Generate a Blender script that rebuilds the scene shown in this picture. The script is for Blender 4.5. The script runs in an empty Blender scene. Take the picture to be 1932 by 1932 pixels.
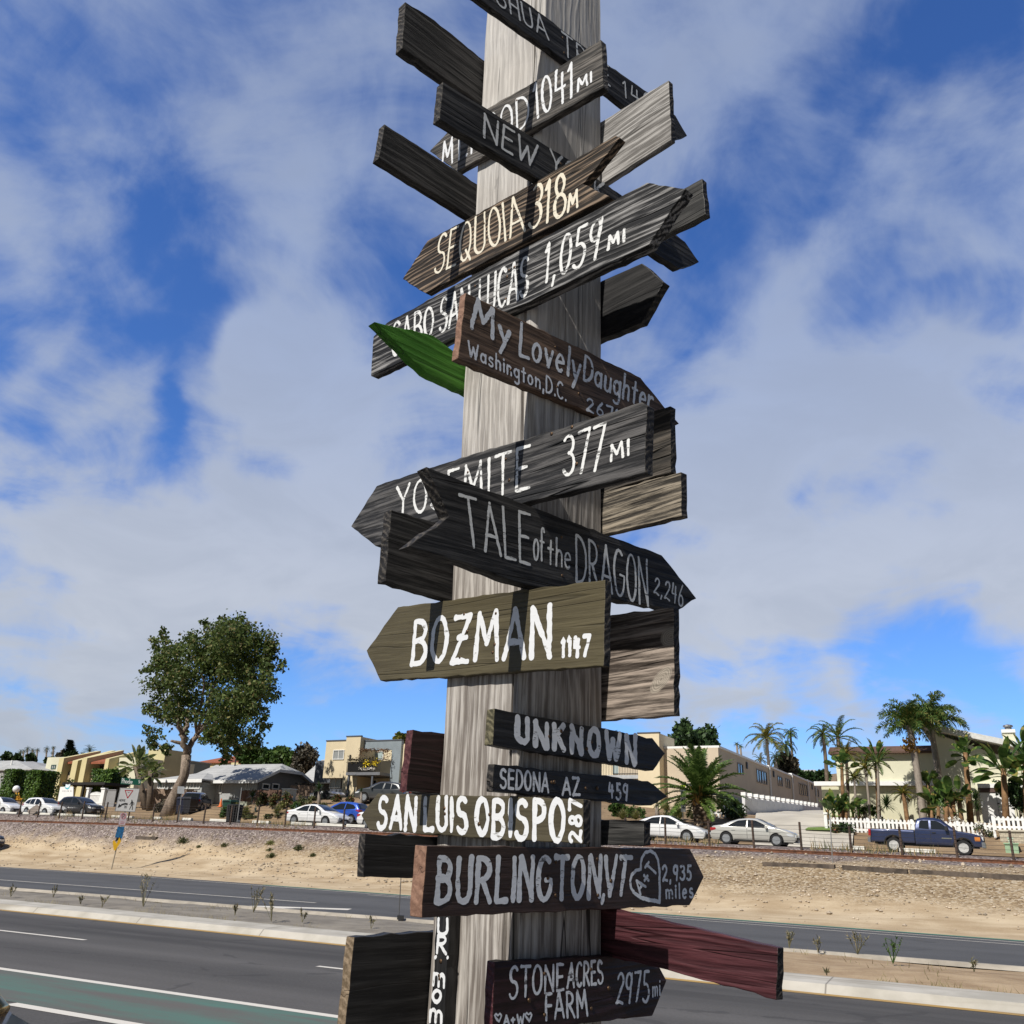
import bpy, bmesh, math, random
from mathutils import Vector, Matrix, noise as mnoise

rnd = random.Random(7)
S = bpy.context.scene
COL = S.collection
pi = math.pi
rad = math.radians

# ------------------------------------------------------------------ camera
CAM_H = 1.85
CAM = Vector((0, 0, CAM_H))
FPX = 1690.0          # focal length in units of a 1932 px wide frame
PITCH, ROLL = rad(20.8), rad(2.1)
FWD = Vector((0, math.cos(PITCH), math.sin(PITCH)))
R0 = Vector((1, 0, 0)); U0 = R0.cross(FWD)
CR = R0*math.cos(ROLL) + U0*math.sin(ROLL)
CU = U0*math.cos(ROLL) - R0*math.sin(ROLL)
cam_d = bpy.data.cameras.new('camera')
cam_d.sensor_width = 36; cam_d.lens = 36*FPX/1932
cam_d.clip_start = 0.05; cam_d.clip_end = 6000
cam = bpy.data.objects.new('camera', cam_d); COL.objects.link(cam)
mw = Matrix.Identity(4)
for i in range(3):
    mw[i][0] = CR[i]; mw[i][1] = CU[i]; mw[i][2] = -FWD[i]; mw[i][3] = CAM[i]
cam.matrix_world = mw
S.camera = cam

# ------------------------------------------------------------------ sun and sky
SUN_EL = rad(45.0)
SUN_AZ = Vector((-0.657, -0.754, 0)).normalized()     # horizontal direction towards the sun
sun_d = bpy.data.lights.new('sun', 'SUN'); sun_d.energy = 5.0; sun_d.angle = rad(0.5)
sun_d.color = (1.0, 0.955, 0.88)
sun = bpy.data.objects.new('sun', sun_d); COL.objects.link(sun)
SUN_DIR = (SUN_AZ*math.cos(SUN_EL) + Vector((0, 0, math.sin(SUN_EL)))).normalized()
sun.rotation_euler = SUN_DIR.to_track_quat('Z', 'Y').to_euler()
sun.location = SUN_DIR*60

W = bpy.data.worlds.new('World'); S.world = W; W.use_nodes = True


class NT:
    """small helper for building node trees"""
    def __init__(self, tree):
        self.t = tree; self.n = tree.nodes; self.l = tree.links

    def new(self, kind, **kw):
        nd = self.n.new(kind)
        for k, v in kw.items(): setattr(nd, k, v)
        return nd

    def put(self, sock, v):
        if v is None: return
        if hasattr(v, 'is_linked'): self.l.new(v, sock)
        elif isinstance(v, (tuple, list, Vector)) and len(v) == 3 and sock.type == 'RGBA': sock.default_value = (*v, 1)
        else: sock.default_value = v

    def math(self, op, a, b=None, c=None, clamp=False):
        nd = self.new('ShaderNodeMath', operation=op, use_clamp=clamp)
        for i, v in enumerate((a, b, c)): self.put(nd.inputs[i], v)
        return nd.outputs[0]

    def vmath(self, op, a, b=None, scale=None):
        nd = self.new('ShaderNodeVectorMath', operation=op)
        self.put(nd.inputs[0], a); self.put(nd.inputs[1], b)
        if scale is not None: self.put(nd.inputs['Scale'], scale)
        return nd.outputs['Value' if op in ('DOT_PRODUCT', 'LENGTH', 'DISTANCE') else 'Vector']

    def noise(self, vec, scale, detail=3, rough=0.55, dist=0.0, dim='3D'):
        nd = self.new('ShaderNodeTexNoise', noise_dimensions=dim)
        self.put(nd.inputs['Vector'], vec); nd.inputs['Scale'].default_value = scale
        nd.inputs['Detail'].default_value = detail; nd.inputs['Roughness'].default_value = rough
        nd.inputs['Distortion'].default_value = dist
        return nd.outputs['Fac']

    def voro(self, vec, scale, feature='F1', out='Distance', rnd_=1.0):
        nd = self.new('ShaderNodeTexVoronoi', feature=feature)
        self.put(nd.inputs['Vector'], vec); nd.inputs['Scale'].default_value = scale
        nd.inputs['Randomness'].default_value = rnd_
        return nd.outputs[out]

    def smooth(self, v, lo, hi, a=0.0, b=1.0):
        nd = self.new('ShaderNodeMapRange', interpolation_type='SMOOTHSTEP')
        self.put(nd.inputs[0], v)
        for i, x in enumerate((lo, hi, a, b)): self.put(nd.inputs[i+1], x)
        return nd.outputs[0]

    def ramp(self, v, stops):
        nd = self.new('ShaderNodeValToRGB'); self.put(nd.inputs[0], v)
        els = nd.color_ramp.elements
        while len(els) < len(stops): els.new(0.5)
        for e, (p, c) in zip(els, stops):
            e.position = p; e.color = (*c, 1)
        return nd.outputs[0]

    def mix(self, fac, a, b, mode='MIX'):
        nd = self.new('ShaderNodeMix', data_type='RGBA', blend_type=mode)
        self.put(nd.inputs[0], fac); self.put(nd.inputs[6], a); self.put(nd.inputs[7], b)
        return nd.outputs[2]

    def mapping(self, vec, scale=(1, 1, 1), loc=(0, 0, 0), rot=(0, 0, 0)):
        nd = self.new('ShaderNodeMapping')
        self.put(nd.inputs['Vector'], vec)
        nd.inputs['Scale'].default_value = scale; nd.inputs['Location'].default_value = loc
        nd.inputs['Rotation'].default_value = rot
        return nd.outputs[0]

    def coord(self, out='Object'):
        return self.new('ShaderNodeTexCoord').outputs[out]

    def bump(self, h, strength=0.3, dist=0.01, normal=None):
        nd = self.new('ShaderNodeBump'); self.put(nd.inputs['Height'], h)
        nd.inputs['Strength'].default_value = strength; nd.inputs['Distance'].default_value = dist
        self.put(nd.inputs['Normal'], normal)
        return nd.outputs[0]


def px_dir(x, y):
    """direction of the sight line through a point of the photograph (1932 px wide)"""
    return ((x-966)*CR + (966-y)*CU + FPX*FWD).normalized()


w = NT(W.node_tree); w.n.clear()
sky = w.new('ShaderNodeTexSky', sky_type='NISHITA'); sky.sun_disc = False
sky.sun_elevation = SUN_EL; sky.sun_rotation = math.atan2(SUN_AZ.x, SUN_AZ.y) % (2*pi)
sky.altitude = 20; sky.air_density = 1.0; sky.dust_density = 0.3; sky.ozone_density = 1.6
gen = w.coord('Generated')
hsv = w.new('ShaderNodeHueSaturation'); w.put(hsv.inputs['Color'], sky.outputs[0])
hsv.inputs['Saturation'].default_value = 1.12; hsv.inputs['Value'].default_value = 1.0
blue = w.mix(1.0, hsv.outputs[0], (0.72, 1.03, 1.60), 'MULTIPLY')
sep = w.new('ShaderNodeSeparateXYZ'); w.put(sep.inputs[0], gen)
elev = sep.outputs['Z']
# the cloud deck: a layer seen in perspective, so its texture closes up towards the horizon
hz = w.math('MAXIMUM', w.math('ADD', elev, 0.26), 0.05)
px_ = w.math('DIVIDE', sep.outputs['X'], hz); py_ = w.math('DIVIDE', sep.outputs['Y'], hz)
comb = w.new('ShaderNodeCombineXYZ'); w.put(comb.inputs[0], px_); w.put(comb.inputs[1], py_)
deck = comb.outputs[0]
n1 = w.noise(w.mapping(deck, loc=(3.1, 1.7, 0.4)), 1.5, 6, 0.52, 0.5)
n2 = w.noise(w.mapping(deck, loc=(8.3, 5.1, 2.0)), 3.6, 6, 0.58, 0.6)
n3 = w.noise(gen, 9.0, 6, 0.6, 0.5)
cov = w.math('ADD', w.math('MULTIPLY', w.math('SUBTRACT', n1, 0.5), 1.8), w.math('MULTIPLY', w.math('SUBTRACT', n2, 0.5), 1.7))
cov = w.math('MULTIPLY_ADD', cov, 1.2, -0.07)
cov = w.math('ADD', cov, w.math('MULTIPLY', w.math('SUBTRACT', n3, 0.5), 1.0))
# large openings and banks of the deck, by compass direction and height in the sky
jn_ = w.new('ShaderNodeTexNoise'); w.put(jn_.inputs['Vector'], gen); jn_.inputs['Scale'].default_value = 6.0; jn_.inputs['Detail'].default_value = 4.0
genj = w.vmath('NORMALIZE', w.vmath('ADD', gen, w.vmath('SCALE', w.vmath('SUBTRACT', jn_.outputs['Color'], (0.5, 0.5, 0.5)), scale=0.22)))
banks = [  # x, y, angular radius (deg), weight
    (330, 1090, 15, .40), (60, 1110, 12, .35), (600, 1010, 12, .35), (1500, 1010, 13, .42), (1800, 960, 12, .35),
    (1350, 1130, 10, .35), (300, 660, 9, .16), (130, 430, 9, .16), (1750, 560, 11, .25), (1400, 700, 8, .25),
    (700, 560, 9, .28), (560, 330, 8, .18), (660, 800, 7, .2), (1800, 1230, 8, .30), (1470, 1255, 4, .30),
    (1600, 1330, 3.5, .22), (90, 1330, 4.5, .30), (330, 1370, 3.5, .22), (1300, 130, 7, .2), (60, 700, 5, .2),
    (405, 840, 5, -.85), (150, 845, 4.5, -.50), (260, 860, 3.5, -.35), (300, 520, 6, -.55), (310, 610, 4, -.30), (730, 420, 4, -.35), (10, 670, 4, -.40), (220, 720, 3, -.35),
    (175, 150, 5, -.20), (30, 1150, 3, -.20), (1770, 90, 5, -.38), (1890, 60, 5, -.2), (1560, 130, 6, .22), (1480, 420, 6, .16), (1880, 330, 7, .25), (1300, 330, 6, .15), (660, 250, 7, .15), (1420, 285, 3.5, -.30), (1315, 495, 4, -.42), (1680, 550, 4, -.35), (1840, 580, 2.6, -.42),
    (1650, 890, 4, -.45), (1866, 805, 2.2, -.35), (500, 1400, 8, -.55), (100, 1400, 6, -.45), (700, 1390, 9, -.55), (1300, 1390, 6, -.40), (1670, 1210, 4, -.5), (1560, 1330, 5, -.3),
    (1700, 1400, 8, -.5), (1850, 1350, 5, -.2), (20, 1255, 3, -.25), (1480, 1300, 4, -.25), (560, 60, 5, -.15)]
for bx, by, br, bw in banks:
    dv = px_dir(bx, by)
    d = w.vmath('DOT_PRODUCT', genj, tuple(dv))
    cov = w.math('ADD', cov, w.smooth(d, math.cos(rad(br*1.35)), math.cos(rad(br*0.10)), 0.0, bw))
cov = w.math('ADD', cov, w.smooth(elev, 0.0, 0.12, -0.45, 0.0))
cov = w.math('ADD', cov, w.smooth(elev, 0.35, 0.75, 0.0, 0.22))
cov = w.math('ADD', cov, w.smooth(sep.outputs['Y'], -0.35, 0.05, -0.55, 0.0))
mask = w.smooth(cov, -0.50, 0.55)
thick = w.smooth(cov, 0.05, 0.8)
SKY_V = 0.10
cl_col = w.mix(w.smooth(elev, 0.10, 0.62), (5.95, 6.2, 6.6), (4.4, 5.2, 6.9))
cl_col = w.mix(w.math('MULTIPLY', w.smooth(n2, 0.35, 0.7), 0.35), cl_col, (3.7, 4.1, 4.8))
low = w.smooth(elev, 0.03, 0.20, 1.0, 0.0)
cl_col = w.mix(w.math('MULTIPLY', low, 0.45), cl_col, (3.0, 3.4, 4.4))
dens = w.math('MULTIPLY', mask, w.smooth(elev, 0.20, 0.75, 0.90, 0.66))
dens = w.math('MULTIPLY', dens, w.smooth(sep.outputs['Y'], 0.0, 0.36))
blue = w.mix(w.smooth(sep.outputs['Y'], -0.15, 0.40), w.mix(1.0, sky.outputs[0], (0.36, 0.36, 0.36), 'MULTIPLY'), blue)  # sky behind the camera dimmed, put in to weaken the fill light
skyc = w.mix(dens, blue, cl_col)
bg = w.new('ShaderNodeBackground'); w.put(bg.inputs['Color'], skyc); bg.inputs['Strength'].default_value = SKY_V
wo = w.new('ShaderNodeOutputWorld'); w.l.new(bg.outputs[0], wo.inputs['Surface'])

S.view_settings.view_transform = 'Standard'; S.view_settings.look = 'None'
S.view_settings.exposure = 0.0; S.view_settings.gamma = 1.0; S.view_settings.use_curve_mapping = False
S.render.engine = 'CYCLES'
S.cycles.max_bounces = 6; S.cycles.transparent_max_bounces = 8
S.cycles.use_denoising = True

# ------------------------------------------------------------------ helpers
RAX = rad(28.4)                                         # the road runs away to the left
DV = Vector((math.cos(RAX), -math.sin(RAX), 0))         # along the road, towards the right
NV = Vector((math.sin(RAX), math.cos(RAX), 0))          # across the road, away from us


def W3(s, p, z): return DV*s + NV*p + Vector((0, 0, z))


def SP(v): return v.dot(DV), v.dot(NV)


def at_z(x, y, z=0.0):
    d = px_dir(x, y); return CAM + d*((z-CAM.z)/d.z)


def at_p(x, y, p):
    """the point of the upright plane p metres across the road that is seen at pixel x, y"""
    d = px_dir(x, y); return CAM + d*(p/d.dot(NV))


def sz(x, y, p):
    v = at_p(x, y, p); return v.dot(DV), v.z


class MB:
    def __init__(self):
        self.v = []; self.f = []; self.m = []; self.sm = []
        self.mi = 0; self.s = False

    def add(self, vs, fs):
        o = len(self.v); self.v += [tuple(p) for p in vs]
        for f in fs:
            self.f.append(tuple(i+o for i in f)); self.m.append(self.mi); self.sm.append(self.s)

    def quad(self, a, b, c, d): self.add([a, b, c, d], [(0, 1, 2, 3)])

    def box(self, c, size, ax=None):
        """box centred at c; ax = three axes"""
        ax = ax or (Vector((1, 0, 0)), Vector((0, 1, 0)), Vector((0, 0, 1)))
        c = Vector(c); h = [s/2 for s in size]; vs = []
        for k in (-1, 1):
            for j in (-1, 1):
                for i in (-1, 1): vs.append(c + ax[0]*(i*h[0]) + ax[1]*(j*h[1]) + ax[2]*(k*h[2]))
        self.add(vs, [(0, 2, 3, 1), (4, 5, 7, 6), (0, 1, 5, 4), (2, 6, 7, 3), (0, 4, 6, 2), (1, 3, 7, 5)])

    def rbox(self, s0, s1, p0, p1, z0, z1):
        """box in road coordinates"""
        self.box(W3((s0+s1)/2, (p0+p1)/2, (z0+z1)/2), (abs(s1-s0), abs(p1-p0), abs(z1-z0)), (DV, NV, Vector((0, 0, 1))))

    def tube(self, pts, rs, n=8, cap=True):
        pts = [Vector(p) for p in pts]
        if not hasattr(rs, '__len__'): rs = [rs]*len(pts)
        rings = []; prev = None
        for i, p in enumerate(pts):
            t = (pts[min(i+1, len(pts)-1)] - pts[max(i-1, 0)]).normalized()
            if prev is None:
                a = t.orthogonal().normalized()
            else:
                a = (prev - t*prev.dot(t))
                a = a.normalized() if a.length > 1e-6 else t.orthogonal().normalized()
            prev = a; b = t.cross(a)
            rings.append([p + (a*math.cos(2*pi*k/n) + b*math.sin(2*pi*k/n))*rs[i] for k in range(n)])
        vs = [q for r in rings for q in r]; fs = []
        for i in range(len(pts)-1):
            for k in range(n):
                fs.append((i*n+k, i*n+(k+1) % n, (i+1)*n+(k+1) % n, (i+1)*n+k))
        if cap:
            fs.append(tuple(range(n-1, -1, -1))); fs.append(tuple((len(pts)-1)*n+k for k in range(n)))
        self.add(vs, fs)

    def prism(self, poly, ext):
        """poly: 3-D points of one face, ext: extrusion vector"""
        n = len(poly); e = Vector(ext); poly = [Vector(p) for p in poly]
        self.add(poly + [p+e for p in poly],
                 [tuple(range(n-1, -1, -1)), tuple(range(n, 2*n))] + [(i, (i+1) % n, n+(i+1) % n, n+i) for i in range(n)])

    def lathe(self, prof, c, n=16, ax=None):
        c = Vector(c); ax = ax or (Vector((1, 0, 0)), Vector((0, 1, 0)), Vector((0, 0, 1)))
        vs = []; fs = []
        for r, z in prof:
            for k in range(n):
                a = 2*pi*k/n; vs.append(c + ax[0]*(r*math.cos(a)) + ax[1]*(r*math.sin(a)) + ax[2]*z)
        for i in range(len(prof)-1):
            for k in range(n): fs.append((i*n+k, i*n+(k+1) % n, (i+1)*n+(k+1) % n, (i+1)*n+k))
        fs.append(tuple(range(n-1, -1, -1))); fs.append(tuple((len(prof)-1)*n+k for k in range(n)))
        self.add(vs, fs)

    def build(self, name, mats, parent=None, loc=None, fix=True, mw=None):
        me = bpy.data.meshes.new(name)
        o = bpy.data.objects.new(name, me); COL.objects.link(o)
        vs = self.v
        if mw is not None:
            inv = mw.inverted(); vs = [tuple(inv @ Vector(p)) for p in vs]; o.matrix_world = mw
        elif parent is not None and loc is None:
            inv = parent.matrix_world.inverted() if parent.get('_w') is None else None
            l = Vector(parent['_w']) if parent.get('_w') is not None else None
            vs = [tuple(Vector(p)-l) for p in vs] if l is not None else vs
        elif loc is not None:
            l = Vector(loc)
            vs = [tuple(Vector(p)-l) for p in vs]; o.location = l; o['_w'] = tuple(l)
        me.from_pydata(vs, [], self.f)
        if not isinstance(mats, (list, tuple)): mats = [mats]
        for m in mats: me.materials.append(m)
        for p, mi, sm in zip(me.polygons, self.m, self.sm):
            p.material_index = mi; p.use_smooth = sm
        if fix:
            bm = bmesh.new(); bm.from_mesh(me); bmesh.ops.recalc_face_normals(bm, faces=bm.faces); bm.to_mesh(me); bm.free()
        me.update()
        if parent is not None:
            o.parent = parent
            if parent.get('_w') is not None: o['_w'] = tuple(parent['_w'])
        return o


def tag(o, label=None, cat=None, group=None, kind=None):
    if label: o['label'] = label
    if cat: o['category'] = cat
    if group: o['group'] = group
    if kind: o['kind'] = kind
    return o


def thing(name, loc, label, cat, group=None):
    o = bpy.data.objects.new(name, None); COL.objects.link(o); o.location = loc; o['_w'] = tuple(loc)
    o.empty_display_size = 0.1
    return tag(o, label, cat, group)


def copy_tree(o, parent=None):
    c = o.copy(); COL.objects.link(c)
    if parent is not None: c.parent = parent
    for ch in list(o.children): copy_tree(ch, c)
    return c


# ------------------------------------------------------------------ materials
MATS = {}


def mat_new(name):
    m = bpy.data.materials.new(name); m.use_nodes = True
    t = NT(m.node_tree); b = m.node_tree.nodes['Principled BSDF']
    return m, t, b


def plain(name, col, rough=0.6, metal=0.0, var=0.12, scale=3.0, bump=0.0, bscale=60.0, spec=0.4, coat=0.0, dirt=None):
    """one colour with mottled variation"""
    if name in MATS: return MATS[name]
    m, t, b = mat_new(name)
    co = t.coord('Object')
    oi = t.new('ShaderNodeObjectInfo').outputs['Random']
    v = t.vmath('ADD', co, t.vmath('SCALE', (13.1, 7.7, 3.3), scale=oi))
    n = t.noise(v, scale, 5, 0.6)
    f = t.smooth(n, 0.3, 0.7)
    c = t.mix(f, tuple(x*(1-var) for x in col), tuple(min(1, x*(1+var)) for x in col))
    if dirt:
        n2 = t.noise(v, scale*0.6, 4, 0.6)
        c = t.mix(t.smooth(n2, 0.48, 0.75, 0, 0.6), c, dirt)
    t.put(b.inputs['Base Color'], c)
    b.inputs['Roughness'].default_value = rough; b.inputs['Metallic'].default_value = metal
    b.inputs['Specular IOR Level'].default_value = spec
    b.inputs['Coat Weight'].default_value = coat; b.inputs['Coat Roughness'].default_value = 0.05
    if bump: t.put(b.inputs['Normal'], t.bump(t.noise(v, bscale, 4, 0.6), bump, 0.02))
    MATS[name] = m
    return m


def glass_mat(name, col=(0.02, 0.025, 0.03), rough=0.06):
    if name in MATS: return MATS[name]
    m, t, b = mat_new(name)
    b.inputs['Base Color'].default_value = (*col, 1); b.inputs['Roughness'].default_value = rough
    b.inputs['Specular IOR Level'].default_value = 0.8
    MATS[name] = m
    return m


def wood(name, dark, light, ring=22.0, ringc=0.5, streak=0.5, rough=0.75, bump=0.5, chip=None, chip_amt=0.0, crack=0.5, vert=False, spec=0.3, chipscale=7.0, lo_hi=(0.18, 0.88)):
    """boards: grain runs along local X (or Z for posts)"""
    m, t, b = mat_new(name)
    co = t.coord('Object')
    oi = t.new('ShaderNodeObjectInfo').outputs['Random']
    v = t.vmath('ADD', co, t.vmath('SCALE', (3.1, 1.7, 2.3), scale=t.math('MULTIPLY', oi, 9.0)))
    st = (1, 1, 0.045) if vert else (0.045, 1, 1)
    vs = t.mapping(v, scale=st)
    wob = t.noise(t.mapping(v, scale=(1, 1, 0.22) if vert else (0.22, 1, 1)), 7.0, 3, 0.55)
    wob2 = t.noise(t.mapping(v, scale=(1, 1, 0.08) if vert else (0.08, 1, 1)), 24.0, 2, 0.5)
    sp = t.new('ShaderNodeSeparateXYZ'); t.put(sp.inputs[0], v)
    cross = t.math('ADD', sp.outputs['Y'], t.math('MULTIPLY', sp.outputs['X'], 0.8)) if vert else t.math('ADD', sp.outputs['Y'], t.math('MULTIPLY', sp.outputs['Z'], 0.7))
    kv = t.mapping(v, scale=(4.2, 4.2, 1.6) if vert else (1.6, 4.2, 4.2))
    kd = t.voro(kv, 1.0); kc_ = t.new('ShaderNodeSeparateColor'); t.put(kc_.inputs[0], t.voro(kv, 1.0, 'F1', 'Color'))
    ksel = t.smooth(kc_.outputs[0], 0.62, 0.64)
    cross = t.math('ADD', cross, t.math('MULTIPLY', t.math('MULTIPLY', t.smooth(kd, 0.0, 0.34, 1.0, 0.0), ksel), 0.035))
    ph = t.math('MULTIPLY', t.math('ADD', t.math('MULTIPLY', cross, ring), t.math('ADD', t.math('MULTIPLY', wob, ring*.10), t.math('MULTIPLY', wob2, 1.3))), 2*pi)
    mid_ = t.noise(vs, 70.0, 3, 0.6)
    rings = t.math('MULTIPLY_ADD', t.math('SINE', ph), 0.5, 0.5)
    rings = t.math('MULTIPLY', t.math('POWER', rings, 1.6), t.smooth(mid_, 0.25, 0.65, 0.35, 1.0))
    fine = t.noise(vs, 230.0, 4, 0.7)
    mid = t.noise(vs, 105.0, 4, 0.66)
    big = t.noise(v, 5.0, 3, 0.5)
    f = t.math('ADD', t.math('MULTIPLY', rings, ringc), t.math('MULTIPLY', t.math('SUBTRACT', fine, 0.5), streak*1.8))
    f = t.math('ADD', f, t.math('MULTIPLY', t.math('SUBTRACT', mid, 0.5), streak*2.4))
    f = t.math('ADD', f, t.math('MULTIPLY', t.math('SUBTRACT', big, 0.5), 0.6))
    f = t.math('ADD', f, 0.5-ringc*0.4, clamp=True)
    f = t.smooth(f, lo_hi[0], lo_hi[1])
    c = t.mix(f, dark, light)
    kin = t.math('MULTIPLY', t.smooth(kd, 0.05, 0.085, 1.0, 0.0), ksel)
    kr = t.math('MULTIPLY_ADD', t.math('SINE', t.math('MULTIPLY', kd, 330)), .5, .5)
    c = t.mix(kin, c, t.mix(t.math('MULTIPLY', kr, .8), tuple(x*.5 for x in dark), tuple(x*.8 for x in light)))
    h = t.math('ADD', t.math('MULTIPLY', rings, 0.7), t.math('MULTIPLY', fine, 0.6))
    # drying cracks along the grain
    ck = t.noise(t.mapping(v, scale=(1, 1, 0.035) if vert else (0.035, 1, 1)), 20.0, 2, 0.5, 0.2)
    ckm = t.smooth(t.math('ABSOLUTE', t.math('SUBTRACT', ck, 0.60)), 0.0, 0.013, crack, 0.0)
    c = t.mix(ckm, c, tuple(x*0.25 for x in dark))
    h = t.math('SUBTRACT', h, t.math('MULTIPLY', ckm, 2.0))
    if chip:
        cn = t.noise(t.mapping(v, scale=(1, 1, 0.3) if vert else (0.3, 1, 1)), chipscale, 6, 0.72)
        lo = 0.74 - chip_amt*0.3
        cm = t.smooth(cn, lo, lo+0.05)
        c = t.mix(cm, c, t.mix(fine, tuple(x*0.6 for x in chip), chip))
        h = t.math('SUBTRACT', h, t.math('MULTIPLY', cm, 0.5))
    t.put(b.inputs['Base Color'], c)
    b.inputs['Roughness'].default_value = rough; b.inputs['Specular IOR Level'].default_value = spec
    t.put(b.inputs['Normal'], t.bump(h, bump, 0.003))
    MATS[name] = m
    return m


def paint(name, col, under, wear=0.3, rough=0.55):
    """brushed lettering paint, thin in places so that the board shows through"""
    if name in MATS: return MATS[name]
    m, t, b = mat_new(name)
    co = t.coord('Object')
    n = t.noise(t.mapping(co, scale=(0.25, 1, 1)), 90.0, 4, 0.7)
    n2 = t.noise(co, 18.0, 3, 0.6)
    f = t.math('ADD', t.math('MULTIPLY', n, 0.6), t.math('MULTIPLY', n2, 0.4))
    cw = 0.645-wear*0.20
    th = t.smooth(f, cw-0.03, cw+0.035)
    c = t.mix(t.math('MULTIPLY', th, 0.88), t.mix(n2, tuple(x*0.9 for x in col), col), under)
    t.put(b.inputs['Base Color'], c); b.inputs['Roughness'].default_value = rough
    t.put(b.inputs['Normal'], t.bump(n, 0.25, 0.002))
    MATS[name] = m
    return m
# ------------------------------------------------------------------ brush lettering
def arc(cx, cy, rx, ry, a0, a1, n=10):
    return [(cx+rx*math.cos(rad(a0+(a1-a0)*i/n)), cy+ry*math.sin(rad(a0+(a1-a0)*i/n))) for i in range(n+1)]


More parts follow.
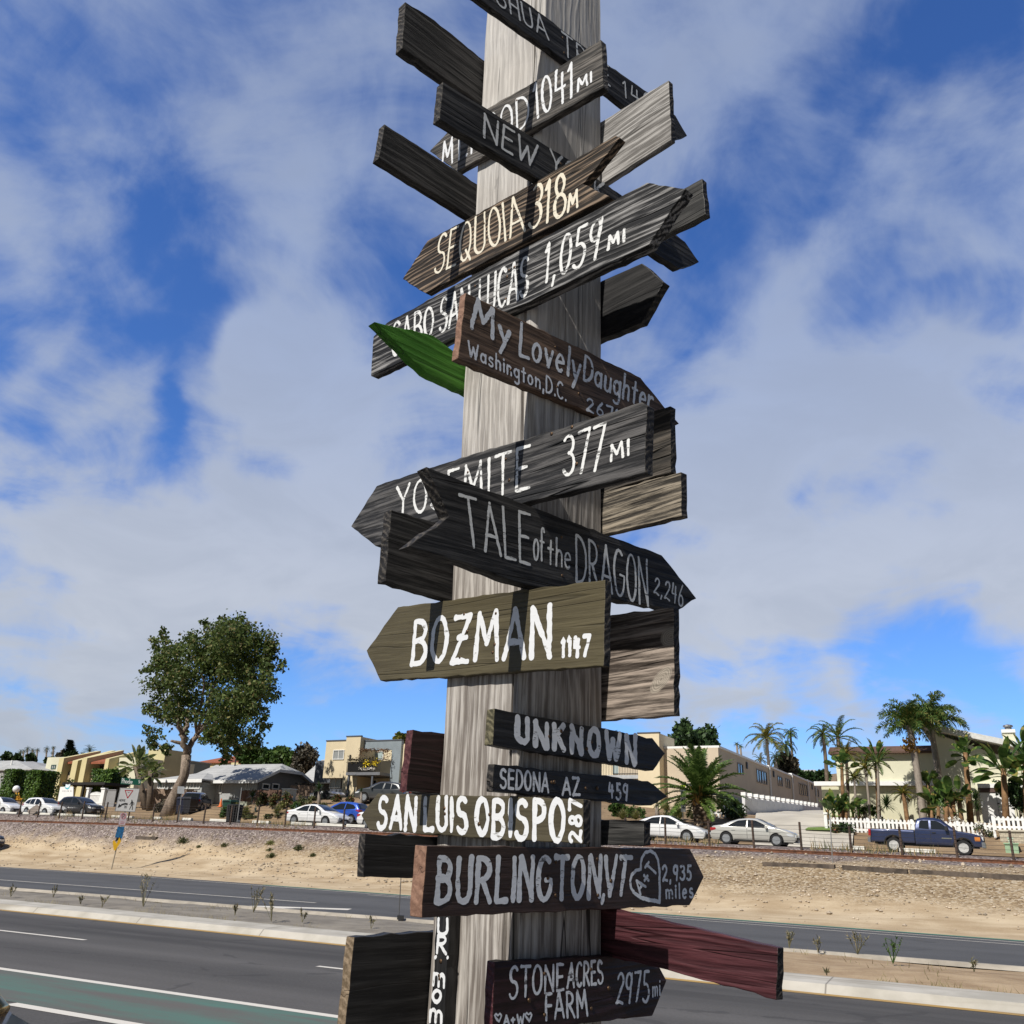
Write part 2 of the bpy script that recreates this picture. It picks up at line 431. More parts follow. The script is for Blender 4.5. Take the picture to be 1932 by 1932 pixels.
GL = {  # glyph: width, strokes (unit height)
 'A': (.62, [[(0, 0), (.31, 1)], [(.31, 1), (.62, 0)], [(.1, .33), (.53, .33)]]),
 'B': (.52, [[(.04, 0), (.06, 1)], [(.06, 1)] + arc(.2, .77, .26, .23, 90, -90, 8) + [(.06, .53)], [(.06, .53)] + arc(.22, .27, .3, .27, 90, -90, 8) + [(.04, 0)]]),
 'C': (.52, [arc(.3, .5, .3, .5, 50, 310, 14)]),
 'D': (.55, [[(.03, 0), (.03, 1)], [(.03, 1)] + arc(.12, .5, .43, .5, 88, -88, 12) + [(.03, 0)]]),
 'E': (.46, [[(.03, 1), (.03, 0)], [(.03, 1), (.45, 1)], [(.03, .52), (.38, .52)], [(.03, 0), (.46, 0)]]),
 'F': (.44, [[(.03, 1), (.03, 0)], [(.03, 1), (.44, 1)], [(.03, .53), (.36, .53)]]),
 'G': (.58, [arc(.3, .5, .3, .5, 55, 345, 15) + [(.58, .46), (.34, .46)]]),
 'H': (.54, [[(.03, 0), (.03, 1)], [(.51, 0), (.51, 1)], [(.03, .5), (.51, .5)]]),
 'I': (.08, [[(.04, 1), (.04, 0)]]),
 'J': (.42, [[(.38, 1), (.38, .25)] + arc(.2, .2, .18, .2, 0, -170, 8)]),
 'K': (.54, [[(.03, 0), (.03, 1)], [(.5, 1), (.05, .45)], [(.14, .55), (.54, 0)]]),
 'L': (.46, [[(.03, 1), (.03, 0)], [(.03, 0), (.46, .0)]]),
 'M': (.74, [[(.02, 0), (.09, 1)], [(.09, 1), (.37, .32)], [(.37, .32), (.65, 1)], [(.65, 1), (.72, 0)]]),
 'N': (.58, [[(.03, 0), (.03, 1)], [(.03, 1), (.55, 0)], [(.55, 0), (.55, 1)]]),
 'O': (.58, [arc(.29, .5, .27, .5, 95, 460, 20)]),
 'P': (.48, [[(.04, 0), (.04, 1)], [(.04, 1)] + arc(.16, .74, .3, .26, 90, -90, 9) + [(.04, .48)]]),
 'Q': (.6, [arc(.29, .5, .27, .5, 95, 460, 20), [(.34, .26), (.6, -.06)]]),
 'R': (.54, [[(.04, 0), (.04, 1)], [(.04, 1)] + arc(.17, .75, .3, .25, 90, -90, 9) + [(.04, .5)], [(.18, .5), (.54, 0)]]),
 'S': (.5, [arc(.26, .76, .22, .24, 35, 255, 9) + arc(.25, .26, .24, .26, 80, -155, 10)]),
 'T': (.56, [[(0, 1), (.56, 1)], [(.28, 1), (.28, 0)]]),
 'U': (.54, [[(.03, 1), (.03, .3)] + arc(.27, .27, .24, .27, 180, 360, 10) + [(.51, 1)]]),
 'V': (.56, [[(0, 1), (.28, 0)], [(.28, 0), (.56, 1)]]),
 'W': (.8, [[(0, 1), (.2, 0)], [(.2, 0), (.4, .72)], [(.4, .72), (.6, 0)], [(.6, 0), (.8, 1)]]),
 'Y': (.56, [[(0, 1), (.28, .5)], [(.56, 1), (.28, .5), (.26, 0)]]),
 'Z': (.54, [[(0, 1), (.52, 1)], [(.52, 1), (.0, 0)], [(0, 0), (.54, 0)]]),
 'Zb': (.6, [[(.05, 1), (.58, 1)], [(.58, 1), (.0, 0)], [(0, 0), (.55, 0)], [(.2, .52), (.5, .52)]]),
 '0': (.46, [arc(.23, .5, .21, .5, 95, 460, 18)]),
 '1': (.2, [[(.0, .8), (.12, 1), (.12, 0)]]),
 '2': (.48, [arc(.23, .75, .2, .25, 170, -30, 9) + [(.03, .02)], [(.03, .02), (.2, .08), (.48, 0)]]),
 '3': (.46, [arc(.2, .77, .22, .23, 140, -80, 9), arc(.19, .28, .26, .28, 85, -150, 11)]),
 '4': (.48, [[(.1, 1), (.04, .45), (.46, .45)], [(.34, .85), (.34, 0)]]),
 '5': (.46, [[(.44, 1), (.1, 1)], [(.1, 1), (.07, .58)] + arc(.2, .3, .25, .3, 95, -140, 11)]),
 '6': (.46, [[(.36, 1), (.1, .55)] + arc(.23, .25, .2, .25, 170, -185, 14)]),
 '7': (.46, [[(.0, .98), (.46, 1)], [(.46, 1), (.18, 0)]]),
 '8': (.46, [arc(.23, .75, .17, .24, -90, 268, 14), arc(.23, .26, .22, .26, 92, 450, 14)]),
 '9': (.46, [arc(.22, .73, .2, .26, 10, 350, 13) + [(.42, 1), (.32, 0)]]),
 '.': (.1, [[(.05, .0), (.06, .06)]]),
 ',': (.14, [[(.09, .06), (.03, -.16)]]),
 "'": (.12, [[(.08, 1), (.02, .8)]]),
 '+': (.4, [[(0, .45), (.4, .45)], [(.2, .72), (.2, .18)]]),
 ' ': (.34, []),
 'a': (.44, [arc(.2, .28, .19, .27, 40, 330, 11), [(.4, .56), (.4, .0)]]),
 'b': (.44, [[(.03, 1), (.03, 0)], arc(.2, .28, .2, .27, 150, -150, 11)]),
 'd': (.44, [arc(.2, .28, .19, .27, 30, 330, 11), [(.4, 1), (.4, 0)]]),
 'e': (.44, [[(.05, .3), (.4, .32)] + arc(.22, .28, .19, .28, 20, 310, 11)]),
 'f': (.36, [arc(.25, .82, .12, .17, 20, 175, 6) + [(.13, .0)], [(0, .55), (.32, .55)]]),
 'g': (.44, [arc(.2, .3, .19, .26, 40, 330, 11), [(.4, .56), (.4, -.2)] + arc(.2, -.2, .19, .16, 0, -150, 6)]),
 'h': (.44, [[(.03, 1), (.03, 0)], [(.03, .3)] + arc(.22, .36, .18, .2, 150, 0, 7) + [(.4, 0)]]),
 'i': (.1, [[(.05, .55), (.05, 0)], [(.05, .78), (.06, .83)]]),
 'l': (.1, [[(.05, 1), (.05, 0)]]),
 'm': (.66, [[(.03, .58), (.03, 0)], [(.03, .35)] + arc(.18, .38, .14, .19, 150, 0, 6) + [(.32, 0)], [(.32, .35)] + arc(.47, .38, .14, .19, 150, 0, 6) + [(.62, 0)]]),
 'n': (.44, [[(.03, .58), (.03, 0)], [(.03, .3)] + arc(.22, .36, .18, .2, 150, 0, 7) + [(.4, 0)]]),
 'o': (.46, [arc(.22, .28, .2, .28, 90, 455, 14)]),
 'r': (.34, [[(.03, .58), (.03, 0)], [(.03, .3)] + arc(.2, .38, .15, .18, 160, 40, 6)]),
 's': (.38, [arc(.2, .43, .15, .14, 40, 260, 7) + arc(.18, .14, .17, .15, 80, -150, 7)]),
 't': (.36, [[(.16, .85), (.16, .0)], [(0, .56), (.34, .56)]]),
 'u': (.44, [[(.03, .56), (.03, .2)] + arc(.2, .2, .17, .2, 180, 350, 7), [(.4, .56), (.4, 0)]]),
 'v': (.4, [[(0, .56), (.2, 0)], [(.2, 0), (.4, .56)]]),
 'w': (.6, [[(0, .56), (.15, 0)], [(.15, 0), (.3, .5)], [(.3, .5), (.45, 0)], [(.45, 0), (.6, .56)]]),
 'y': (.42, [[(0, .56), (.2, .05)], [(.42, .56), (.08, -.35)]]),
 '~': (.5, [arc(.13, .72, .13, .2, 180, 10, 6) + arc(.38, .72, .12, .2, 170, 0, 6) + [(.25, .1), (0, .72)]]),
}


def layout(text, gap=0.16):
    """strokes of a line of text in a box of width w, height 1"""
    x = 0.0; out = []
    i = 0
    toks = []
    while i < len(text):
        if text[i] == '{':
            j = text.index('}', i); toks.append(text[i+1:j]); i = j+1
        else:
            toks.append(text[i]); i += 1
    for k in toks:
        wd, sts = GL[k]
        for qi, st in enumerate(sts): out.append(([(x+px, py) for px, py in st], qi == 0))
        x += wd + gap
    return out, max(x-gap, 0.05)


def ribbon(mb, pts, wdt, z, rg, taper=0.12, zs=4e-6):
    """a flat brush stroke with round ends; z creeps up so nothing lies in one plane"""
    P = [Vector(p) for p in pts]
    # resample
    step = max(wdt*0.45, 0.0015); Q = [P[0]]
    for a, b in zip(P, P[1:]):
        n = max(1, int((b-a).length/step))
        for k in range(1, n+1): Q.append(a.lerp(b, k/n))
    if len(Q) < 2: return z
    n = len(Q); L = []; R = []; ctr = []
    ph = rg.uniform(0, 6); sd = rg.uniform(0, 99)
    jx = rg.uniform(-.12, .12)*wdt; jy = rg.uniform(-.12, .12)*wdt
    Q = [q + Vector((jx + wdt*.16*mnoise.noise((q.x*60, q.y*60, sd)), jy + wdt*.16*mnoise.noise((q.x*60, q.y*60, sd+9)))) for q in Q]
    for i, q in enumerate(Q):
        t = (Q[min(i+1, n-1)] - Q[max(i-1, 0)])
        t = t.normalized() if t.length > 1e-9 else Vector((1, 0))
        nn = Vector((-t.y, t.x)); f = i/(n-1)
        wv = wdt/2*(1 + taper*math.sin(ph+f*5) + .22*mnoise.noise((q.x*230, q.y*230, sd)) + rg.uniform(-.10, .10))
        if n > 4: wv *= 1-0.10*f
        zz = z + i*zs
        L.append((q+nn*wv).to_3d() + Vector((0, 0, zz))); R.append((q-nn*wv).to_3d() + Vector((0, 0, zz)))
    fs = []; vs = []
    for i in range(n): vs += [L[i], R[i]]
    for i in range(n-1): fs.append((2*i, 2*i+1, 2*i+3, 2*i+2))
    mb.add(vs, fs)
    for end, i in ((-1, 0), (1, n-1)):
        t = (Q[1]-Q[0]) if i == 0 else (Q[-1]-Q[-2])
        t = t.normalized()*end if t.length > 1e-9 else Vector((end, 0))
        a = L[i]; b = R[i]; c = (a+b)/2; r = (a-b).length/2
        na = Vector((-t.y, t.x))
        fan = [c + (na*(math.cos(pi*k/6)) + t*(math.sin(pi*k/6)*0.85)).to_3d()*r for k in range(7)]
        mb.add(fan, [tuple(range(7))])
    return z + n*zs + 1.5e-5


def smooth_poly(st, it=1):
    return st
# ------------------------------------------------------------------ the lie of the land
ROADM = Matrix.Identity(4)
for i in range(3): ROADM[i][0] = DV[i]; ROADM[i][1] = NV[i]; ROADM[i][2] = (0, 0, 1)[i]


def cl(x, a, b): return max(a, min(b, x))


def zrail(s):
    s = cl(s, -67, 60); return 2.25 - .0175*s - .00013*s*s


def zstreet(s):
    s = cl(s, -125, 60); return 2.46 - .0185*s - .00007*s*s


def p_sand(s): return 31.8 + 4.4*cl(-s/36.0, -0.6, 1.15)


def lerp_tab(x, tab):
    if x <= tab[0][0]: return tab[0][1]
    for (a, za), (b, zb) in zip(tab, tab[1:]):
        if x <= b: return za + (zb-za)*(x-a)/(b-a)
    return tab[-1][1]


P_RAIL = 46.0


def zlot(s, p):
    z = zstreet(s)
    bump = .4 + .65*cl((-22-s)/9, 0, 1) - 1.05*cl((-60-s)/9, 0, 1)
    f = cl((p-59.8)/4.2, 0, 1); z += bump*f*f*(3-2*f)
    return z + .19*(min(p, 69)-59.5) + .06*max(0, min(p, 130)-69) + .10*max(0, p-130)


def zground(s, p):
    pe = p_sand(s); zr = zrail(s); zv = zstreet(s)
    if p < pe: return 0.0
    if p < 59.5:
        return lerp_tab(p, [(pe, 0.0), (pe+.8, .05), (pe+3.0, .28), (pe+5.5, .95), (min(pe+8.4, 43.6), 1.72), (44.55, zr-.20), (45.0, zr-.15), (47.6, zr-.15), (48.3, zr-.45*0.6), (49.4, zv-.10), (50.4, zv-.03), (59.5, zv-.03)])
    return zlot(s, p)


def sheet(name, mat, s_list, p_rows, zf, kind='structure', smooth=True):
    """grid in road coordinates; p_rows(s) gives the p values of the column at s"""
    vs = []; fs = []
    rows = [p_rows(s) for s in s_list]; m = len(rows[0])
    for s, r in zip(s_list, rows):
        for p in r: vs.append((s, p, zf(s, p)))
    for i in range(len(s_list)-1):
        for j in range(m-1): fs.append((i*m+j, (i+1)*m+j, (i+1)*m+j+1, i*m+j+1))
    me = bpy.data.meshes.new(name); me.from_pydata(vs, [], fs); me.materials.append(mat)
    for f in me.polygons: f.use_smooth = smooth
    o = bpy.data.objects.new(name, me); COL.objects.link(o); o.matrix_world = ROADM
    bm = bmesh.new(); bm.from_mesh(me); bmesh.ops.recalc_face_normals(bm, faces=bm.faces)
    up = sum(f.normal.z for f in bm.faces)
    if up < 0: bmesh.ops.reverse_faces(bm, faces=bm.faces)
    bm.to_mesh(me); bm.free()
    return tag(o, kind=kind)


# --- materials of the ground
def asphalt(name, base, tracks=0.3, agg=1.0, patch=None):
    m, t, b = mat_new(name)
    co = t.coord('Object')
    lon = t.mapping(co, scale=(0.03, 1.0, 1.0))
    tr = t.noise(lon, 0.75, 3, 0.5)
    fine = t.math('ADD', t.math('MULTIPLY', t.noise(co, 75.0, 3, 0.75), .5), t.math('MULTIPLY', t.noise(co, 22.0, 3, 0.8), .6)); fine = t.math('SUBTRACT', fine, .05); grit = t.voro(co, 45.0)
    big = t.noise(co, 0.35, 4, 0.6)
    f = t.math('ADD', t.math('MULTIPLY', t.math('SUBTRACT', tr, .5), tracks*2), t.math('MULTIPLY', t.math('SUBTRACT', fine, .5), 1.6*agg))
    f = t.math('ADD', f, t.math('MULTIPLY', t.math('SUBTRACT', big, .5), 0.5))
    f = t.math('ADD', f, t.smooth(grit, 0.0, 0.28, 0.22*agg, 0.0))
    f = t.math('ADD', f, 0.5, clamp=True)
    c = t.mix(f, tuple(x*0.62 for x in base), tuple(x*1.55 for x in base))
    sp = t.new('ShaderNodeSeparateXYZ'); t.put(sp.inputs[0], co)
    oil = t.math('MULTIPLY', t.smooth(t.math('ABSOLUTE', t.math('SUBTRACT', sp.outputs['Y'], 14.5)), 0.2, 1.3, 1.0, 0.0), t.smooth(t.noise(t.mapping(co, scale=(.05, 1, 1)), 1.6, 4, .6), .3, .6, .25, .75))
    c = t.mix(oil, c, tuple(x*0.45 for x in base))
    # sealed cracks
    wv = t.vmath('ADD', co, t.vmath('SCALE', t.new('ShaderNodeTexNoise').outputs['Color'], scale=0.0))
    cr = t.voro(t.mapping(co, scale=(0.16, 0.30, 1)), 1.0, 'DISTANCE_TO_EDGE')
    wobn = t.noise(co, 1.4, 4, 0.6)
    crm = t.smooth(t.math('ADD', cr, t.math('MULTIPLY', t.math('SUBTRACT', wobn, .5), 0.10)), 0.0, 0.006, 0.45, 0.0)
    c = t.mix(crm, c, tuple(x*0.45 for x in base))
    t.put(b.inputs['Base Color'], c); b.inputs['Roughness'].default_value = 0.85; b.inputs['Specular IOR Level'].default_value = 0.25
    t.put(b.inputs['Normal'], t.bump(fine, 0.35, 0.01))
    return m


m_asph = asphalt('asphalt_near', (0.088, 0.083, 0.079), 0.6)
m_asph2 = asphalt('asphalt_far', (0.080, 0.080, 0.082), 0.35)
m_asph3 = asphalt('asphalt_street', (0.15, 0.145, 0.14), 0.2)


def road_paint(name, col, wear, under=(0.11, 0.10, 0.10), scale=1.0):
    m, t, b = mat_new(name)
    co = t.coord('Object')
    n = t.noise(t.mapping(co, scale=(0.10, 1, 1)), 2.2*scale, 5, 0.62); n2 = t.noise(co, 60, 3, 0.7)
    n3 = t.noise(co, 0.5, 3, 0.6)
    f = t.math('ADD', t.math('MULTIPLY', n, 0.6), t.math('ADD', t.math('MULTIPLY', n2, 0.3), t.math('MULTIPLY', n3, 0.25)))
    th = t.smooth(f, 0.75-wear*0.45, 0.90-wear*0.35)
    c = t.mix(th, t.mix(n2, tuple(x*.8 for x in col), tuple(min(1, x*1.15) for x in col)), under)
    t.put(b.inputs['Base Color'], c); b.inputs['Roughness'].default_value = 0.8
    return m


m_line = road_paint('white_line_paint', (0.66, 0.62, 0.55), 0.15)
m_yline = road_paint('ochre_line_paint', (0.42, 0.26, 0.075), 0.35)
m_bike = road_paint('green_lane_paint', (0.075, 0.165, 0.130), 0.66, (0.110, 0.098, 0.086))
m_greenline = road_paint('green_edge_paint', (0.04, 0.20, 0.14), 0.1)


def earth(name, a, c_, stone=None, scale=1.0):
    m, t, b = mat_new(name)
    co = t.coord('Object')
    n = t.noise(co, 0.5*scale, 6, 0.62); n2 = t.noise(t.mapping(co, scale=(0.22, 1, 1)), 1.6*scale, 5, 0.6); fine = t.noise(co, 24*scale, 4, 0.7)
    f = t.math('ADD', t.math('MULTIPLY', n, .42), t.math('ADD', t.math('MULTIPLY', n2, .42), t.math('MULTIPLY', fine, .22)))
    c = t.mix(t.smooth(f, 0.36, 0.70), a, c_)
    sp = t.voro(co, 7.0*scale, 'F1', 'Distance')
    c = t.mix(t.smooth(sp, 0.10, 0.16, 0.55, 0.0), c, tuple(x*0.5 for x in a))
    if stone:
        v = t.voro(co, 3.2*scale); c = t.mix(t.smooth(v, 0.06, 0.10, 0.7, 0.0), c, stone)
    t.put(b.inputs['Base Color'], c); b.inputs['Roughness'].default_value = 0.95; b.inputs['Specular IOR Level'].default_value = 0.1
    t.put(b.inputs['Normal'], t.bump(t.math('ADD', fine, n2), 0.5, 0.05))
    return m


m_dirt = earth('median_dirt', (0.24, 0.165, 0.095), (0.40, 0.30, 0.19), (0.45, 0.38, 0.28))
m_greydirt = earth('median_grey_dirt', (0.19, 0.165, 0.135), (0.30, 0.27, 0.225))
m_lot = earth('dry_lot_dirt', (0.19, 0.13, 0.08), (0.33, 0.24, 0.15), (0.5, 0.42, 0.3), 0.7)

# sand bank and ballast in one sheet: by distance from the track
m_bank, t, b_ = mat_new('sand_and_ballast')
co = t.coord('Object')
sp = t.new('ShaderNodeSeparateXYZ'); t.put(sp.inputs[0], co)
edge = t.noise(co, 0.35, 5, 0.65); edge2 = t.noise(co, 2.2, 4, 0.7)
pj = t.math('ADD', sp.outputs['Y'], t.math('MULTIPLY', t.math('SUBTRACT', edge, .5), 2.6))
pj = t.math('ADD', pj, t.math('MULTIPLY', t.math('SUBTRACT', edge2, .5), 1.2))
# p of the foot of the stones drifts with s like the sand edge does
foot = t.math('ADD', 35.7, t.math('MULTIPLY', t.math('MAXIMUM', t.math('MINIMUM', t.math('DIVIDE', sp.outputs['X'], -36.0), 1.5), -0.6), 6.2))
d1 = t.math('SUBTRACT', pj, foot)
sn = t.noise(co, 0.45, 6, 0.6); sn2 = t.noise(t.mapping(co, scale=(0.15, 1, 1)), 1.8, 5, 0.6); sf = t.noise(co, 20, 3, 0.7)
sand = t.mix(t.smooth(t.math('ADD', t.math('MULTIPLY', sn, .45), t.math('ADD', t.math('MULTIPLY', sn2, .4), t.math('MULTIPLY', sf, .15))), 0.36, 0.64), (0.35, 0.255, 0.155), (0.55, 0.445, 0.305))
pit = t.voro(co, 2.6); sand = t.mix(t.smooth(pit, 0.05, 0.11, 0.6, 0.0), sand, (0.22, 0.15, 0.09))
vc = t.new('ShaderNodeTexVoronoi'); t.put(vc.inputs['Vector'], co); vc.inputs['Scale'].default_value = 11.0
vcs = t.new('ShaderNodeSeparateColor'); t.put(vcs.inputs[0], vc.outputs['Color'])
br = t.ramp(vcs.outputs[0], [(0.0, (0.22, 0.15, 0.09)), (0.35, (0.42, 0.31, 0.185)), (0.7, (0.55, 0.43, 0.275)), (0.92, (0.72, 0.62, 0.47))])
bl = t.ramp(vcs.outputs[1], [(0.0, (0.10, 0.078, 0.072)), (0.4, (0.23, 0.185, 0.172)), (0.75, (0.36, 0.295, 0.27)), (0.95, (0.56, 0.49, 0.45))])
gapm = t.smooth(vc.outputs['Distance'], 0.055, 0.10, 0.0, 0.40)
br = t.mix(gapm, br, (0.10, 0.066, 0.038)); bl = t.mix(gapm, bl, (0.085, 0.066, 0.058))
stones = t.smooth(d1, -0.6, 1.6)
c = t.mix(t.math('MULTIPLY', stones, t.smooth(t.noise(co, 1.3, 4, .7), 0.30, 0.5, 0.35, 1.0)), sand, br)
c = t.mix(t.smooth(t.math('SUBTRACT', pj, 43.4), -0.7, 0.9), c, bl)
t.put(b_.inputs['Base Color'], c); b_.inputs['Roughness'].default_value = 0.95; b_.inputs['Specular IOR Level'].default_value = 0.12
t.put(b_.inputs['Normal'], t.bump(t.math('ADD', t.math('MULTIPLY', vc.outputs['Distance'], t.math('MULTIPLY', stones, -2.0)), t.math('MULTIPLY', sf, .4)), 0.6, 0.05))

# --- one base ground to the horizon, lying under everything
def frange(a, c_, st):
    n = max(1, int(round((c_-a)/st))); return [a+(c_-a)*i/n for i in range(n+1)]


sl = [-1500, -900, -500, -300] + frange(-200, 60, 4) + [100, 200, 500, 1200]
prow = [-400, -60, -8, 3.0]


def g_rows(s): return [-1500, -300, -40, 4, 14, 24, 30]


sheet('ground', plain('base_earth', (0.22, 0.17, 0.11), rough=0.95, scale=0.3, var=0.25), sl, lambda s: [-1500, -300, -40, 3.2, 15, 31, 59.4, 1500, 3500], lambda s, p: -0.9 if p < 1400 else -2.0)
ss = [-400, -250] + frange(-160, 40, 2.0) + [60, 90, 150]
# near pavement where the post and the photographer stand
sheet('pavement', plain('worn_asphalt_pavement', (0.15, 0.14, 0.13), rough=0.9, var=0.15, scale=4, dirt=(0.10, 0.09, 0.08)), [-400, -100, -20, 0, 20, 100, 400], lambda s: [-40, -10, 0, 2.55], lambda s, p: 0.16)
kb = MB(); kb.rbox(-400, 400, 2.56, 2.71, -0.3, 0.165)
tag(kb.build('kerb', plain('kerb_concrete', (0.5, 0.47, 0.42), rough=0.9, var=0.12), mw=ROADM), kind='structure')
p_y = lambda s: 15.62 - .030*cl(s, -60, 30)
p_mc = lambda s: p_y(s)+1.02
p_mf = lambda s: 21.25
sheet('near_road', m_asph, ss, lambda s: [2.7, 7, 11, p_y(s)+.30], lambda s, p: 0.0, smooth=False)
sheet('far_road', m_asph2, ss, lambda s: [p_mf(s)+.1, 26, 30, p_sand(s)+.9], lambda s, p: 0.0, smooth=False)


def strip(name, mat, s_list, pa, pb, z=0.004):
    return sheet(name, mat, s_list, lambda s: [pa(s), pb(s)], lambda s, p: z, smooth=False)


K = lambda v: (lambda s: v)
strip('bike_lane', m_bike, ss, K(7.86), K(9.44))
strip('lane_line', m_line, ss, K(9.45), K(9.60), 0.0045)
strip('lane_line', m_line, frange(-10.6, 40, 4), K(7.68), K(7.85), 0.0045)
strip('lane_line', m_line, [-140, -100, -60, -30, -10.95], K(7.68), K(7.85), 0.0045)
for k, s0 in enumerate((-43, -34.3, -25.6, -19.2+.2, -10.35, -1.5)):
    strip('lane_dash', m_line, [s0, s0+1.5, s0+3.0], K(12.97), K(13.09), 0.0045)
strip('kerb_line', m_yline, ss, lambda s: p_y(s)-.07, lambda s: p_y(s)+.14, 0.0045)
strip('edge_line', m_line, [s for s in ss if s < -23] + [-21.5], K(26.55), K(26.70), 0.0045)
strip('edge_line', m_line, ss, lambda s: p_sand(s)-.95, lambda s: p_sand(s)-.84, 0.0045)
strip('bike_edge_line', m_greenline, [s for s in ss if s > -34], lambda s: p_sand(s)-.33, lambda s: p_sand(s)-.02, 0.0045)
strip('bike_line', m_line, [s for s in ss if s > -26], lambda s: p_sand(s)-2.0+.10*cl(-s/10, 0, 2.6), lambda s: p_sand(s)-1.9+.10*cl(-s/10, 0, 2.6), 0.0048)
# turn arrow on the far road
ar = MB()
for poly in ([(452, 1709), (492, 1709), (600, 1712.5), (664, 1714.5), (656, 1717), (560, 1713.5), (500, 1715), (470, 1714)], [(520, 1716), (576, 1717), (574, 1718.5), (500, 1717.5)]):
    ar.add([at_z(x, y, 0.005) for x, y in poly], [tuple(range(len(poly)))])
tag(ar.build('lane_arrow', m_line, mw=ROADM), kind='structure')

# median: pale sloped kerb, dirt, far kerb
m_curb, t, bb = mat_new('pale_concrete_kerb')
co = t.coord('Object'); sp = t.new('ShaderNodeSeparateXYZ'); t.put(sp.inputs[0], co)
jn = t.math('ABSOLUTE', t.math('SUBTRACT', t.math('FRACT', t.math('DIVIDE', t.math('ADD', sp.outputs['X'], 0.9), 3.9)), .5))
n = t.noise(co, 1.2, 5, .6); nf = t.noise(co, 30, 3, .7)
sc_ = t.noise(t.mapping(co, scale=(0.12, 2.2, 1)), 1.5, 4, .6)
c = t.mix(t.smooth(n, .3, .7), (0.36, 0.335, 0.285), (0.49, 0.46, 0.405)); c = t.mix(t.smooth(sc_, .54, .68, 0, .6), c, (0.25, 0.22, 0.18))
c = t.mix(t.smooth(jn, .0, .006, .8, 0.0), c, (0.13, 0.115, 0.10))
t.put(bb.inputs['Base Color'], c); bb.inputs['Roughness'].default_value = .9; t.put(bb.inputs['Normal'], t.bump(nf, .3, .01))
sheet('median_kerb', m_curb, ss, lambda s: [p_y(s)+.16, p_y(s)+.30, p_y(s)+.95, p_mc(s)], lambda s, p: lerp_tab(p-p_y(s), [(.16, -.02), (.17, .03), (.30, .12), (.95, .16), (1.02, .16)]), smooth=False)
sheet('median_kerb_back', plain('dirty_kerb', (0.36, 0.32, 0.26), rough=.9, var=.25, scale=1.2, dirt=(.22, .18, .13)), ss, lambda s: [p_mf(s)-.30, p_mf(s)-.14, p_mf(s), p_mf(s)+.12], lambda s, p: lerp_tab(p-p_mf(s), [(-.30, .10), (-.14, .17), (0, .17), (.12, -.02)]), smooth=False)


def zmed(s, p):
    f = cl((p-p_mc(s))/(p_mf(s)-.3-p_mc(s)), 0, 1)
    return .10 + .07*math.sin(pi*f) + .07*(mnoise.noise((s*.45, p*.9, 2.2)))


m_med, t, bb = mat_new('median_soil')
co = t.coord('Object'); sp = t.new('ShaderNodeSeparateXYZ'); t.put(sp.inputs[0], co)
n = t.noise(co, .9, 6, .65); f2 = t.noise(co, 30, 3, .7); n3 = t.noise(t.mapping(co, scale=(.4, 1, 1)), 3.5, 4, .65)
fm = t.math('ADD', t.math('MULTIPLY', n, .5), t.math('ADD', t.math('MULTIPLY', n3, .35), t.math('MULTIPLY', f2, .2)))
c1 = t.mix(t.smooth(fm, .38, .68), (0.15, 0.13, 0.105), (0.27, 0.24, 0.195)); c2 = t.mix(t.smooth(fm, .36, .68), (0.25, 0.165, 0.09), (0.44, 0.325, 0.20))
c = t.mix(t.smooth(t.math('ADD', sp.outputs['X'], t.math('MULTIPLY', t.math('SUBTRACT', n, .5), 10)), -12, -7), c1, c2)
t.put(bb.inputs['Base Color'], c); bb.inputs['Roughness'].default_value = .95; t.put(bb.inputs['Normal'], t.bump(fm, .8, .08))
sheet('median_soil', m_med, [-400, -250] + frange(-90, 40, .7) + [60, 150], lambda s: [p_mc(s)-.02 + (p_mf(s)-.16-p_mc(s))*k/9 for k in range(10)], zmed)


# bank
def bank_rows(s):
    pe = p_sand(s)
    a = [pe-.3 + (43.4-pe+.3)*k/26 for k in range(27)]
    return a + [43.8, 44.2, 44.55, 45.0, 46.2, 47.6, 48.3, 48.9, 49.4, 50.0, 50.6]


def zbank(s, p):
    z = zground(s, p)
    pe = p_sand(s); k = cl((p-pe)/2.0, 0, 1)*cl((45.0-p)/1.0, 0, 1)
    z += k*(.10*mnoise.noise((s*.30, p*.5, 0)) + .05*mnoise.noise((s*1.1, p*1.3, 4)))
    return z - (0.02 if p < pe else 0)


sheet('railway_bank', m_bank, [-400, -250, -180] + frange(-130, 40, .8) + [60, 150], bank_rows, zbank)
sheet('street', m_asph3, ss, lambda s: [50.5, 53, 56, 59.6], lambda s, p: zstreet(s))
dirt_rows = [59.4, 60.2, 61.5, 63, 65, 67, 69, 72, 76, 82, 90, 105, 130, 180, 260, 400]


def zdirt(s, p): return zground(s, max(p, 59.5)) - .05 + .16*cl((p-60)/2, 0, 1)*mnoise.noise((s*.3, p*.35, 7))


sheet('hillside', m_lot, [-900, -500, -300, -200] + frange(-150, 30, 1.5) + [40, 60, 100, 200], lambda s: dirt_rows, zdirt)

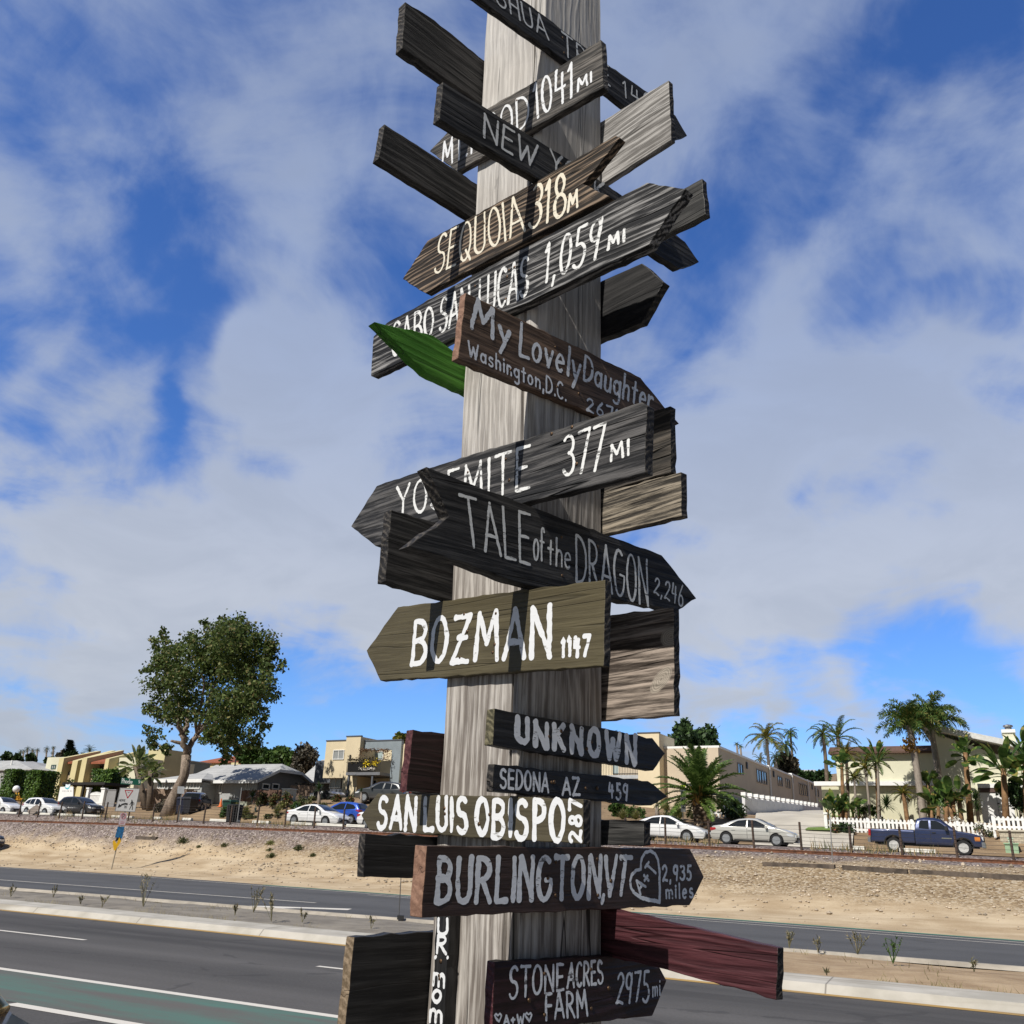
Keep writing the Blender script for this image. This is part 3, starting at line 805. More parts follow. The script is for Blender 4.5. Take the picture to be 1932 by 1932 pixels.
# rails and sleepers
m_rust = plain('rusty_rail_steel', (0.165, 0.072, 0.040), rough=0.75, metal=0.3, var=0.35, scale=6)
for k, dp in enumerate((0, 1.51)):
    rl = MB()
    prf = [(-.07, -.17), (.07, -.17), (.07, -.15), (.012, -.13), (.012, -.045), (.036, -.035), (.036, 0), (-.036, 0), (-.036, -.035), (-.012, -.045), (-.012, -.13), (-.07, -.15)]
    sr = [-250] + frange(-150, 40, 4) + [80]
    n_ = len(prf)
    for s in sr:
        for a, z in prf: rl.v.append(tuple(W3(s, P_RAIL+dp+a, zrail(s)+z+.01)))
    for i in range(len(sr)-1):
        for j in range(n_): rl.f.append((i*n_+j, i*n_+(j+1) % n_, (i+1)*n_+(j+1) % n_, (i+1)*n_+j)); rl.m.append(0); rl.sm.append(False)
    o = rl.build('rail', m_rust, mw=ROADM)
    tag(o, ('rusty steel rail, the nearer of the two along the top of the ballast', 'rusty steel rail, the farther of the two on the ballast')[k], 'rail', 'rails of the railway track')
m_tie = plain('weathered_sleeper', (0.085, 0.068, 0.055), rough=.9, var=.45, scale=2.5, bump=.5, bscale=20, dirt=(.17, .13, .10))
# old timbers laid along the ballast at the right
for k, (x0, y0, x1, y1, lb) in enumerate((
        (1440, 1627, 1575, 1632, 'dark old timber lying along the ballast, the left one beside the thin rod'),
        (1590, 1633, 1712, 1641, 'dark old timber lying along the ballast, the middle one of three'),
        (1718, 1641, 1960, 1654, 'dark old timber lying along the ballast, the long right one running out of the picture'),
        (840, 1589, 905, 1591, 'dark old timber lying on the gravel left of the sign post'),
        (258, 1577, 296, 1579, 'short dark timber lying on the gravel right of the yield sign'))):
    pp = 42.6 if x0 > 1000 else 43.2
    def hit_(x, y):
        for i in range(120):
            q = at_p(x, y, 38+i*.06)
            if q.z <= zbank(*SP(q))+.10: return q
        return at_p(x, y, pp)
    a = hit_(x0, y0+2); c_ = hit_(x1, y1+2)
    tb = MB(); ax = (c_-a).normalized(); up = Vector((0, 0, 1))
    tb.box(((a+c_)/2 - Vector((0, 0, .06))), ((c_-a).length, .20, .24), (ax, up.cross(ax).normalized(), ax.cross(up.cross(ax)).normalized() if False else up))
    o = tb.build('timber', m_tie, loc=tuple((a+c_)/2))
    tag(o, lb, 'timber', 'old timbers along the ballast')

# loose stones on the bank: nobody could count them
m_stone = plain('loose_stone', (0.40, 0.33, 0.25), rough=0.9, var=0.45, scale=0.8)
st = MB(); rs_ = random.Random(11)
for k in range(4200):
    s = rs_.uniform(-80, 2); pe = p_sand(s)
    p = rs_.uniform(pe+3.0+(2.5 if s < -40 else 0), 44.6) if k % 6 else rs_.uniform(pe+.5, 42)
    r = abs(rs_.gauss(0, .035))+.02
    c_ = W3(s, p, zbank(s, p)+r*.3); vs = []
    for q in ((1, 0, 0), (-1, 0, 0), (0, 1, 0), (0, -1, 0), (0, 0, .7), (0, 0, -.7)):
        vs.append(c_ + Vector(q)*r*rs_.uniform(.7, 1.3))
    st.add(vs, [(0, 2, 4), (2, 1, 4), (1, 3, 4), (3, 0, 4), (2, 0, 5), (1, 2, 5), (3, 1, 5), (0, 3, 5)])
tag(st.build('loose_stones', m_stone, mw=ROADM), kind='stuff')

# short dry grass in the joints of the median, uncountable
m = MB(); rg = random.Random(41)
for k in range(2600):
    s = rg.uniform(-40, 2); near = rg.random() < .5; p = (p_mc(s)+abs(rg.gauss(0, .18)) if near else rg.uniform(p_mc(s), p_mf(s)-.3))
    if mnoise.noise((s*.5, p*.4, 1.2)) < .12: continue
    q = W3(s, p, zmed(s, p)-.01); h_ = rg.uniform(.04, .16); d = Vector((rg.gauss(0, .5), rg.gauss(0, .5), 1))*h_; w_ = DV*.007; m.add([q-w_, q+w_, q+d], [(0, 1, 2)])
tag(m.build('median_grass', plain('dry_median_grass', (.20, .17, .09), rough=.9, var=.4, scale=1), mw=ROADM, fix=False), kind='stuff')
# ------------------------------------------------------------------ buildings
QM = {0: (0, 1095.5, .36691), 1: (0, 1385.5, .11675), 2: (193.3, 1385.5, .11675), 3: (386.6, 1417.7, .11675), 4: (580.0, 1353.3, .11675),
      5: (1134.2, 1340.4, .14010), 6: (1321.1, 1353.3, .13342), 7: (1546.6, 1288.9, .16683), 8: (1707.7, 1288.9, .18353), 9: (1160.0, 1256.6, .3996)}
UP = Vector((0, 0, 1))


def Q(i, x, y):
    a, c_, k = QM[i]; return a+k*x, c_+k*y


def qsz(i, x, y, p): return sz(*Q(i, x, y), p)


def at_s(x, y, s):
    d = px_dir(x, y); return CAM + d*(s/d.dot(DV))


def pxm(x, y, p): return (at_p(x, y, p)-CAM).dot(FWD)/FPX


def stucco(name, col, var=0.06): return plain(name, col, rough=0.9, var=var, scale=0.5, bump=0.25, bscale=25, spec=0.15)


m_glass = glass_mat('window_glass', (0.03, 0.038, 0.045))
m_glass2 = glass_mat('curtained_glass', (0.30, 0.31, 0.31), 0.15)
m_wframe = plain('white_window_frame', (0.78, 0.77, 0.74), rough=0.5, var=0.04)
m_dframe = plain('dark_trim', (0.035, 0.033, 0.032), rough=0.6, var=0.1)
m_white = plain('white_trim_paint', (0.80, 0.80, 0.78), rough=0.6, var=0.04)


def roof_mat(name, a, c_, rows=3.0, tile=False):
    m, t, b = mat_new(name)
    co = t.coord('Object'); n = t.noise(co, .8, 5, .6); n2 = t.noise(co, 14, 3, .7)
    f = t.math('ADD', t.math('MULTIPLY', n, .6), t.math('MULTIPLY', n2, .5))
    c = t.mix(t.smooth(f, .35, .75), a, c_)
    sp = t.new('ShaderNodeSeparateXYZ'); t.put(sp.inputs[0], co)
    w1 = t.math('FRACT', t.math('MULTIPLY', sp.outputs['Z'], rows))
    c = t.mix(t.smooth(w1, 0.0, 0.14, 0.45, 0.0), c, tuple(x*.5 for x in a))
    h = w1
    if tile:
        w2 = t.math('SINE', t.math('MULTIPLY', t.vmath('DOT_PRODUCT', co, tuple(DV)), 22))
        c = t.mix(t.smooth(w2, -1, -.4, .5, 0), c, tuple(x*.45 for x in a)); h = t.math('ADD', w1, w2)
    t.put(b.inputs['Base Color'], c); b.inputs['Roughness'].default_value = .85; b.inputs['Specular IOR Level'].default_value = .2
    t.put(b.inputs['Normal'], t.bump(h, .4, .03))
    return m


def siding(name, col, rows=4.2):
    m, t, b = mat_new(name)
    co = t.coord('Object'); sp = t.new('ShaderNodeSeparateXYZ'); t.put(sp.inputs[0], co)
    w1 = t.math('FRACT', t.math('MULTIPLY', sp.outputs['Z'], rows)); n = t.noise(co, 1.5, 4, .6)
    c = t.mix(t.smooth(n, .3, .7), tuple(x*.93 for x in col), tuple(x*1.07 for x in col))
    t.put(b.inputs['Base Color'], t.mix(t.smooth(w1, 0, .12, .55, 0), c, tuple(x*.45 for x in col)))
    b.inputs['Roughness'].default_value = .7; t.put(b.inputs['Normal'], t.bump(w1, .5, .05))
    return m


def window(root, c, u, n, w, h, fm=None, gm=None, mull=1, fw=.07, name='window'):
    """framed window: c centre on the wall face, u along the wall, n outwards"""
    f = MB(); fm = fm or m_wframe; gm = gm or m_glass
    ax = (u, n, UP); t_ = .12
    for k in (-1, 1):
        f.box(c + u*(k*(w/2-fw/2)) + n*.03, (fw, t_, h), ax)
        f.box(c + UP*(k*(h/2-fw/2)) + n*.03, (w-2*fw-.004, t_-.004, fw), ax)
    for k in range(mull):
        f.box(c + u*(-w/2 + w*(k+1)/(mull+1)) + n*.025, (fw*.8, t_-.02, h-2*fw-.004), ax)
    fo = f.build(name, fm, root)
    g = MB(); g.box(c + n*.012, (w-2*fw-.01, .02, h-2*fw-.01), ax)
    g.build('pane', gm, fo)
    return fo


def win_px(root, q, x0, y0, x1, y1, p, **kw):
    s0, z0 = qsz(q, x0, y1, p); s1, z1 = qsz(q, x1, y0, p)
    return window(root, W3((s0+s1)/2, p, (z0+z1)/2), DV, -NV, abs(s1-s0), abs(z1-z0), **kw)


def win_end(root, q, x0, y0, x1, y1, s, **kw):
    a = at_s(*Q(q, x0, y1), s); c_ = at_s(*Q(q, x1, y0), s)
    p0, p1 = a.dot(NV), c_.dot(NV)
    return window(root, W3(s, (p0+p1)/2, (a.z+c_.z)/2), NV, DV, abs(p1-p0), abs(c_.z-a.z), **kw)


def bld(name, s, p, label, cat='building'):
    return thing(name, tuple(W3(s, p, zlot(s, p))), label, cat)


def rb(root, name, mat, *boxes):
    m = MB()
    for bx in boxes: m.rbox(*bx)
    return m.build(name, mat, root)


def hip(root, name, mat, s0, s1, p0, p1, ze, zr, rs0, rs1, ov=.4, th=.14, rp=None):
    """roof with a ridge along s from rs0 to rs1"""
    rp = (p0+p1)/2 if rp is None else rp
    m = MB(); a, b_, c_, d = W3(s0-ov, p0-ov, ze), W3(s1+ov, p0-ov, ze), W3(s1+ov, p1+ov, ze), W3(s0-ov, p1+ov, ze)
    e, f = W3(rs0, rp, zr), W3(rs1, rp, zr); dn = UP*-th
    m.add([a, b_, c_, d, e, f, a+dn, b_+dn, c_+dn, d+dn], [(0, 1, 5, 4), (1, 2, 5), (2, 3, 4, 5), (3, 0, 4), (0, 6, 7, 1), (1, 7, 8, 2), (2, 8, 9, 3), (3, 9, 6, 0), (6, 9, 8, 7)])
    return m.build(name, mat, root)


# -- far left: grey-roofed houses
m_shingle = roof_mat('grey_shingle', (0.33, 0.33, 0.325), (0.47, 0.47, 0.46), 3.2)
m_greywall = stucco('grey_render', (0.30, 0.30, 0.31))
s1, ze = qsz(1, 520, 572, 80); sr, zr = qsz(1, 250, 420, 84)
h = bld('grey_house', s1-8, 84, 'grey house with a pale shingle hip roof behind the leftmost clipped hedge', 'house')
rb(h, 'wall', m_greywall, (s1-22, s1-.4, 80.4, 88, zlot(s1, 84)-3, ze))
rf = hip(h, 'roof', m_shingle, s1-22, s1-.4, 80.4, 88, ze+.1, zr, s1-20, sr)
vp = MB(); vs_, vz = qsz(1, 185, 480, 82); vp.tube([W3(vs_, 82, vz-1), W3(vs_, 82, vz+.5)], .12, 8); vp.build('vent_pipe', m_white, rf)
win_px(h, 1, 5, 620, 60, 690, 80.4, gm=m_glass)
s1, ze = qsz(1, 740, 556, 90); sr, zr = qsz(1, 560, 440, 95)
h = bld('grey_house', s1-5, 94, 'second grey-roofed house peeping out between the hedge and the yellow building', 'house')
rb(h, 'wall', m_greywall, (s1-16, s1-.4, 90.4, 99, zlot(s1, 94)-3, ze))
hip(h, 'roof', roof_mat('dark_shingle', (0.24, 0.24, 0.245), (0.36, 0.36, 0.365), 3.2), s1-16, s1-.4, 90.4, 99, ze+.1, zr, s1-14, sr)

# -- yellow building with tiled shed roofs between sloping fins
m_yel = stucco('pale_yellow_render', (0.60, 0.53, 0.30)); m_yel2 = stucco('cream_render', (0.62, 0.60, 0.46)); m_tile = roof_mat('red_roof_tiles', (0.24, 0.075, 0.04), (0.40, 0.15, 0.085), 2.2, True)
P0 = 84.0
yb = bld('yellow_building', sz(170, 1470, P0)[0], P0+6, 'pale yellow building with red tiled shed roofs between sloping fins', 'building')
sA, zA = qsz(1, 770, 372, P0); sB, zB = qsz(1, 1100, 372, P0)
zb = zlot(sA, P0)-3
rb(yb, 'wall', m_yel2, (sA, sB, P0, P0+14, zb, zA))
win_px(yb, 1, 825, 492, 912, 560, P0, fm=plain('green_frame', (0.03, 0.10, 0.09)), gm=m_glass2)
fins = [(1085, 1160, 400), (1300, 1385, 440), (1455, 1535, 400), (1830, 1890, 410)]
zt_back = at_p(*Q(1, 1590, 268), P0+4.4).z
fin_s = []
for k, (xa, xb, yt) in enumerate(fins):
    sa, za = qsz(1, xa, yt, P0); sb, _ = qsz(1, xb, yt, P0)
    m = MB(); pr = [W3(sa, P0-1.2, zb), W3(sa, P0-1.2, za), W3(sa, P0+4.4, zt_back), W3(sa, P0+4.4, zb)]
    m.prism(pr, DV*(sb-sa)); m.build('fin_wall', m_yel, yb); fin_s.append((sa, sb, za))
for (k0, k1) in ((0, 1), (2, 3)):
    sa = fin_s[k0][1]+.02; sb = fin_s[k1][0]-.02
    zf = qsz(1, 1230 if k0 == 0 else 1700, 452, P0)[1]
    m = MB(); m.prism([W3(sa, P0-.6, zf), W3(sa, P0+4.4, zt_back-.55), W3(sa, P0+4.4, zt_back-.8), W3(sa, P0-.6, zf-.25)], DV*(sb-sa)); m.build('tile_roof', m_tile, yb)
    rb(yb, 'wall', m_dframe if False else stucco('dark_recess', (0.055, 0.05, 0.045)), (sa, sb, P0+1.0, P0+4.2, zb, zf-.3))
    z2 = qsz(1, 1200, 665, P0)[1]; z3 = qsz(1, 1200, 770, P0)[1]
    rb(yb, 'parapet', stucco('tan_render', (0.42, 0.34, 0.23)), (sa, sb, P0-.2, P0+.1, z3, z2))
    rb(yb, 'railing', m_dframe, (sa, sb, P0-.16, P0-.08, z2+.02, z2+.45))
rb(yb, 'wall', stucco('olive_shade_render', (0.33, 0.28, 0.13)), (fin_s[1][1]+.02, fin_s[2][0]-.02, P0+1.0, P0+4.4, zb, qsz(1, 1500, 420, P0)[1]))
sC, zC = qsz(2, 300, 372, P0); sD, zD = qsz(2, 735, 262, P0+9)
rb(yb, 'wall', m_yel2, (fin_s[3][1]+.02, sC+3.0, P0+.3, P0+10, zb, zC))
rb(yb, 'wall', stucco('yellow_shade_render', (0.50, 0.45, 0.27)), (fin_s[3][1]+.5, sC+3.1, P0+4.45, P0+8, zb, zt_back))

# -- grey-green building behind the banana trees, seen by its shaded end wall
sE = at_p(*Q(2, 735, 350), 92).dot(DV); zE = at_p(*Q(2, 735, 350), 92).z
gb = bld('grey_building', sE-3, 100, 'grey-green flat-roofed building behind the white banana trees', 'building')
pE = at_s(*Q(2, 1215, 410), sE).dot(NV)
rb(gb, 'wall', stucco('grey_green_render', (0.25, 0.28, 0.26)), (sE-6, sE, 92, max(pE, 104), zlot(sE, 95)-4, zE))
rb(gb, 'coping', plain('pale_coping', (.45, .45, .42)), (sE-6.1, sE+.1, 91.9, max(pE, 104)+.1, zE+.004, zE+.16))
win_end(gb, 2, 1112, 490, 1200, 556, sE, fm=m_dframe)

# -- tiled roof far behind the bungalow
s0, z0 = qsz(2, 1440, 345, 112); s1, z1 = qsz(2, 1830, 455, 112)
tb = bld('tiled_house', (s0+s1)/2, 118, 'distant yellow house with an orange tiled roof above the grey bungalow', 'house')
s2, z2 = qsz(3, 680, 190, 112)
rb(tb, 'wall', m_yel, (s0, s2, 112.5, 122, z1-6, z1))
hip(tb, 'roof', m_tile, s0+1, s1+2.5, 112.5, 122, z1+.05, qsz(2, 1560, 352, 116)[1], s0+3, s1-1)
hip(tb, 'roof', m_tile, s1+5.5, s2, 112.5, 122, z1-.2, z1+1.3, s1+6.5, s2-2.5)

# -- grey bungalow
PB = 72.0
sR, zE_ = qsz(3, 850, 470, PB); sL = sz(296, 1470, PB)[0]
wdp = 8.8; zr_ = at_p(*Q(3, 1080, 205), PB+4.4).z
bg = bld('grey_bungalow', (sL+sR)/2, PB+4, 'low grey bungalow with a pale shingle roof and white trim', 'house')
zb = zlot(sR, PB)-2.5
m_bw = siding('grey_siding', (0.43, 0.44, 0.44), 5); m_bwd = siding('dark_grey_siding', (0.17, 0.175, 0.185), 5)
sM = sz(*Q(2, 1620, 740), PB)[0]
rb(bg, 'wall', m_bw, (sM, sR-.3, PB+.4, PB+wdp-.4, zb, zE_-.05))
m = MB()   # clipped gable at the right end
zc = zr_-.75; k = .75/(zr_-zE_)
pm = PB+wdp/2
prof_ = [W3(sR-.28, PB+.4, zE_-.05), W3(sR-.28, pm-k*wdp/2, zc-.12), W3(sR-.28, pm+k*wdp/2, zc-.12), W3(sR-.28, PB+wdp-.4, zE_-.05), W3(sR-.28, PB+wdp-.4, zb), W3(sR-.28, PB+.4, zb)]
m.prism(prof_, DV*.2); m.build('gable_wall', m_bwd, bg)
m = MB(); th = UP*-.16
sl_ = sL+7
ov = .45
pts = [W3(sL+4, PB-ov, zE_), W3(sR+ov, PB-ov, zE_), W3(sR+ov, pm-k*(wdp/2+ov), zc), W3(sR-.9, pm, zr_), W3(sL+4, pm, zr_)]
m.add(pts + [p+th for p in pts], [(0, 1, 2, 3, 4), (9, 8, 7, 6, 5), (0, 5, 6, 1), (1, 6, 7, 2), (0, 4, 9, 5)])
pts = [W3(sL+4, PB+wdp+ov, zE_), W3(sR+ov, PB+wdp+ov, zE_), W3(sR+ov, pm+k*(wdp/2+ov), zc), W3(sR-.9, pm, zr_), W3(sL+4, pm, zr_)]
m.add(pts + [p+th for p in pts], [(4, 3, 2, 1, 0), (5, 6, 7, 8, 9), (1, 6, 5, 0), (2, 7, 6, 1), (5, 9, 4, 0)])
m.add([W3(sR+ov, pm-k*(wdp/2+ov), zc), W3(sR+ov, pm+k*(wdp/2+ov), zc), W3(sR-.9, pm, zr_)], [(0, 1, 2)])
rf = m.build('roof', m_shingle, bg)
fa = MB(); fa.rbox(sM-.3, sR+ov+.06, PB-ov-.07, PB-ov-.01, zE_-.30, zE_+.02)
fa.prism([W3(sR+ov+.005, PB-ov, zE_-.26), W3(sR+ov+.005, PB-ov, zE_+.03), W3(sR+ov+.005, pm-k*(wdp/2+ov), zc+.03), W3(sR+ov+.005, pm+k*(wdp/2+ov), zc+.03), W3(sR+ov+.005, PB+wdp+ov, zE_+.03), W3(sR+ov+.005, PB+wdp+ov, zE_-.26), W3(sR+ov+.005, pm+k*(wdp/2+ov), zc-.26), W3(sR+ov+.005, pm-k*(wdp/2+ov), zc-.26)], DV*.05)
fa.build('fascia', m_white, bg)
vp = MB(); vs_, vz = qsz(3, 488, 205, PB+4); vp.tube([W3(vs_, PB+4, zr_-.3), W3(vs_, PB+4, zr_+.55)], .08, 8); vp.build('vent_pipe', m_dframe, rf)
# left wing with small hip roof
sa, zw = qsz(2, 845, 740, PB-2); sb, _ = qsz(2, 1600, 740, PB-2); zwr = at_p(*Q(2, 1400, 625), PB+.5).z
rb(bg, 'wall', siding('wing_siding', (0.40, 0.42, 0.42), 5), (sa+.4, sb-.2, PB-1.6, PB+3, zb, zw-.2))
hip(bg, 'roof', m_shingle, sa+.3, sb-.3, PB-1.6, PB+3.5, zw+.1, zwr, sa+3.2, sb-2.2, rp=PB+.8)
rb(bg, 'fascia', m_white, (sa-.12, sb+.12, PB-2.08, PB-2.01, zw-.24, zw+.1))
for (xa, xb) in ((890, 1030), (1060, 1180), (1360, 1400), (1415, 1590)): win_px(bg, 2, xa, 775, xb, 880, PB-1.6, gm=m_glass2, mull=2 if xb-xa > 100 else 0)
win_px(bg, 3, 225, 490, 300, 680, PB+.4, gm=m_glass2, mull=0); win_px(bg, 3, 665, 490, 755, 620, PB+.4, gm=m_glass2, mull=1)
for (xa, xb) in ((915, 1045), (1075, 1200)): win_end(bg, 3, xa, 525, xb, 610, sR-.08, mull=0, fw=.12)
rb(bg, 'porch', m_bwd, (sb+.1, sM-.05, PB+1.5, PB+5, zb, zE_-.3))
rb(bg, 'lean_to_roof', m_dframe, (sR+.6, sR+5.5, PB+5, PB+8.5, qsz(3, 1500, 520, PB+5)[1], qsz(3, 1500, 505, PB+5)[1]))

# grey pyramid roof beyond
s0, z0 = qsz(3, 1470, 500, 84); s1, _ = qsz(3, 1850, 500, 84); s2, z2 = qsz(4, 180, 800, 88)
h = bld('grey_house', (s0+s1)/2, 88, 'pale grey pyramid-roofed house between the bungalow and the beige apartments', 'house')
rb(h, 'wall', m_greywall, (s0+.5, s1+4, 84.5, 93, z0-5, z0-.05)); hip(h, 'roof', m_shingle, s0+.4, s1+4, 84.4, 93, z0, z2+.9, s2-.2, s2+1.5)

# -- beige and grey apartments
m_beige = stucco('beige_render', (0.66, 0.56, 0.385)); m_beige2 = stucco('light_beige_render', (0.70, 0.60, 0.42)); m_gsid = siding('blue_grey_siding', (0.25, 0.295, 0.325), 4.5); m_dgrey = stucco('slate_grey_render', (0.105, 0.115, 0.135))
PA_ = 76.0


def S4(x, y, p=None): return qsz(4, x, y, p or PA_)


ap = bld('apartment_building', S4(700, 900)[0], PA_+6, 'beige and blue-grey two storey apartment building with a flower balcony, left of the post', 'building')
zb = zlot(S4(700, 900)[0], PA_)-2
sA = S4(308, 400)[0]; sB = S4(640, 400)[0]; sC = S4(880, 320)[0]; sF = S4(1478, 370)[0]
zT = S4(470, 385)[1]; zO = S4(400, 980)[1]; zTw = S4(760, 318)[1]; zG = S4(1200, 372)[1]
rb(ap, 'wall', m_beige, (sA, sB, PA_, PA_+12, zO, zT))
rb(ap, 'wall', m_dgrey, (sA+.3, sB, PA_+1.0, PA_+12, zb, zO-.01))
rb(ap, 'wall', m_dgrey, (sA-3.2, sA-.01, PA_+2.5, PA_+12, zb, S4(230, 700, PA_+2.5)[1]))
rb(ap, 'tower_wall', m_beige, (sB+.01, sC, PA_-.15, PA_+3.2, zb, zTw))
zBal = S4(950, 890)[1]; zBalT = S4(1100, 520)[1]
sG0 = sC+.02
# grey block with recessed balconies: lintel, side panel, back wall
sP = S4(1305, 700)[0]
rb(ap, 'siding_panel', m_gsid, (sG0, sF, PA_+.5, PA_+.9, zBalT, zG), (sP, sF, PA_+.5, PA_+12, zb, zBalT-.002))
rb(ap, 'wall', m_beige2, (sG0, sP, PA_+2.6, PA_+12, zb, zG-.05))
rb(ap, 'wall', m_beige2, (sF+.01, S4(2500, 700)[0], PA_+.8, PA_+12, S4(1500, 1010)[1], S4(1530, 415)[1]))
rb(ap, 'wall', m_dgrey, (sF+.01, S4(2500, 700)[0], PA_+3.2, PA_+12, zb, S4(1500, 1010)[1]-.01))
rb(ap, 'coping', m_dgrey, (sA-.05, sB-.01, PA_-.06, PA_+.2, zT+.004, zT+.12), (sB-.04, sC+.05, PA_-.2, PA_+.1, zTw+.004, zTw+.12), (sC+.07, sF+.05, PA_+.44, PA_+.8, zG+.004, zG+.12))
win_px(ap, 4, 412, 525, 607, 685, PA_, gm=m_glass2); win_px(ap, 4, 360, 990, 552, 1145, PA_+.99, gm=m_glass2)
win_px(ap, 4, 925, 545, 1240, 690, PA_+2.6, gm=glass_mat('pale_glass', (0.38, 0.46, 0.46), .1)); win_px(ap, 4, 900, 1010, 1130, 1165, PA_+2.6, gm=m_glass)
# balcony
bz = S4(950, 905)[1]; sQ0 = S4(752, 800)[0]; sQ1 = S4(1165, 800)[0]
bal = rb(ap, 'balcony', plain('grey_balcony_slab', (0.16, 0.165, 0.18)), (sQ0, sP-.02, PA_-1.2, PA_+2.5, bz-.28, bz))
rl = MB(); zr2 = S4(900, 690)[1]
rl.rbox(sQ0, sP-.05, PA_-1.2, PA_-1.14, zr2-.06, zr2); rl.rbox(sP-.12, sP-.05, PA_-1.13, PA_+.45, zr2-.06, zr2)
nn = 34
for k in range(nn+1):
    s = sQ0 + (sP-.1-sQ0)*k/nn; rl.rbox(s, s+.03, PA_-1.19, PA_-1.15, bz+.004, zr2-.064)
rl.build('railing', m_dframe, bal)
ml = rb(bal, 'privacy_screen', plain('black_screen_mesh', (0.02, 0.02, 0.022)), (sQ0+.05, sQ1, PA_-1.12, PA_-1.09, bz+.02, zr2-.3))
for x in (770, 1150):
    s = S4(x, 1000)[0]; rb(ap, 'balcony_post', m_dgrey, (s-.09, s+.09, PA_-1.1, PA_-.92, zb, bz-.285))
fl = MB(); rf_ = random.Random(5)
for k in range(260):
    s = rf_.uniform(sQ0+.1, sP-.3); z = zr2 + rf_.gauss(-.05, .14); c_ = W3(s, PA_-1.28+rf_.uniform(-.1, .1), z)
    v = [Vector((rf_.gauss(0, .07), rf_.gauss(0, .07), rf_.gauss(0, .07))) for _ in range(3)]; fl.mi = 0; fl.add([c_+q for q in v], [(0, 1, 2)])
fl.build('balcony_plants', plain('trailing_leaves', (0.10, 0.075, 0.03), var=.5), bal, fix=False)
fl = MB()
for (x, y) in ((960, 745), (1095, 735)):
    s, z = S4(x, y, PA_-1.25)
    for k in range(70):
        c_ = W3(s+rf_.gauss(0, .20), PA_-1.30+rf_.uniform(-.08, .08), z+rf_.gauss(0, .15)); v = [Vector((rf_.gauss(0, .07), rf_.gauss(0, .07), rf_.gauss(0, .07))) for _ in range(3)]; fl.add([c_+q for q in v], [(0, 1, 2)])
fl.build('yellow_flowers', plain('yellow_petals', (0.80, 0.62, 0.03), var=.15), bal, fix=False)
fl = MB()
for k in range(90):
    s, z = S4(rf_.uniform(825, 1095), rf_.uniform(810, 850), PA_-1.25); c_ = W3(s, PA_-1.24, z); v = [Vector((rf_.gauss(0, .06), rf_.gauss(0, .03), rf_.gauss(0, .06))) for _ in range(3)]; fl.add([c_+q for q in v], [(0, 1, 2)])
fl.build('balcony_ornaments', plain('white_ornament', (0.7, 0.66, 0.6)), bal, fix=False)
aw = MB()
for k in range(420):
    s, z = S4(*((rf_.uniform(845, 1300), rf_.gauss(530, 14)) if k % 3 else (rf_.choice((rf_.gauss(870, 25), rf_.gauss(1270, 30))), rf_.uniform(530, 690))), PA_-.2)
    c_ = W3(s, PA_+rf_.uniform(-.6, .3), z); v = [Vector((rf_.gauss(0, .08), rf_.gauss(0, .08), rf_.gauss(0, .06))) for _ in range(3)]; aw.add([c_+q for q in v], [(0, 1, 2)])
aw.build('dry_vine', plain('dry_vine_leaf', (0.16, 0.085, 0.04), var=.5), bal, fix=False)
rb(ap, 'wall_lamp', m_dframe, (S4(712, 640)[0]-.07, S4(712, 640)[0]+.07, PA_-.28, PA_-.16, S4(712, 690)[1], S4(712, 610)[1]))

# right half of the apartments, seen between the boards and the big palm
ar_ = bld('apartment_building', qsz(5, 400, 700, PA_)[0], PA_+6, 'beige apartment block with a railed balcony, right of the post behind the two black boards', 'building')
S5 = lambda x, y, p=PA_: qsz(5, x, y, p)
zb = zlot(S5(400, 900)[0], PA_)-3
sT0 = S5(500, 310)[0]; sT1 = S5(788, 310)[0]; sL0 = S5(-350, 600)[0]
rb(ar_, 'tower_wall', m_beige2, (sT0, sT1, PA_-.2, PA_+4, zb, S5(640, 312)[1]))
rb(ar_, 'wall', m_beige2, (sL0, sT0-.01, PA_+2.2, PA_+12, zb, S5(300, 380)[1]))
rb(ar_, 'wall', m_gsid, (sT1+.01, sT1+5, PA_+1.5, PA_+12, zb, S5(860, 1110, PA_)[1]))
bz = S5(200, 868)[1]
bal = rb(ar_, 'balcony', plain('pale_balcony_slab', (0.42, 0.44, 0.46)), (sL0, sT0-.02, PA_+.2, PA_+2.15, bz-.3, bz))
rl = MB(); rl.rbox(sL0, sT0-.05, PA_+.2, PA_+.25, bz+.95, bz+1.0)
for k in range(40):
    s = sL0+.1+(sT0-.2-sL0)*k/39; rl.rbox(s, s+.025, PA_+.21, PA_+.24, bz+.004, bz+.946)
rl.build('railing', m_dframe, bal)
win_px(ar_, 5, 160, 690, 420, 860, PA_+2.2, gm=glass_mat('pale_glass', (0.38, 0.46, 0.46), .1), fm=m_dframe)
rb(ar_, 'coping', m_dgrey, (sT0-.05, sT1+.05, PA_-.25, PA_+.1, S5(640, 312)[1]+.004, S5(640, 312)[1]+.1))
win_px(ar_, 5, -100, 960, 300, 1120, PA_+2.2, gm=m_glass)

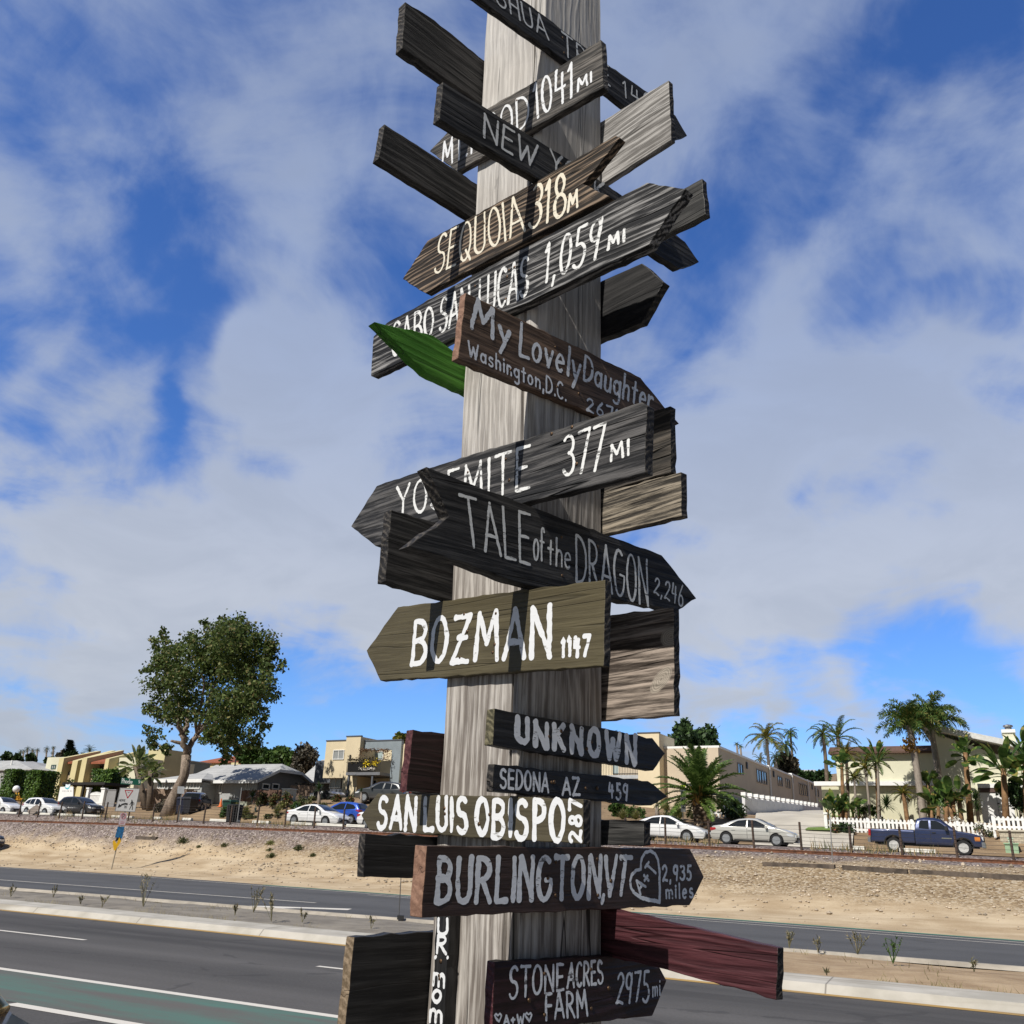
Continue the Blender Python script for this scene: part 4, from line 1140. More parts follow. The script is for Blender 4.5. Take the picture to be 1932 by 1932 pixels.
# -- long tan building running away from the road, seen by its shaded side
sT = at_p(1361, 1418.7, 78).dot(DV); zT = at_p(1361, 1418.7, 78).z
tb = bld('tan_apartments', sT-5, 95, 'long tan flat-roofed apartment block with small dark windows and white downpipes', 'building')
m_tan = stucco('tan_brown_render', (0.56, 0.475, 0.365))
pEnd = at_s(1546, 1482, sT).dot(NV)
pE0 = 77.0
zs = [(pE0, zT), (at_s(1450, 1448.7, sT).dot(NV), None), (at_s(*Q(6, 1285, 812), sT).dot(NV), None), (at_s(*Q(6, 1510, 895), sT).dot(NV), None), (at_s(*Q(6, 1620, 950), sT).dot(NV), None), (pEnd+6, None)]
ys_ = [None, (975, 700), (1285, 805), (1510, 890), (1620, 945), None]
for k in range(5):
    p0, p1 = zs[k][0], zs[k+1][0]
    q = [(800, 655), (1100, 760), (1400, 862), (1560, 925), (1660, 955)][k]
    zt = at_s(*Q(6, *q), sT).z
    rb(tb, 'wall', m_tan, (sT-9, sT, p0+.01, p1, zlot(sT, 90)-4, zt))
    rb(tb, 'coping', m_white, (sT-9, sT+.08, p0+.01, p1, zt+.004, zt+.18))
    if k: rb(tb, 'downpipe', m_white, (sT+.02, sT+.16, p0-.09, p0+.09, zlot(sT, 90)-2, zt-.05))
for (xa, ya, xb, yb_) in ((530, 668, 595, 795), (800, 755, 860, 915), (870, 778, 930, 932), (1097, 850, 1150, 962), (1210, 885, 1260, 990), (1402, 948, 1447, 1088), (1458, 962, 1502, 1098), (1625, 1020, 1665, 1112)):
    win_end(tb, 6, xa, ya, xb, yb_, sT, fm=m_greywall, gm=m_glass, fw=.06)
for (x, y) in ((652, 682), (1032, 803), (1300, 890), (1578, 985)):
    q = at_s(*Q(6, x, y), sT); rb(tb, 'vent', m_dframe, (sT+.01, sT+.10, q.dot(NV)-.22, q.dot(NV)+.22, q.z-.3, q.z+.3))

# -- cream house on the right
PC = 71.0
m_cream = stucco('pale_cream_render', (0.70, 0.68, 0.52)); m_cream2 = stucco('cream_green_render', (0.60, 0.58, 0.42)); m_brownsh = roof_mat('brown_shake', (0.075, 0.045, 0.034), (0.17, 0.105, 0.08), 4.0)
S7 = lambda x, y, p=PC: qsz(7, x, y, p)
S8 = lambda x, y, p=PC: qsz(8, x, y, p)
ch = bld('cream_house', S7(700, 1200)[0], PC+6, 'large cream house with a brown shake mansard, white band and chimney among palms', 'house')
zb = zlot(S7(700, 1400)[0], PC)-3
sA = S7(190, 1000)[0]; sB = S8(320, 700)[0]; sE = S8(1400, 900)[0]
zB0 = S7(700, 1160)[1]; zB1 = S7(700, 1112)[1]; zM0 = S7(700, 800)[1]; zM1 = S7(700, 705)[1]
rb(ch, 'wall', m_cream, (sA, sB, PC, PC+12, zB1, zM0)); rb(ch, 'wall', m_cream2, (sA-.0, sB, PC+.3, PC+12, zb, zB0-.01))
rb(ch, 'wall', m_cream2, (S7(0, 1150)[0], sA-.01, PC+.6, PC+9, zb, zB0-.01))
rb(ch, 'band', m_white, (S7(-60, 1120)[0], S8(740, 1050)[0], PC-.22, PC+.1, zB0, zB1-.002))
m = MB(); m.prism([W3(sA-.4, PC-.5, zM0), W3(sA-.4, PC-.5, zM0+.12), W3(sA-.4, PC+.5, zM1), W3(sA-.4, PC+10, zM1), W3(sA-.4, PC+10, zM0)], DV*(sB-sA+.38)); m.build('mansard_roof', m_brownsh, ch)
# right wing with the single-slope roof
zR0 = S8(310, 520)[1]; zR1 = S8(1160, 700)[1]
m = MB(); m.prism([W3(sB+.01, PC-.3, zb), W3(sE, PC-.3, zb), W3(sE, PC-.3, zR1-1.2), W3(sB+.01, PC-.3, zR0)], NV*11); m.build('wall', m_cream, ch)
a0 = S8(170, 455); sl_ = (zR1-zR0)/(S8(1160, 700)[0]-S8(310, 520)[0])
m = MB(); sX = a0[0]; zX = zR0 + .12 + (sX-sB)*sl_; m.prism([W3(sX, PC-1.3, zX), W3(sE+.5, PC-1.3, zX+(sE+.5-sX)*sl_), W3(sE+.5, PC-1.3, zX+(sE+.5-sX)*sl_+.38), W3(sX, PC-1.3, zX+.38)], NV*13); m.build('shed_roof', plain('grey_white_fascia', (0.62, 0.62, 0.60)), ch)
zc0 = S8(1080, 690)[1]; zc1 = S8(1080, 520)[1]
cm = rb(ch, 'chimney', m_cream, (S8(1012, 600)[0], S8(1140, 600)[0], PC-.55, PC+1.2, zb, zc1)); rb(cm, 'chimney_cap', m_white, (S8(1005, 600)[0], S8(1148, 600)[0], PC-.65, PC+1.3, zc1+.004, zc1+.22))
cp = MB(); cc = W3(*(S8(1065, 500)[0], PC+.3, zc1+.22)); cp.lathe([(.22, 0), (.22, .25), (.32, .27), (.30, .38), (.05, .45)], cc, 12); cp.build('chimney_cowl', plain('cowl_metal', (.3, .3, .3), metal=.7, rough=.4), cm)
gd = rb(ch, 'garage_door', m_white, (S8(775, 1200)[0], S8(1180, 1200)[0], PC-.55, PC-.32, zb, S8(900, 1132)[1]))
rb(gd, 'door_seam', plain('seam_grey', (.35, .35, .34)), (S8(945, 1200)[0]-.02, S8(945, 1200)[0]+.02, PC-.556, PC-.552, zb, S8(900, 1136)[1]))
rb(gd, 'door_handle', m_dframe, (S8(950, 1242)[0], S8(972, 1242)[0], PC-.62, PC-.557, S8(950, 1247)[1], S8(950, 1237)[1]))
rb(ch, 'lintel', plain('brown_lintel', (0.10, 0.06, 0.05)), (S8(750, 1100)[0], S8(1200, 1100)[0], PC-.62, PC-.31, S8(900, 1128)[1], S8(900, 1086)[1]))
rb(ch, 'band', m_white, (S8(745, 1050)[0], sE, PC-.66, PC-.31, S8(900, 1083)[1], S8(900, 1040)[1]))

# -- white wall with capped piers along the driveway
sW = at_p(*Q(6, 690, 1440), 74).dot(DV)
ww = bld('white_wall', sW, 90, 'white garden wall with capped piers along the driveway under the tan building', 'wall')
p0 = 73.0; p1 = at_s(*Q(6, 1700, 1245), sW).dot(NV)
m_ww = plain('white_wall_paint', (0.66, 0.66, 0.67), rough=.8, var=.05); a = MB(); ztop0 = at_s(*Q(6, 760, 1165), sW).z; ztop1 = at_s(*Q(6, 1690, 1270), sW).z
N_ = 16
caps = MB(); piers = MB()
for k in range(N_):
    pa = p0+(p1-p0)*k/N_; pb = p0+(p1-p0)*(k+1)/N_; z = ztop0+(ztop1-ztop0)*(k+.5)/N_
    a.rbox(sW-.2, sW, pa+.002, pb-.002, zlot(sW, pa)-3, z)
    o = rb(ww, 'pier', m_ww, (sW-.22, sW+.015, pa+.02, pa+.5, z-.50, z+.08))
    rb(o, 'pier_cap', m_white, (sW-.28, sW+.08, pa-.02, pa+.52, z+.084, z+.34))
a.build('wall', m_ww, ww)

# driveway slab
dv = MB()
pl = [(1440, 1588), (1398, 1549), (1404, 1546.5), (1480, 1549), (1546, 1544), (1560, 1566), (1610, 1592)]
rows = []
for k in range(13):
    p = 59.0 + (96-59.0)*k/12
    f = k/12
    sl0 = sz(1424, 1590, 59)[0]*(1-min(1, f*2.2)) + (sW+.2)*min(1, f*2.2)
    sr0 = sz(1606, 1592, 59)[0]*(1-min(1, f*1.5)) + (sW+7.2)*min(1, f*1.5)
    rows.append((sl0, sr0, p))
for (a0, b0, p) in rows:
    for j in range(5):
        s = a0+(b0-a0)*j/4; dv.v.append(tuple(W3(s, p, zdirt(s, p)+.16 - (.0 if p > 60 else .05))))
for i in range(12):
    for j in range(4): dv.f.append((i*5+j, i*5+j+1, (i+1)*5+j+1, (i+1)*5+j)); dv.m.append(0); dv.sm.append(True)
tag(dv.build('driveway', plain('driveway_concrete', (0.50, 0.46, 0.39), rough=.9, var=.12, scale=.4, dirt=(.36, .33, .28)), mw=ROADM), kind='structure')
# ------------------------------------------------------------------ the post and its boards
PA = Vector((0.03792, 1.99964, 0)); PS = 0.2721
EL = Vector((-0.68136, 0.73195, 0)); ER = Vector((0.73195, 0.68136, 0))
NL = Vector((-0.73195, -0.68136, 0)); NR = Vector((0.68136, -0.73195, 0))
GROUND0 = 0.16
Zc = [(0, 0), (644.4, 0.0), (644.4, 322.2), (644.4, 708.9), (644.4, 1063.3), (644.4, 1450.0)]


def D(i, x, y):
    """pixel of enlargement i -> pixel of the 1932 px photograph"""
    return (Zc[i][0] + .40027*x, Zc[i][1] + .40027*y)


m_post = wood('weathered_post_wood', (0.165, 0.142, 0.124), (0.52, 0.485, 0.445), ring=46, ringc=0.35, streak=0.62, bump=0.8, crack=1.0, vert=True, lo_hi=(0.10, 0.95),
              chip=(0.09, 0.075, 0.065), chip_amt=0.22, rough=0.85)
t = NT(m_post.node_tree); b_ = t.n['Principled BSDF']; src = b_.inputs['Base Color'].links[0].from_socket
sp = t.new('ShaderNodeSeparateXYZ'); t.put(sp.inputs[0], t.coord('Object'))
bn = t.noise(t.mapping(t.coord('Object'), scale=(1, 1, .25)), 5, 4, .6)
t.put(b_.inputs['Base Color'], t.mix(t.math('MULTIPLY', t.smooth(sp.outputs['Z'], 1.9, 3.6), t.smooth(bn, .3, .6, .45, .85)), src, t.mix(.55, src, (.72, .70, .67))))
prof = [(0, 0.012), (0.0, 0.026), (0.010, 0.028), (0.010, 0.034), (0.0, 0.036), (0.0, PS-0.008), (0.008, PS), (PS-0.008, PS), (PS, PS-0.008), (PS, 0.008), (PS-0.008, 0), (0.012, 0)]
# prof: (distance along ER from the ridge, distance along EL from the ridge)
b = MB(); NZ = 46; z0, z1 = -0.6, 5.2
rr = random.Random(3)
wob = [[rr.uniform(-.0022, .0022) for _ in prof] for _ in range(NZ+1)]
for k in range(NZ+1):
    z = z0 + (z1-z0)*k/NZ
    for j, (a, c) in enumerate(prof):
        b.v.append(tuple(PA + ER*(a+wob[k][j]) + EL*(c+wob[k][(j+3) % len(prof)]) + Vector((0, 0, z))))
n = len(prof)
for k in range(NZ):
    for j in range(n): b.f.append((k*n+j, k*n+(j+1) % n, (k+1)*n+(j+1) % n, (k+1)*n+j)); b.m.append(0); b.sm.append(False)
b.f.append(tuple(range(n))); b.m.append(0); b.sm.append(False)
b.f.append(tuple(NZ*n+j for j in range(n))); b.m.append(0); b.sm.append(False)
pc = PA + (EL+ER)*(PS/2)
rotm = Matrix((EL.to_4d()*1, ER.to_4d()*1, Vector((0, 0, 1, 0)), Vector((0, 0, 0, 1))))
mwp = Matrix.Identity(4)
for i in range(3): mwp[i][0] = ER[i]; mwp[i][1] = EL[i]; mwp[i][2] = (0, 0, 1)[i]; mwp[i][3] = (pc.x, pc.y, GROUND0)[i]
post = b.build('wooden_post', m_post, mw=mwp)
tag(post, 'tall square weathered grey timber post carrying all the hand-painted direction boards', 'post')

# board timbers
m_black = wood('charred_black_board', (0.008, 0.008, 0.009), (0.062, 0.059, 0.057), ring=34, ringc=0.22, streak=0.6, bump=0.9, chip=(0.20, 0.16, 0.12), chip_amt=0.15, crack=0.8)
m_blackfresh = wood('black_painted_board', (0.006, 0.006, 0.007), (0.030, 0.029, 0.029), ring=30, ringc=0.3, streak=0.5, bump=0.7, rough=0.55, chip=(0.10, 0.08, 0.05), chip_amt=0.05, crack=0.3)
m_rings = wood('black_ringed_board', (0.010, 0.010, 0.011), (0.27, 0.262, 0.255), ring=60, ringc=0.55, streak=0.85, bump=1.0, crack=0.8, lo_hi=(0.30, 1.0))
m_brownring = wood('brown_black_ringed_board', (0.018, 0.013, 0.009), (0.25, 0.18, 0.125), lo_hi=(0.26, 0.98), ring=60, ringc=0.70, streak=0.7, bump=1.0, crack=0.7)
m_hood = wood('soot_brown_board', (0.022, 0.020, 0.018), (0.15, 0.135, 0.12), ring=45, ringc=0.45, streak=0.9, bump=0.9, chip=(0.28, 0.24, 0.20), chip_amt=0.1)
m_grey = wood('silver_grey_board', (0.13, 0.122, 0.115), (0.40, 0.385, 0.37), ring=42, ringc=0.5, streak=0.8, bump=0.6, crack=0.5)
m_brown = wood('brown_stained_board', (0.055, 0.035, 0.024), (0.185, 0.120, 0.082), ring=18, ringc=0.3, streak=0.8, bump=0.5, crack=0.3, chip=(0.26, 0.2, 0.15), chip_amt=0.02)
m_olive = wood('olive_painted_board', (0.066, 0.054, 0.028), (0.104, 0.087, 0.047), ring=10, ringc=0.15, streak=0.5, bump=0.6, rough=0.6, crack=0.45, chip=(0.16, 0.135, 0.08), chip_amt=0.16, chipscale=34)
m_olive2 = wood('chipped_olive_board', (0.056, 0.046, 0.027), (0.092, 0.078, 0.046), ring=10, ringc=0.15, streak=0.4, bump=0.5, rough=0.6, crack=0.4, chip=(0.34, 0.29, 0.2), chip_amt=0.20, chipscale=26)
m_choc = wood('chocolate_painted_board', (0.030, 0.017, 0.013), (0.066, 0.038, 0.029), ring=12, ringc=0.15, streak=0.45, bump=0.5, rough=0.5, crack=0.25)
m_end = wood('bare_brown_end', (0.17, 0.092, 0.062), (0.30, 0.175, 0.12), ring=40, ringc=0.3, streak=0.4, bump=0.4)
m_maroon = wood('maroon_painted_board', (0.040, 0.012, 0.015), (0.092, 0.029, 0.034), ring=55, ringc=0.35, streak=0.6, bump=0.8, rough=0.45, crack=0.5, chip=(0.5, 0.34, 0.26), chip_amt=0.05, chipscale=14)
m_maroon_shade = wood('shaded_maroon_board', (0.014, 0.006, 0.006), (0.032, 0.012, 0.013), ring=50, ringc=0.3, streak=0.6, bump=0.8, rough=0.5, crack=0.5, chip=(0.45, 0.32, 0.26), chip_amt=0.12, chipscale=20)  # maroon darkened: the shade on these fronts is put into the colour
m_green = wood('green_painted_board', (0.034, 0.150, 0.010), (0.082, 0.255, 0.026), ring=45, ringc=0.12, streak=0.4, bump=1.0, rough=0.65, crack=0.5, chip=(0.16, 0.19, 0.09), chip_amt=0.12, chipscale=16)
m_knot = wood('knotty_grey_board', (0.050, 0.038, 0.030), (0.40, 0.33, 0.275), lo_hi=(0.08, 0.95), ring=34, ringc=0.42, streak=0.75, bump=0.8, crack=0.4)
m_tan = wood('gnawed_tan_board', (0.028, 0.024, 0.020), (0.31, 0.265, 0.205), ring=30, ringc=0.35, streak=0.9, bump=1.0, crack=0.6)
m_rustb = wood('rusty_black_board', (0.018, 0.016, 0.014), (0.10, 0.085, 0.07), ring=30, ringc=0.4, streak=0.7, bump=0.9, chip=(0.26, 0.15, 0.08), chip_amt=0.3, crack=0.9)
m_greyblack = wood('grey_black_board', (0.02, 0.02, 0.02), (0.075, 0.073, 0.070), ring=20, ringc=0.2, streak=0.6, bump=0.8, rough=0.5, chip=(0.3, 0.28, 0.25), chip_amt=0.05, chipscale=16)  # near-black wood with a greyer, lighter grain
m_tanedge = wood('weathered_brown_end', (0.12, 0.085, 0.05), (0.28, 0.21, 0.14), ring=50, ringc=0.4, streak=0.5, bump=0.6)

p_white = paint('white_brush_paint', (0.76, 0.77, 0.785), (0.16, 0.145, 0.115), 0.20)
p_white2 = paint('worn_white_paint', (0.80, 0.80, 0.78), (0.05, 0.047, 0.044), 0.45)
p_cream = paint('cream_brush_paint', (0.80, 0.74, 0.60), (0.07, 0.05, 0.035), 0.22)
p_grey = paint('thin_grey_white_paint', (0.86, 0.86, 0.84), (0.05, 0.05, 0.05), 0.28)
p_silver = paint('silver_white_paint', (0.88, 0.90, 0.94), (0.06, 0.055, 0.055), 0.26)
p_silver2 = paint('pale_marker_paint', (0.86, 0.89, 0.95), (0.04, 0.03, 0.035), 0.30)
m_screw = plain('rusty_screw_steel', (0.12, 0.075, 0.045), rough=0.5, metal=0.8, var=0.4, scale=200)

FACES = {'L': (PA, EL, NL, 1), 'R': (PA, ER, NR, 1),
         'BL': (PA + EL*PS, ER, NR, -1), 'BR': (PA + ER*PS, EL, NL, -1)}
SIGNS = []


def clean_loop(P, rg, amp, seg):
    out = []
    n = len(P)
    for i in range(n):
        a = P[i]; c = P[(i+1) % n]; k = max(1, int((c-a).length/seg))
        t = (c-a).normalized() if (c-a).length > 0 else Vector((1, 0)); nn = Vector((-t.y, t.x))
        out.append(a)
        for j in range(1, k): out.append(a.lerp(c, j/k) + nn*rg.gauss(0, amp))
    return out


def sign(face, pts, thick, mat, label, texts=(), screws=(), end_mat=None, amp=.0011, endtest=None, off=0.0, lmat=p_white, extra=None):
    """board whose visible outline is read off the photograph in the plane of its post face, at true size"""
    O, E, N, sgn = FACES[face]
    gap = 0.0015
    Nv = N                                             # normal of the side we see
    po = O + N*(thick+gap+off) if sgn > 0 else O - N*(gap+off)
    def hit(q):
        d = px_dir(*q); return CAM + d*((po-CAM).dot(N)/d.dot(N))
    P3 = [hit(q) for q in pts]
    # long axis of the outline
    uv = [((p-po).dot(E), p.z) for p in P3]
    mu = sum(u for u, _ in uv)/len(uv); mv = sum(v for _, v in uv)/len(uv)
    sxx = sum((u-mu)**2 for u, _ in uv); syy = sum((v-mv)**2 for _, v in uv); sxy = sum((u-mu)*(v-mv) for u, v in uv)
    ang = 0.5*math.atan2(2*sxy, sxx-syy)
    if face in ('BL', 'BR'): ang = 0.0
    X = (E*math.cos(ang) + Vector((0, 0, 1))*math.sin(ang)).normalized()
    # make X run to the right in the picture
    if X.dot(CR) < 0 and abs(X.z) < 0.8: X = -X
    Zv = Nv.normalized(); Y = Zv.cross(X)
    c3 = po + E*mu; c3.z = mv
    mwl = Matrix.Identity(4)
    for i in range(3): mwl[i][0] = X[i]; mwl[i][1] = Y[i]; mwl[i][2] = Zv[i]; mwl[i][3] = c3[i]
    inv = mwl.inverted()
    loc = lambda q: (inv @ hit(q)).to_2d()
    rg = random.Random(len(SIGNS)*17+5)
    P2 = [(inv @ p).to_2d() for p in P3]
    area = sum(P2[i].x*P2[(i+1) % len(P2)].y - P2[(i+1) % len(P2)].x*P2[i].y for i in range(len(P2)))
    if area < 0: P2.reverse()
    loop = clean_loop(P2, rg, amp, 0.022)
    n = len(loop)
    me = bpy.data.meshes.new('wooden_sign')
    vs = [(p.x, p.y, 0) for p in loop] + [(p.x+rg.gauss(0, amp*.6), p.y+rg.gauss(0, amp*.6), -thick) for p in loop]
    fs = [tuple(range(n)), tuple(range(2*n-1, n-1, -1))] + [(i, n+i, n+(i+1) % n, (i+1) % n) for i in range(n)]
    me.from_pydata(vs, [], fs)
    me.materials.append(mat)
    if end_mat:
        me.materials.append(end_mat)
        for p in me.polygons:
            if endtest(p.normal): p.material_index = 1
    bm = bmesh.new(); bm.from_mesh(me); bmesh.ops.recalc_face_normals(bm, faces=bm.faces); bm.to_mesh(me); bm.free()
    o = bpy.data.objects.new('wooden_sign', me); COL.objects.link(o); o.matrix_world = mwl
    bv = o.modifiers.new('bevel', 'BEVEL'); bv.width = 0.0018; bv.segments = 2; bv.limit_method = 'ANGLE'; bv.angle_limit = rad(38)
    tag(o, label, 'sign', 'hand-painted boards nailed to the post')
    SIGNS.append(o)
    if texts or extra:
        for tx in texts:
            txt, quad, wd = tx[:3]; mb = MB(); z = 0.0004
            q = [loc(p) for p in quad]                 # bottom-left, bottom-right, top-right, top-left
            sts, wtot = layout(txt, .10 + .75*wd/max(.02, (q[3]-q[0]).length))
            for st, first in sts:
                if first: z = 0.0004
                pp = []
                for (u, v) in st:
                    u = u/wtot
                    bot = q[0].lerp(q[1], u); top = q[3].lerp(q[2], u)
                    pp.append(bot + (top-bot)*v)
                z = ribbon(mb, pp, wd, z, rg)
            t = mb.build('lettering', lmat, fix=False); t.parent = o
        for pl, wd in (extra or ()):
            mb = MB(); ribbon(mb, [loc(p) for p in pl], wd, 0.0003, rg); t = mb.build('heart_mark', lmat, fix=False); t.parent = o
    if sgn > 0 and len(P2) > 4:     # the nails that hold the board to the post
        zc = c3.z; hh = []
        for k, uu in enumerate((.055+rg.uniform(0, .03), PS-.05-rg.uniform(0, .04))):
            d0 = inv @ (po + E*uu + Vector((0, 0, zc))); x = d0.x
            ys = [p.y for p in loop if abs(p.x-x) < .05]
            if len(ys) < 2: continue
            lo, hi = min(ys), max(ys)
            for f in ((.24, .76) if hi-lo > .10 else (.5,)):
                y = lo+(hi-lo)*(f+rg.uniform(-.06, .06)); mb = MB(); mb.s = True
                mb.lathe([(0.0001, 0.0016), (0.0026, 0.0015), (0.0038, 0.0006), (0.0040, -0.002)], (x, y, 0), 10); t = mb.build('screw', m_screw); t.parent = o
    for sc in screws:
        q = loc(sc); mb = MB(); mb.s = True
        mb.lathe([(0.0001, 0.0022), (0.003, 0.0020), (0.0045, 0.001), (0.0048, -0.002)], (q.x, q.y, 0), 10)
        t = mb.build('screw', m_screw); t.parent = o
    return o


def zz(i, *pts): return [D(i, x, y) for x, y in pts]


def T(i, txt, bl, br, tr, tl, wd): return (txt, zz(i, bl, br, tr, tl), wd)


left_end = lambda nrm: nrm.x < -0.5
right_end = lambda nrm: nrm.x > 0.5
dark_end = wood('dark_end_grain', (0.010, 0.009, 0.009), (0.075, 0.065, 0.055), ring=60, ringc=0.6, streak=0.5, bump=0.8)  # dark wood for board ends, whatever the colour of the face

sign('R', zz(1, (440, -310), (975, 88), (1250, 300), (1440, 432), (1575, 545), (1630, 640), (1575, 655), (1335, 500), (1050, 283), (430, -160)), .020, m_black,
     'topmost black board with worn white letters HUA TR, cut by the picture edge',
     [T(1, 'JOSHUA', (600, -75), (975, 188), (955, 88), (600, -165), .0075), T(1, 'TREE', (1042, 255), (1265, 405), (1258, 315), (1038, 150), .0075),
      T(1, '140', (1330, 455), (1460, 545), (1460, 450), (1325, 380), .0065)], lmat=p_grey)
sign('BL', zz(1, (300, 8), (395, 66), (440, 96), (672, 285), (760, 350), (760, 560), (665, 490), (285, 228)), .034, m_black,
     'upper blank black board sticking out left of the post, its top edge chipped', end_mat=dark_end, endtest=left_end)
sign('L', zz(1, (415, 712), (505, 616), (1000, 332), (1222, 186), (1234, 412), (545, 808)), .022, m_hood,
     'sooty board with white letters MT HOOD and 1041 MI, rising to the right',
     [T(1, 'MT.', (474, 790), (592, 735), (590, 610), (480, 672), .0095), T(1, 'HOOD', (612, 722), (884, 590), (878, 440), (612, 590), .0085),
      T(1, '1041', (915, 560), (1092, 455), (1092, 290), (903, 395), .0095), T(1, 'MI', (1114, 432), (1180, 385), (1178, 340), (1112, 376), .0080)], lmat=p_white)
sign('R', zz(1, (478, 384), (1080, 757), (1300, 905)) + zz(2, (1580, 303), (1620, 335), (1686, 430), (1592, 462), (1455, 372)) + zz(1, (940, 852), (462, 562)), .026, m_black,
     'black board with thin white letters NEW, sloping down behind the sequoia board', [T(1, 'NEW', (668, 645), (908, 790), (925, 688), (672, 535), .0085), T(1, 'YORK', (985, 805), (1240, 965), (1240, 865), (985, 705), .0085)], lmat=p_grey,
     end_mat=dark_end, endtest=left_end)
sign('BL', zz(1, (202, 584), (290, 640), (640, 868), (760, 950), (760, 1110), (605, 1020), (370, 870), (172, 748)), .028, m_black,
     'lower blank black board sticking out left of the post above the sequoia board', end_mat=dark_end, endtest=left_end)
sign('BR', zz(1, (1100, 650), (1222, 575), (1542, 378), (1554, 658), (1222, 872), (1100, 950)), .020, m_grey,
     'blank silver-grey board sticking out right of the post near the top', end_mat=dark_end, endtest=right_end)
sign('L', zz(2, (288, 510), (405, 330), (900, 60), (1292, -166)) + zz(1, (1312, 648), (1138, 868), (1262, 925)) + zz(2, (395, 577),), .024, m_brownring,
     'brown ringed board with cream letters SEQUOIA 318 M and a notched right end',
     [T(2, 'SEQUOIA', (434, 492), (864, 285), (838, 112), (462, 308), .0085), T(2, '318', (886, 278), (1055, 205), (1058, 5), (905, 75), .0105),
      T(2, 'M', (1066, 194), (1114, 170), (1114, 88), (1070, 115), .0085)], lmat=p_cream)
sign('L', zz(2, (138, 968), (150, 782), (215, 715), (570, 520), (1440, 55), (1622, 84), (1446, 352)), .030, m_rings,
     'long ringed black board with white letters CABO SAN LUCAS 1,059 MI',
     [T(2, 'CABO', (238, 880), (434, 765), (434, 635), (242, 720), .0105), T(2, 'SAN', (462, 765), (606, 690), (604, 540), (470, 605), .0095),
      T(2, 'LUCAS', (645, 690), (878, 585), (885, 402), (650, 515), .0095), T(2, '1,059', (955, 530), (1210, 410), (1232, 220), (968, 345), .0095),
      T(2, 'MI', (1255, 370), (1335, 332), (1336, 276), (1258, 312), .0095)], lmat=p_white2, screws=[D(2, 780, 500), D(2, 815, 455)], off=0.0)
sign('BR', zz(2, (1300, 260), (1700, 36), (1716, 205), (1505, 312), (1300, 420)), .022, m_greyblack,
     'blank dark grey board end just right of the long ringed black board', end_mat=dark_end, endtest=right_end)
sign('BR', zz(2, (1100, 620), (1225, 520), (1415, 436), (1520, 525), (1414, 716), (1225, 790), (1100, 850)), .026, m_blackfresh,
     'stubby black arrow-shaped board pointing right in shadow above the brown daughter board', end_mat=dark_end, endtest=right_end)
sign('BL', zz(2, (155, 711), (430, 776), (580, 890), (760, 1000), (760, 1150), (582, 1036), (398, 952)), .030, m_green,
     'bright green arrow-shaped board pointing left', amp=.0012)
sign('R', zz(2, (586, 574), (1410, 975), (1520, 1112), (1592, 1192), (1430, 1260), (1195, 1148), (548, 884)), .022, m_brown,
     'brown board with grey brushed words My Lovely Daughter, Washington D.C.',
     [T(2, 'My', (612, 738), (795, 835), (792, 705), (634, 600), .0125), T(2, 'Lovely', (838, 868), (1120, 985), (1130, 860), (848, 715), .0105),
      T(2, 'Daughter', (1140, 985), (1462, 1135), (1475, 1020), (1148, 872), .0095), T(2, 'Washington,D.C.', (597, 872), (1058, 1085), (1058, 1008), (597, 802), .0058),
      T(3, '2671', (1152, 162), (1310, 225), (1305, 160), (1158, 105), .0065)], lmat=p_silver, end_mat=m_end, endtest=left_end, screws=[D(2, 800, 940), D(3, 1120, 85)])
sign('L', zz(3, (44, 710), (165, 519), (562, 385), (1000, 258), (1415, 124), (1440, 140), (1432, 458), (850, 602), (158, 802)), .026, m_rings if False else wood('black_grained_board', (0.012, 0.012, 0.013), (0.105, 0.10, 0.098), ring=26, ringc=0.5, streak=0.8, bump=1.0, crack=1.0, chip=(0.30, 0.25, 0.20), chip_amt=0.12),
     'big black cracked board with white letters YOSEMITE 377 MI, pointing left',
     [T(3, 'YOSEMITE', (262, 668), (885, 530), (888, 330), (262, 528), .0095), T(3, '377', (1050, 468), (1225, 445), (1245, 222), (1050, 290), .0085),
      T(3, 'MI', (1270, 402), (1355, 370), (1354, 302), (1268, 332), .0075)], lmat=p_white2, screws=[D(3, 790, 492), D(3, 990, 274), D(3, 1086, 242), D(3, 1108, 415)], end_mat=dark_end, endtest=right_end)
sign('BR', zz(3, (1150, 270), (1240, 235), (1550, 142), (1553, 455), (1240, 545), (1150, 570)), .022, m_rustb,
     'black board end spotted with rust behind the right end of the big black cracked board', end_mat=dark_end, endtest=right_end)
sign('BR', zz(3, (1150, 570), (1236, 546), (1600, 453), (1604, 662), (1238, 746), (1150, 770)), .024, m_tan,
     'blank gnawed tan board sticking out right below the rust-spotted board end', end_mat=dark_end, endtest=right_end)
sign('R', zz(3, (400, 428), (850, 600), (1510, 846), (1674, 1050)) + zz(4, (1590, 218),) + zz(3, (870, 985), (400, 828), (312, 806), (505, 663)), .034, m_black,
     'long black board with thin grey letters TALE of the DRAGON and a notched left end',
     [T(3, 'TALE', (590, 800), (888, 890), (890, 655), (556, 560), .0078), T(3, 'of', (903, 868), (955, 872), (955, 718), (905, 690), .0062),
      T(3, 'the', (972, 885), (1080, 912), (1080, 782), (975, 755), .0062), T(3, 'DRAGON', (1105, 970), (1446, 1086), (1440, 870), (1102, 752), .0075),
      T(3, '2,246', (1470, 1022), (1608, 1092), (1612, 990), (1478, 955), .0055)], lmat=p_grey, end_mat=dark_end, endtest=left_end)
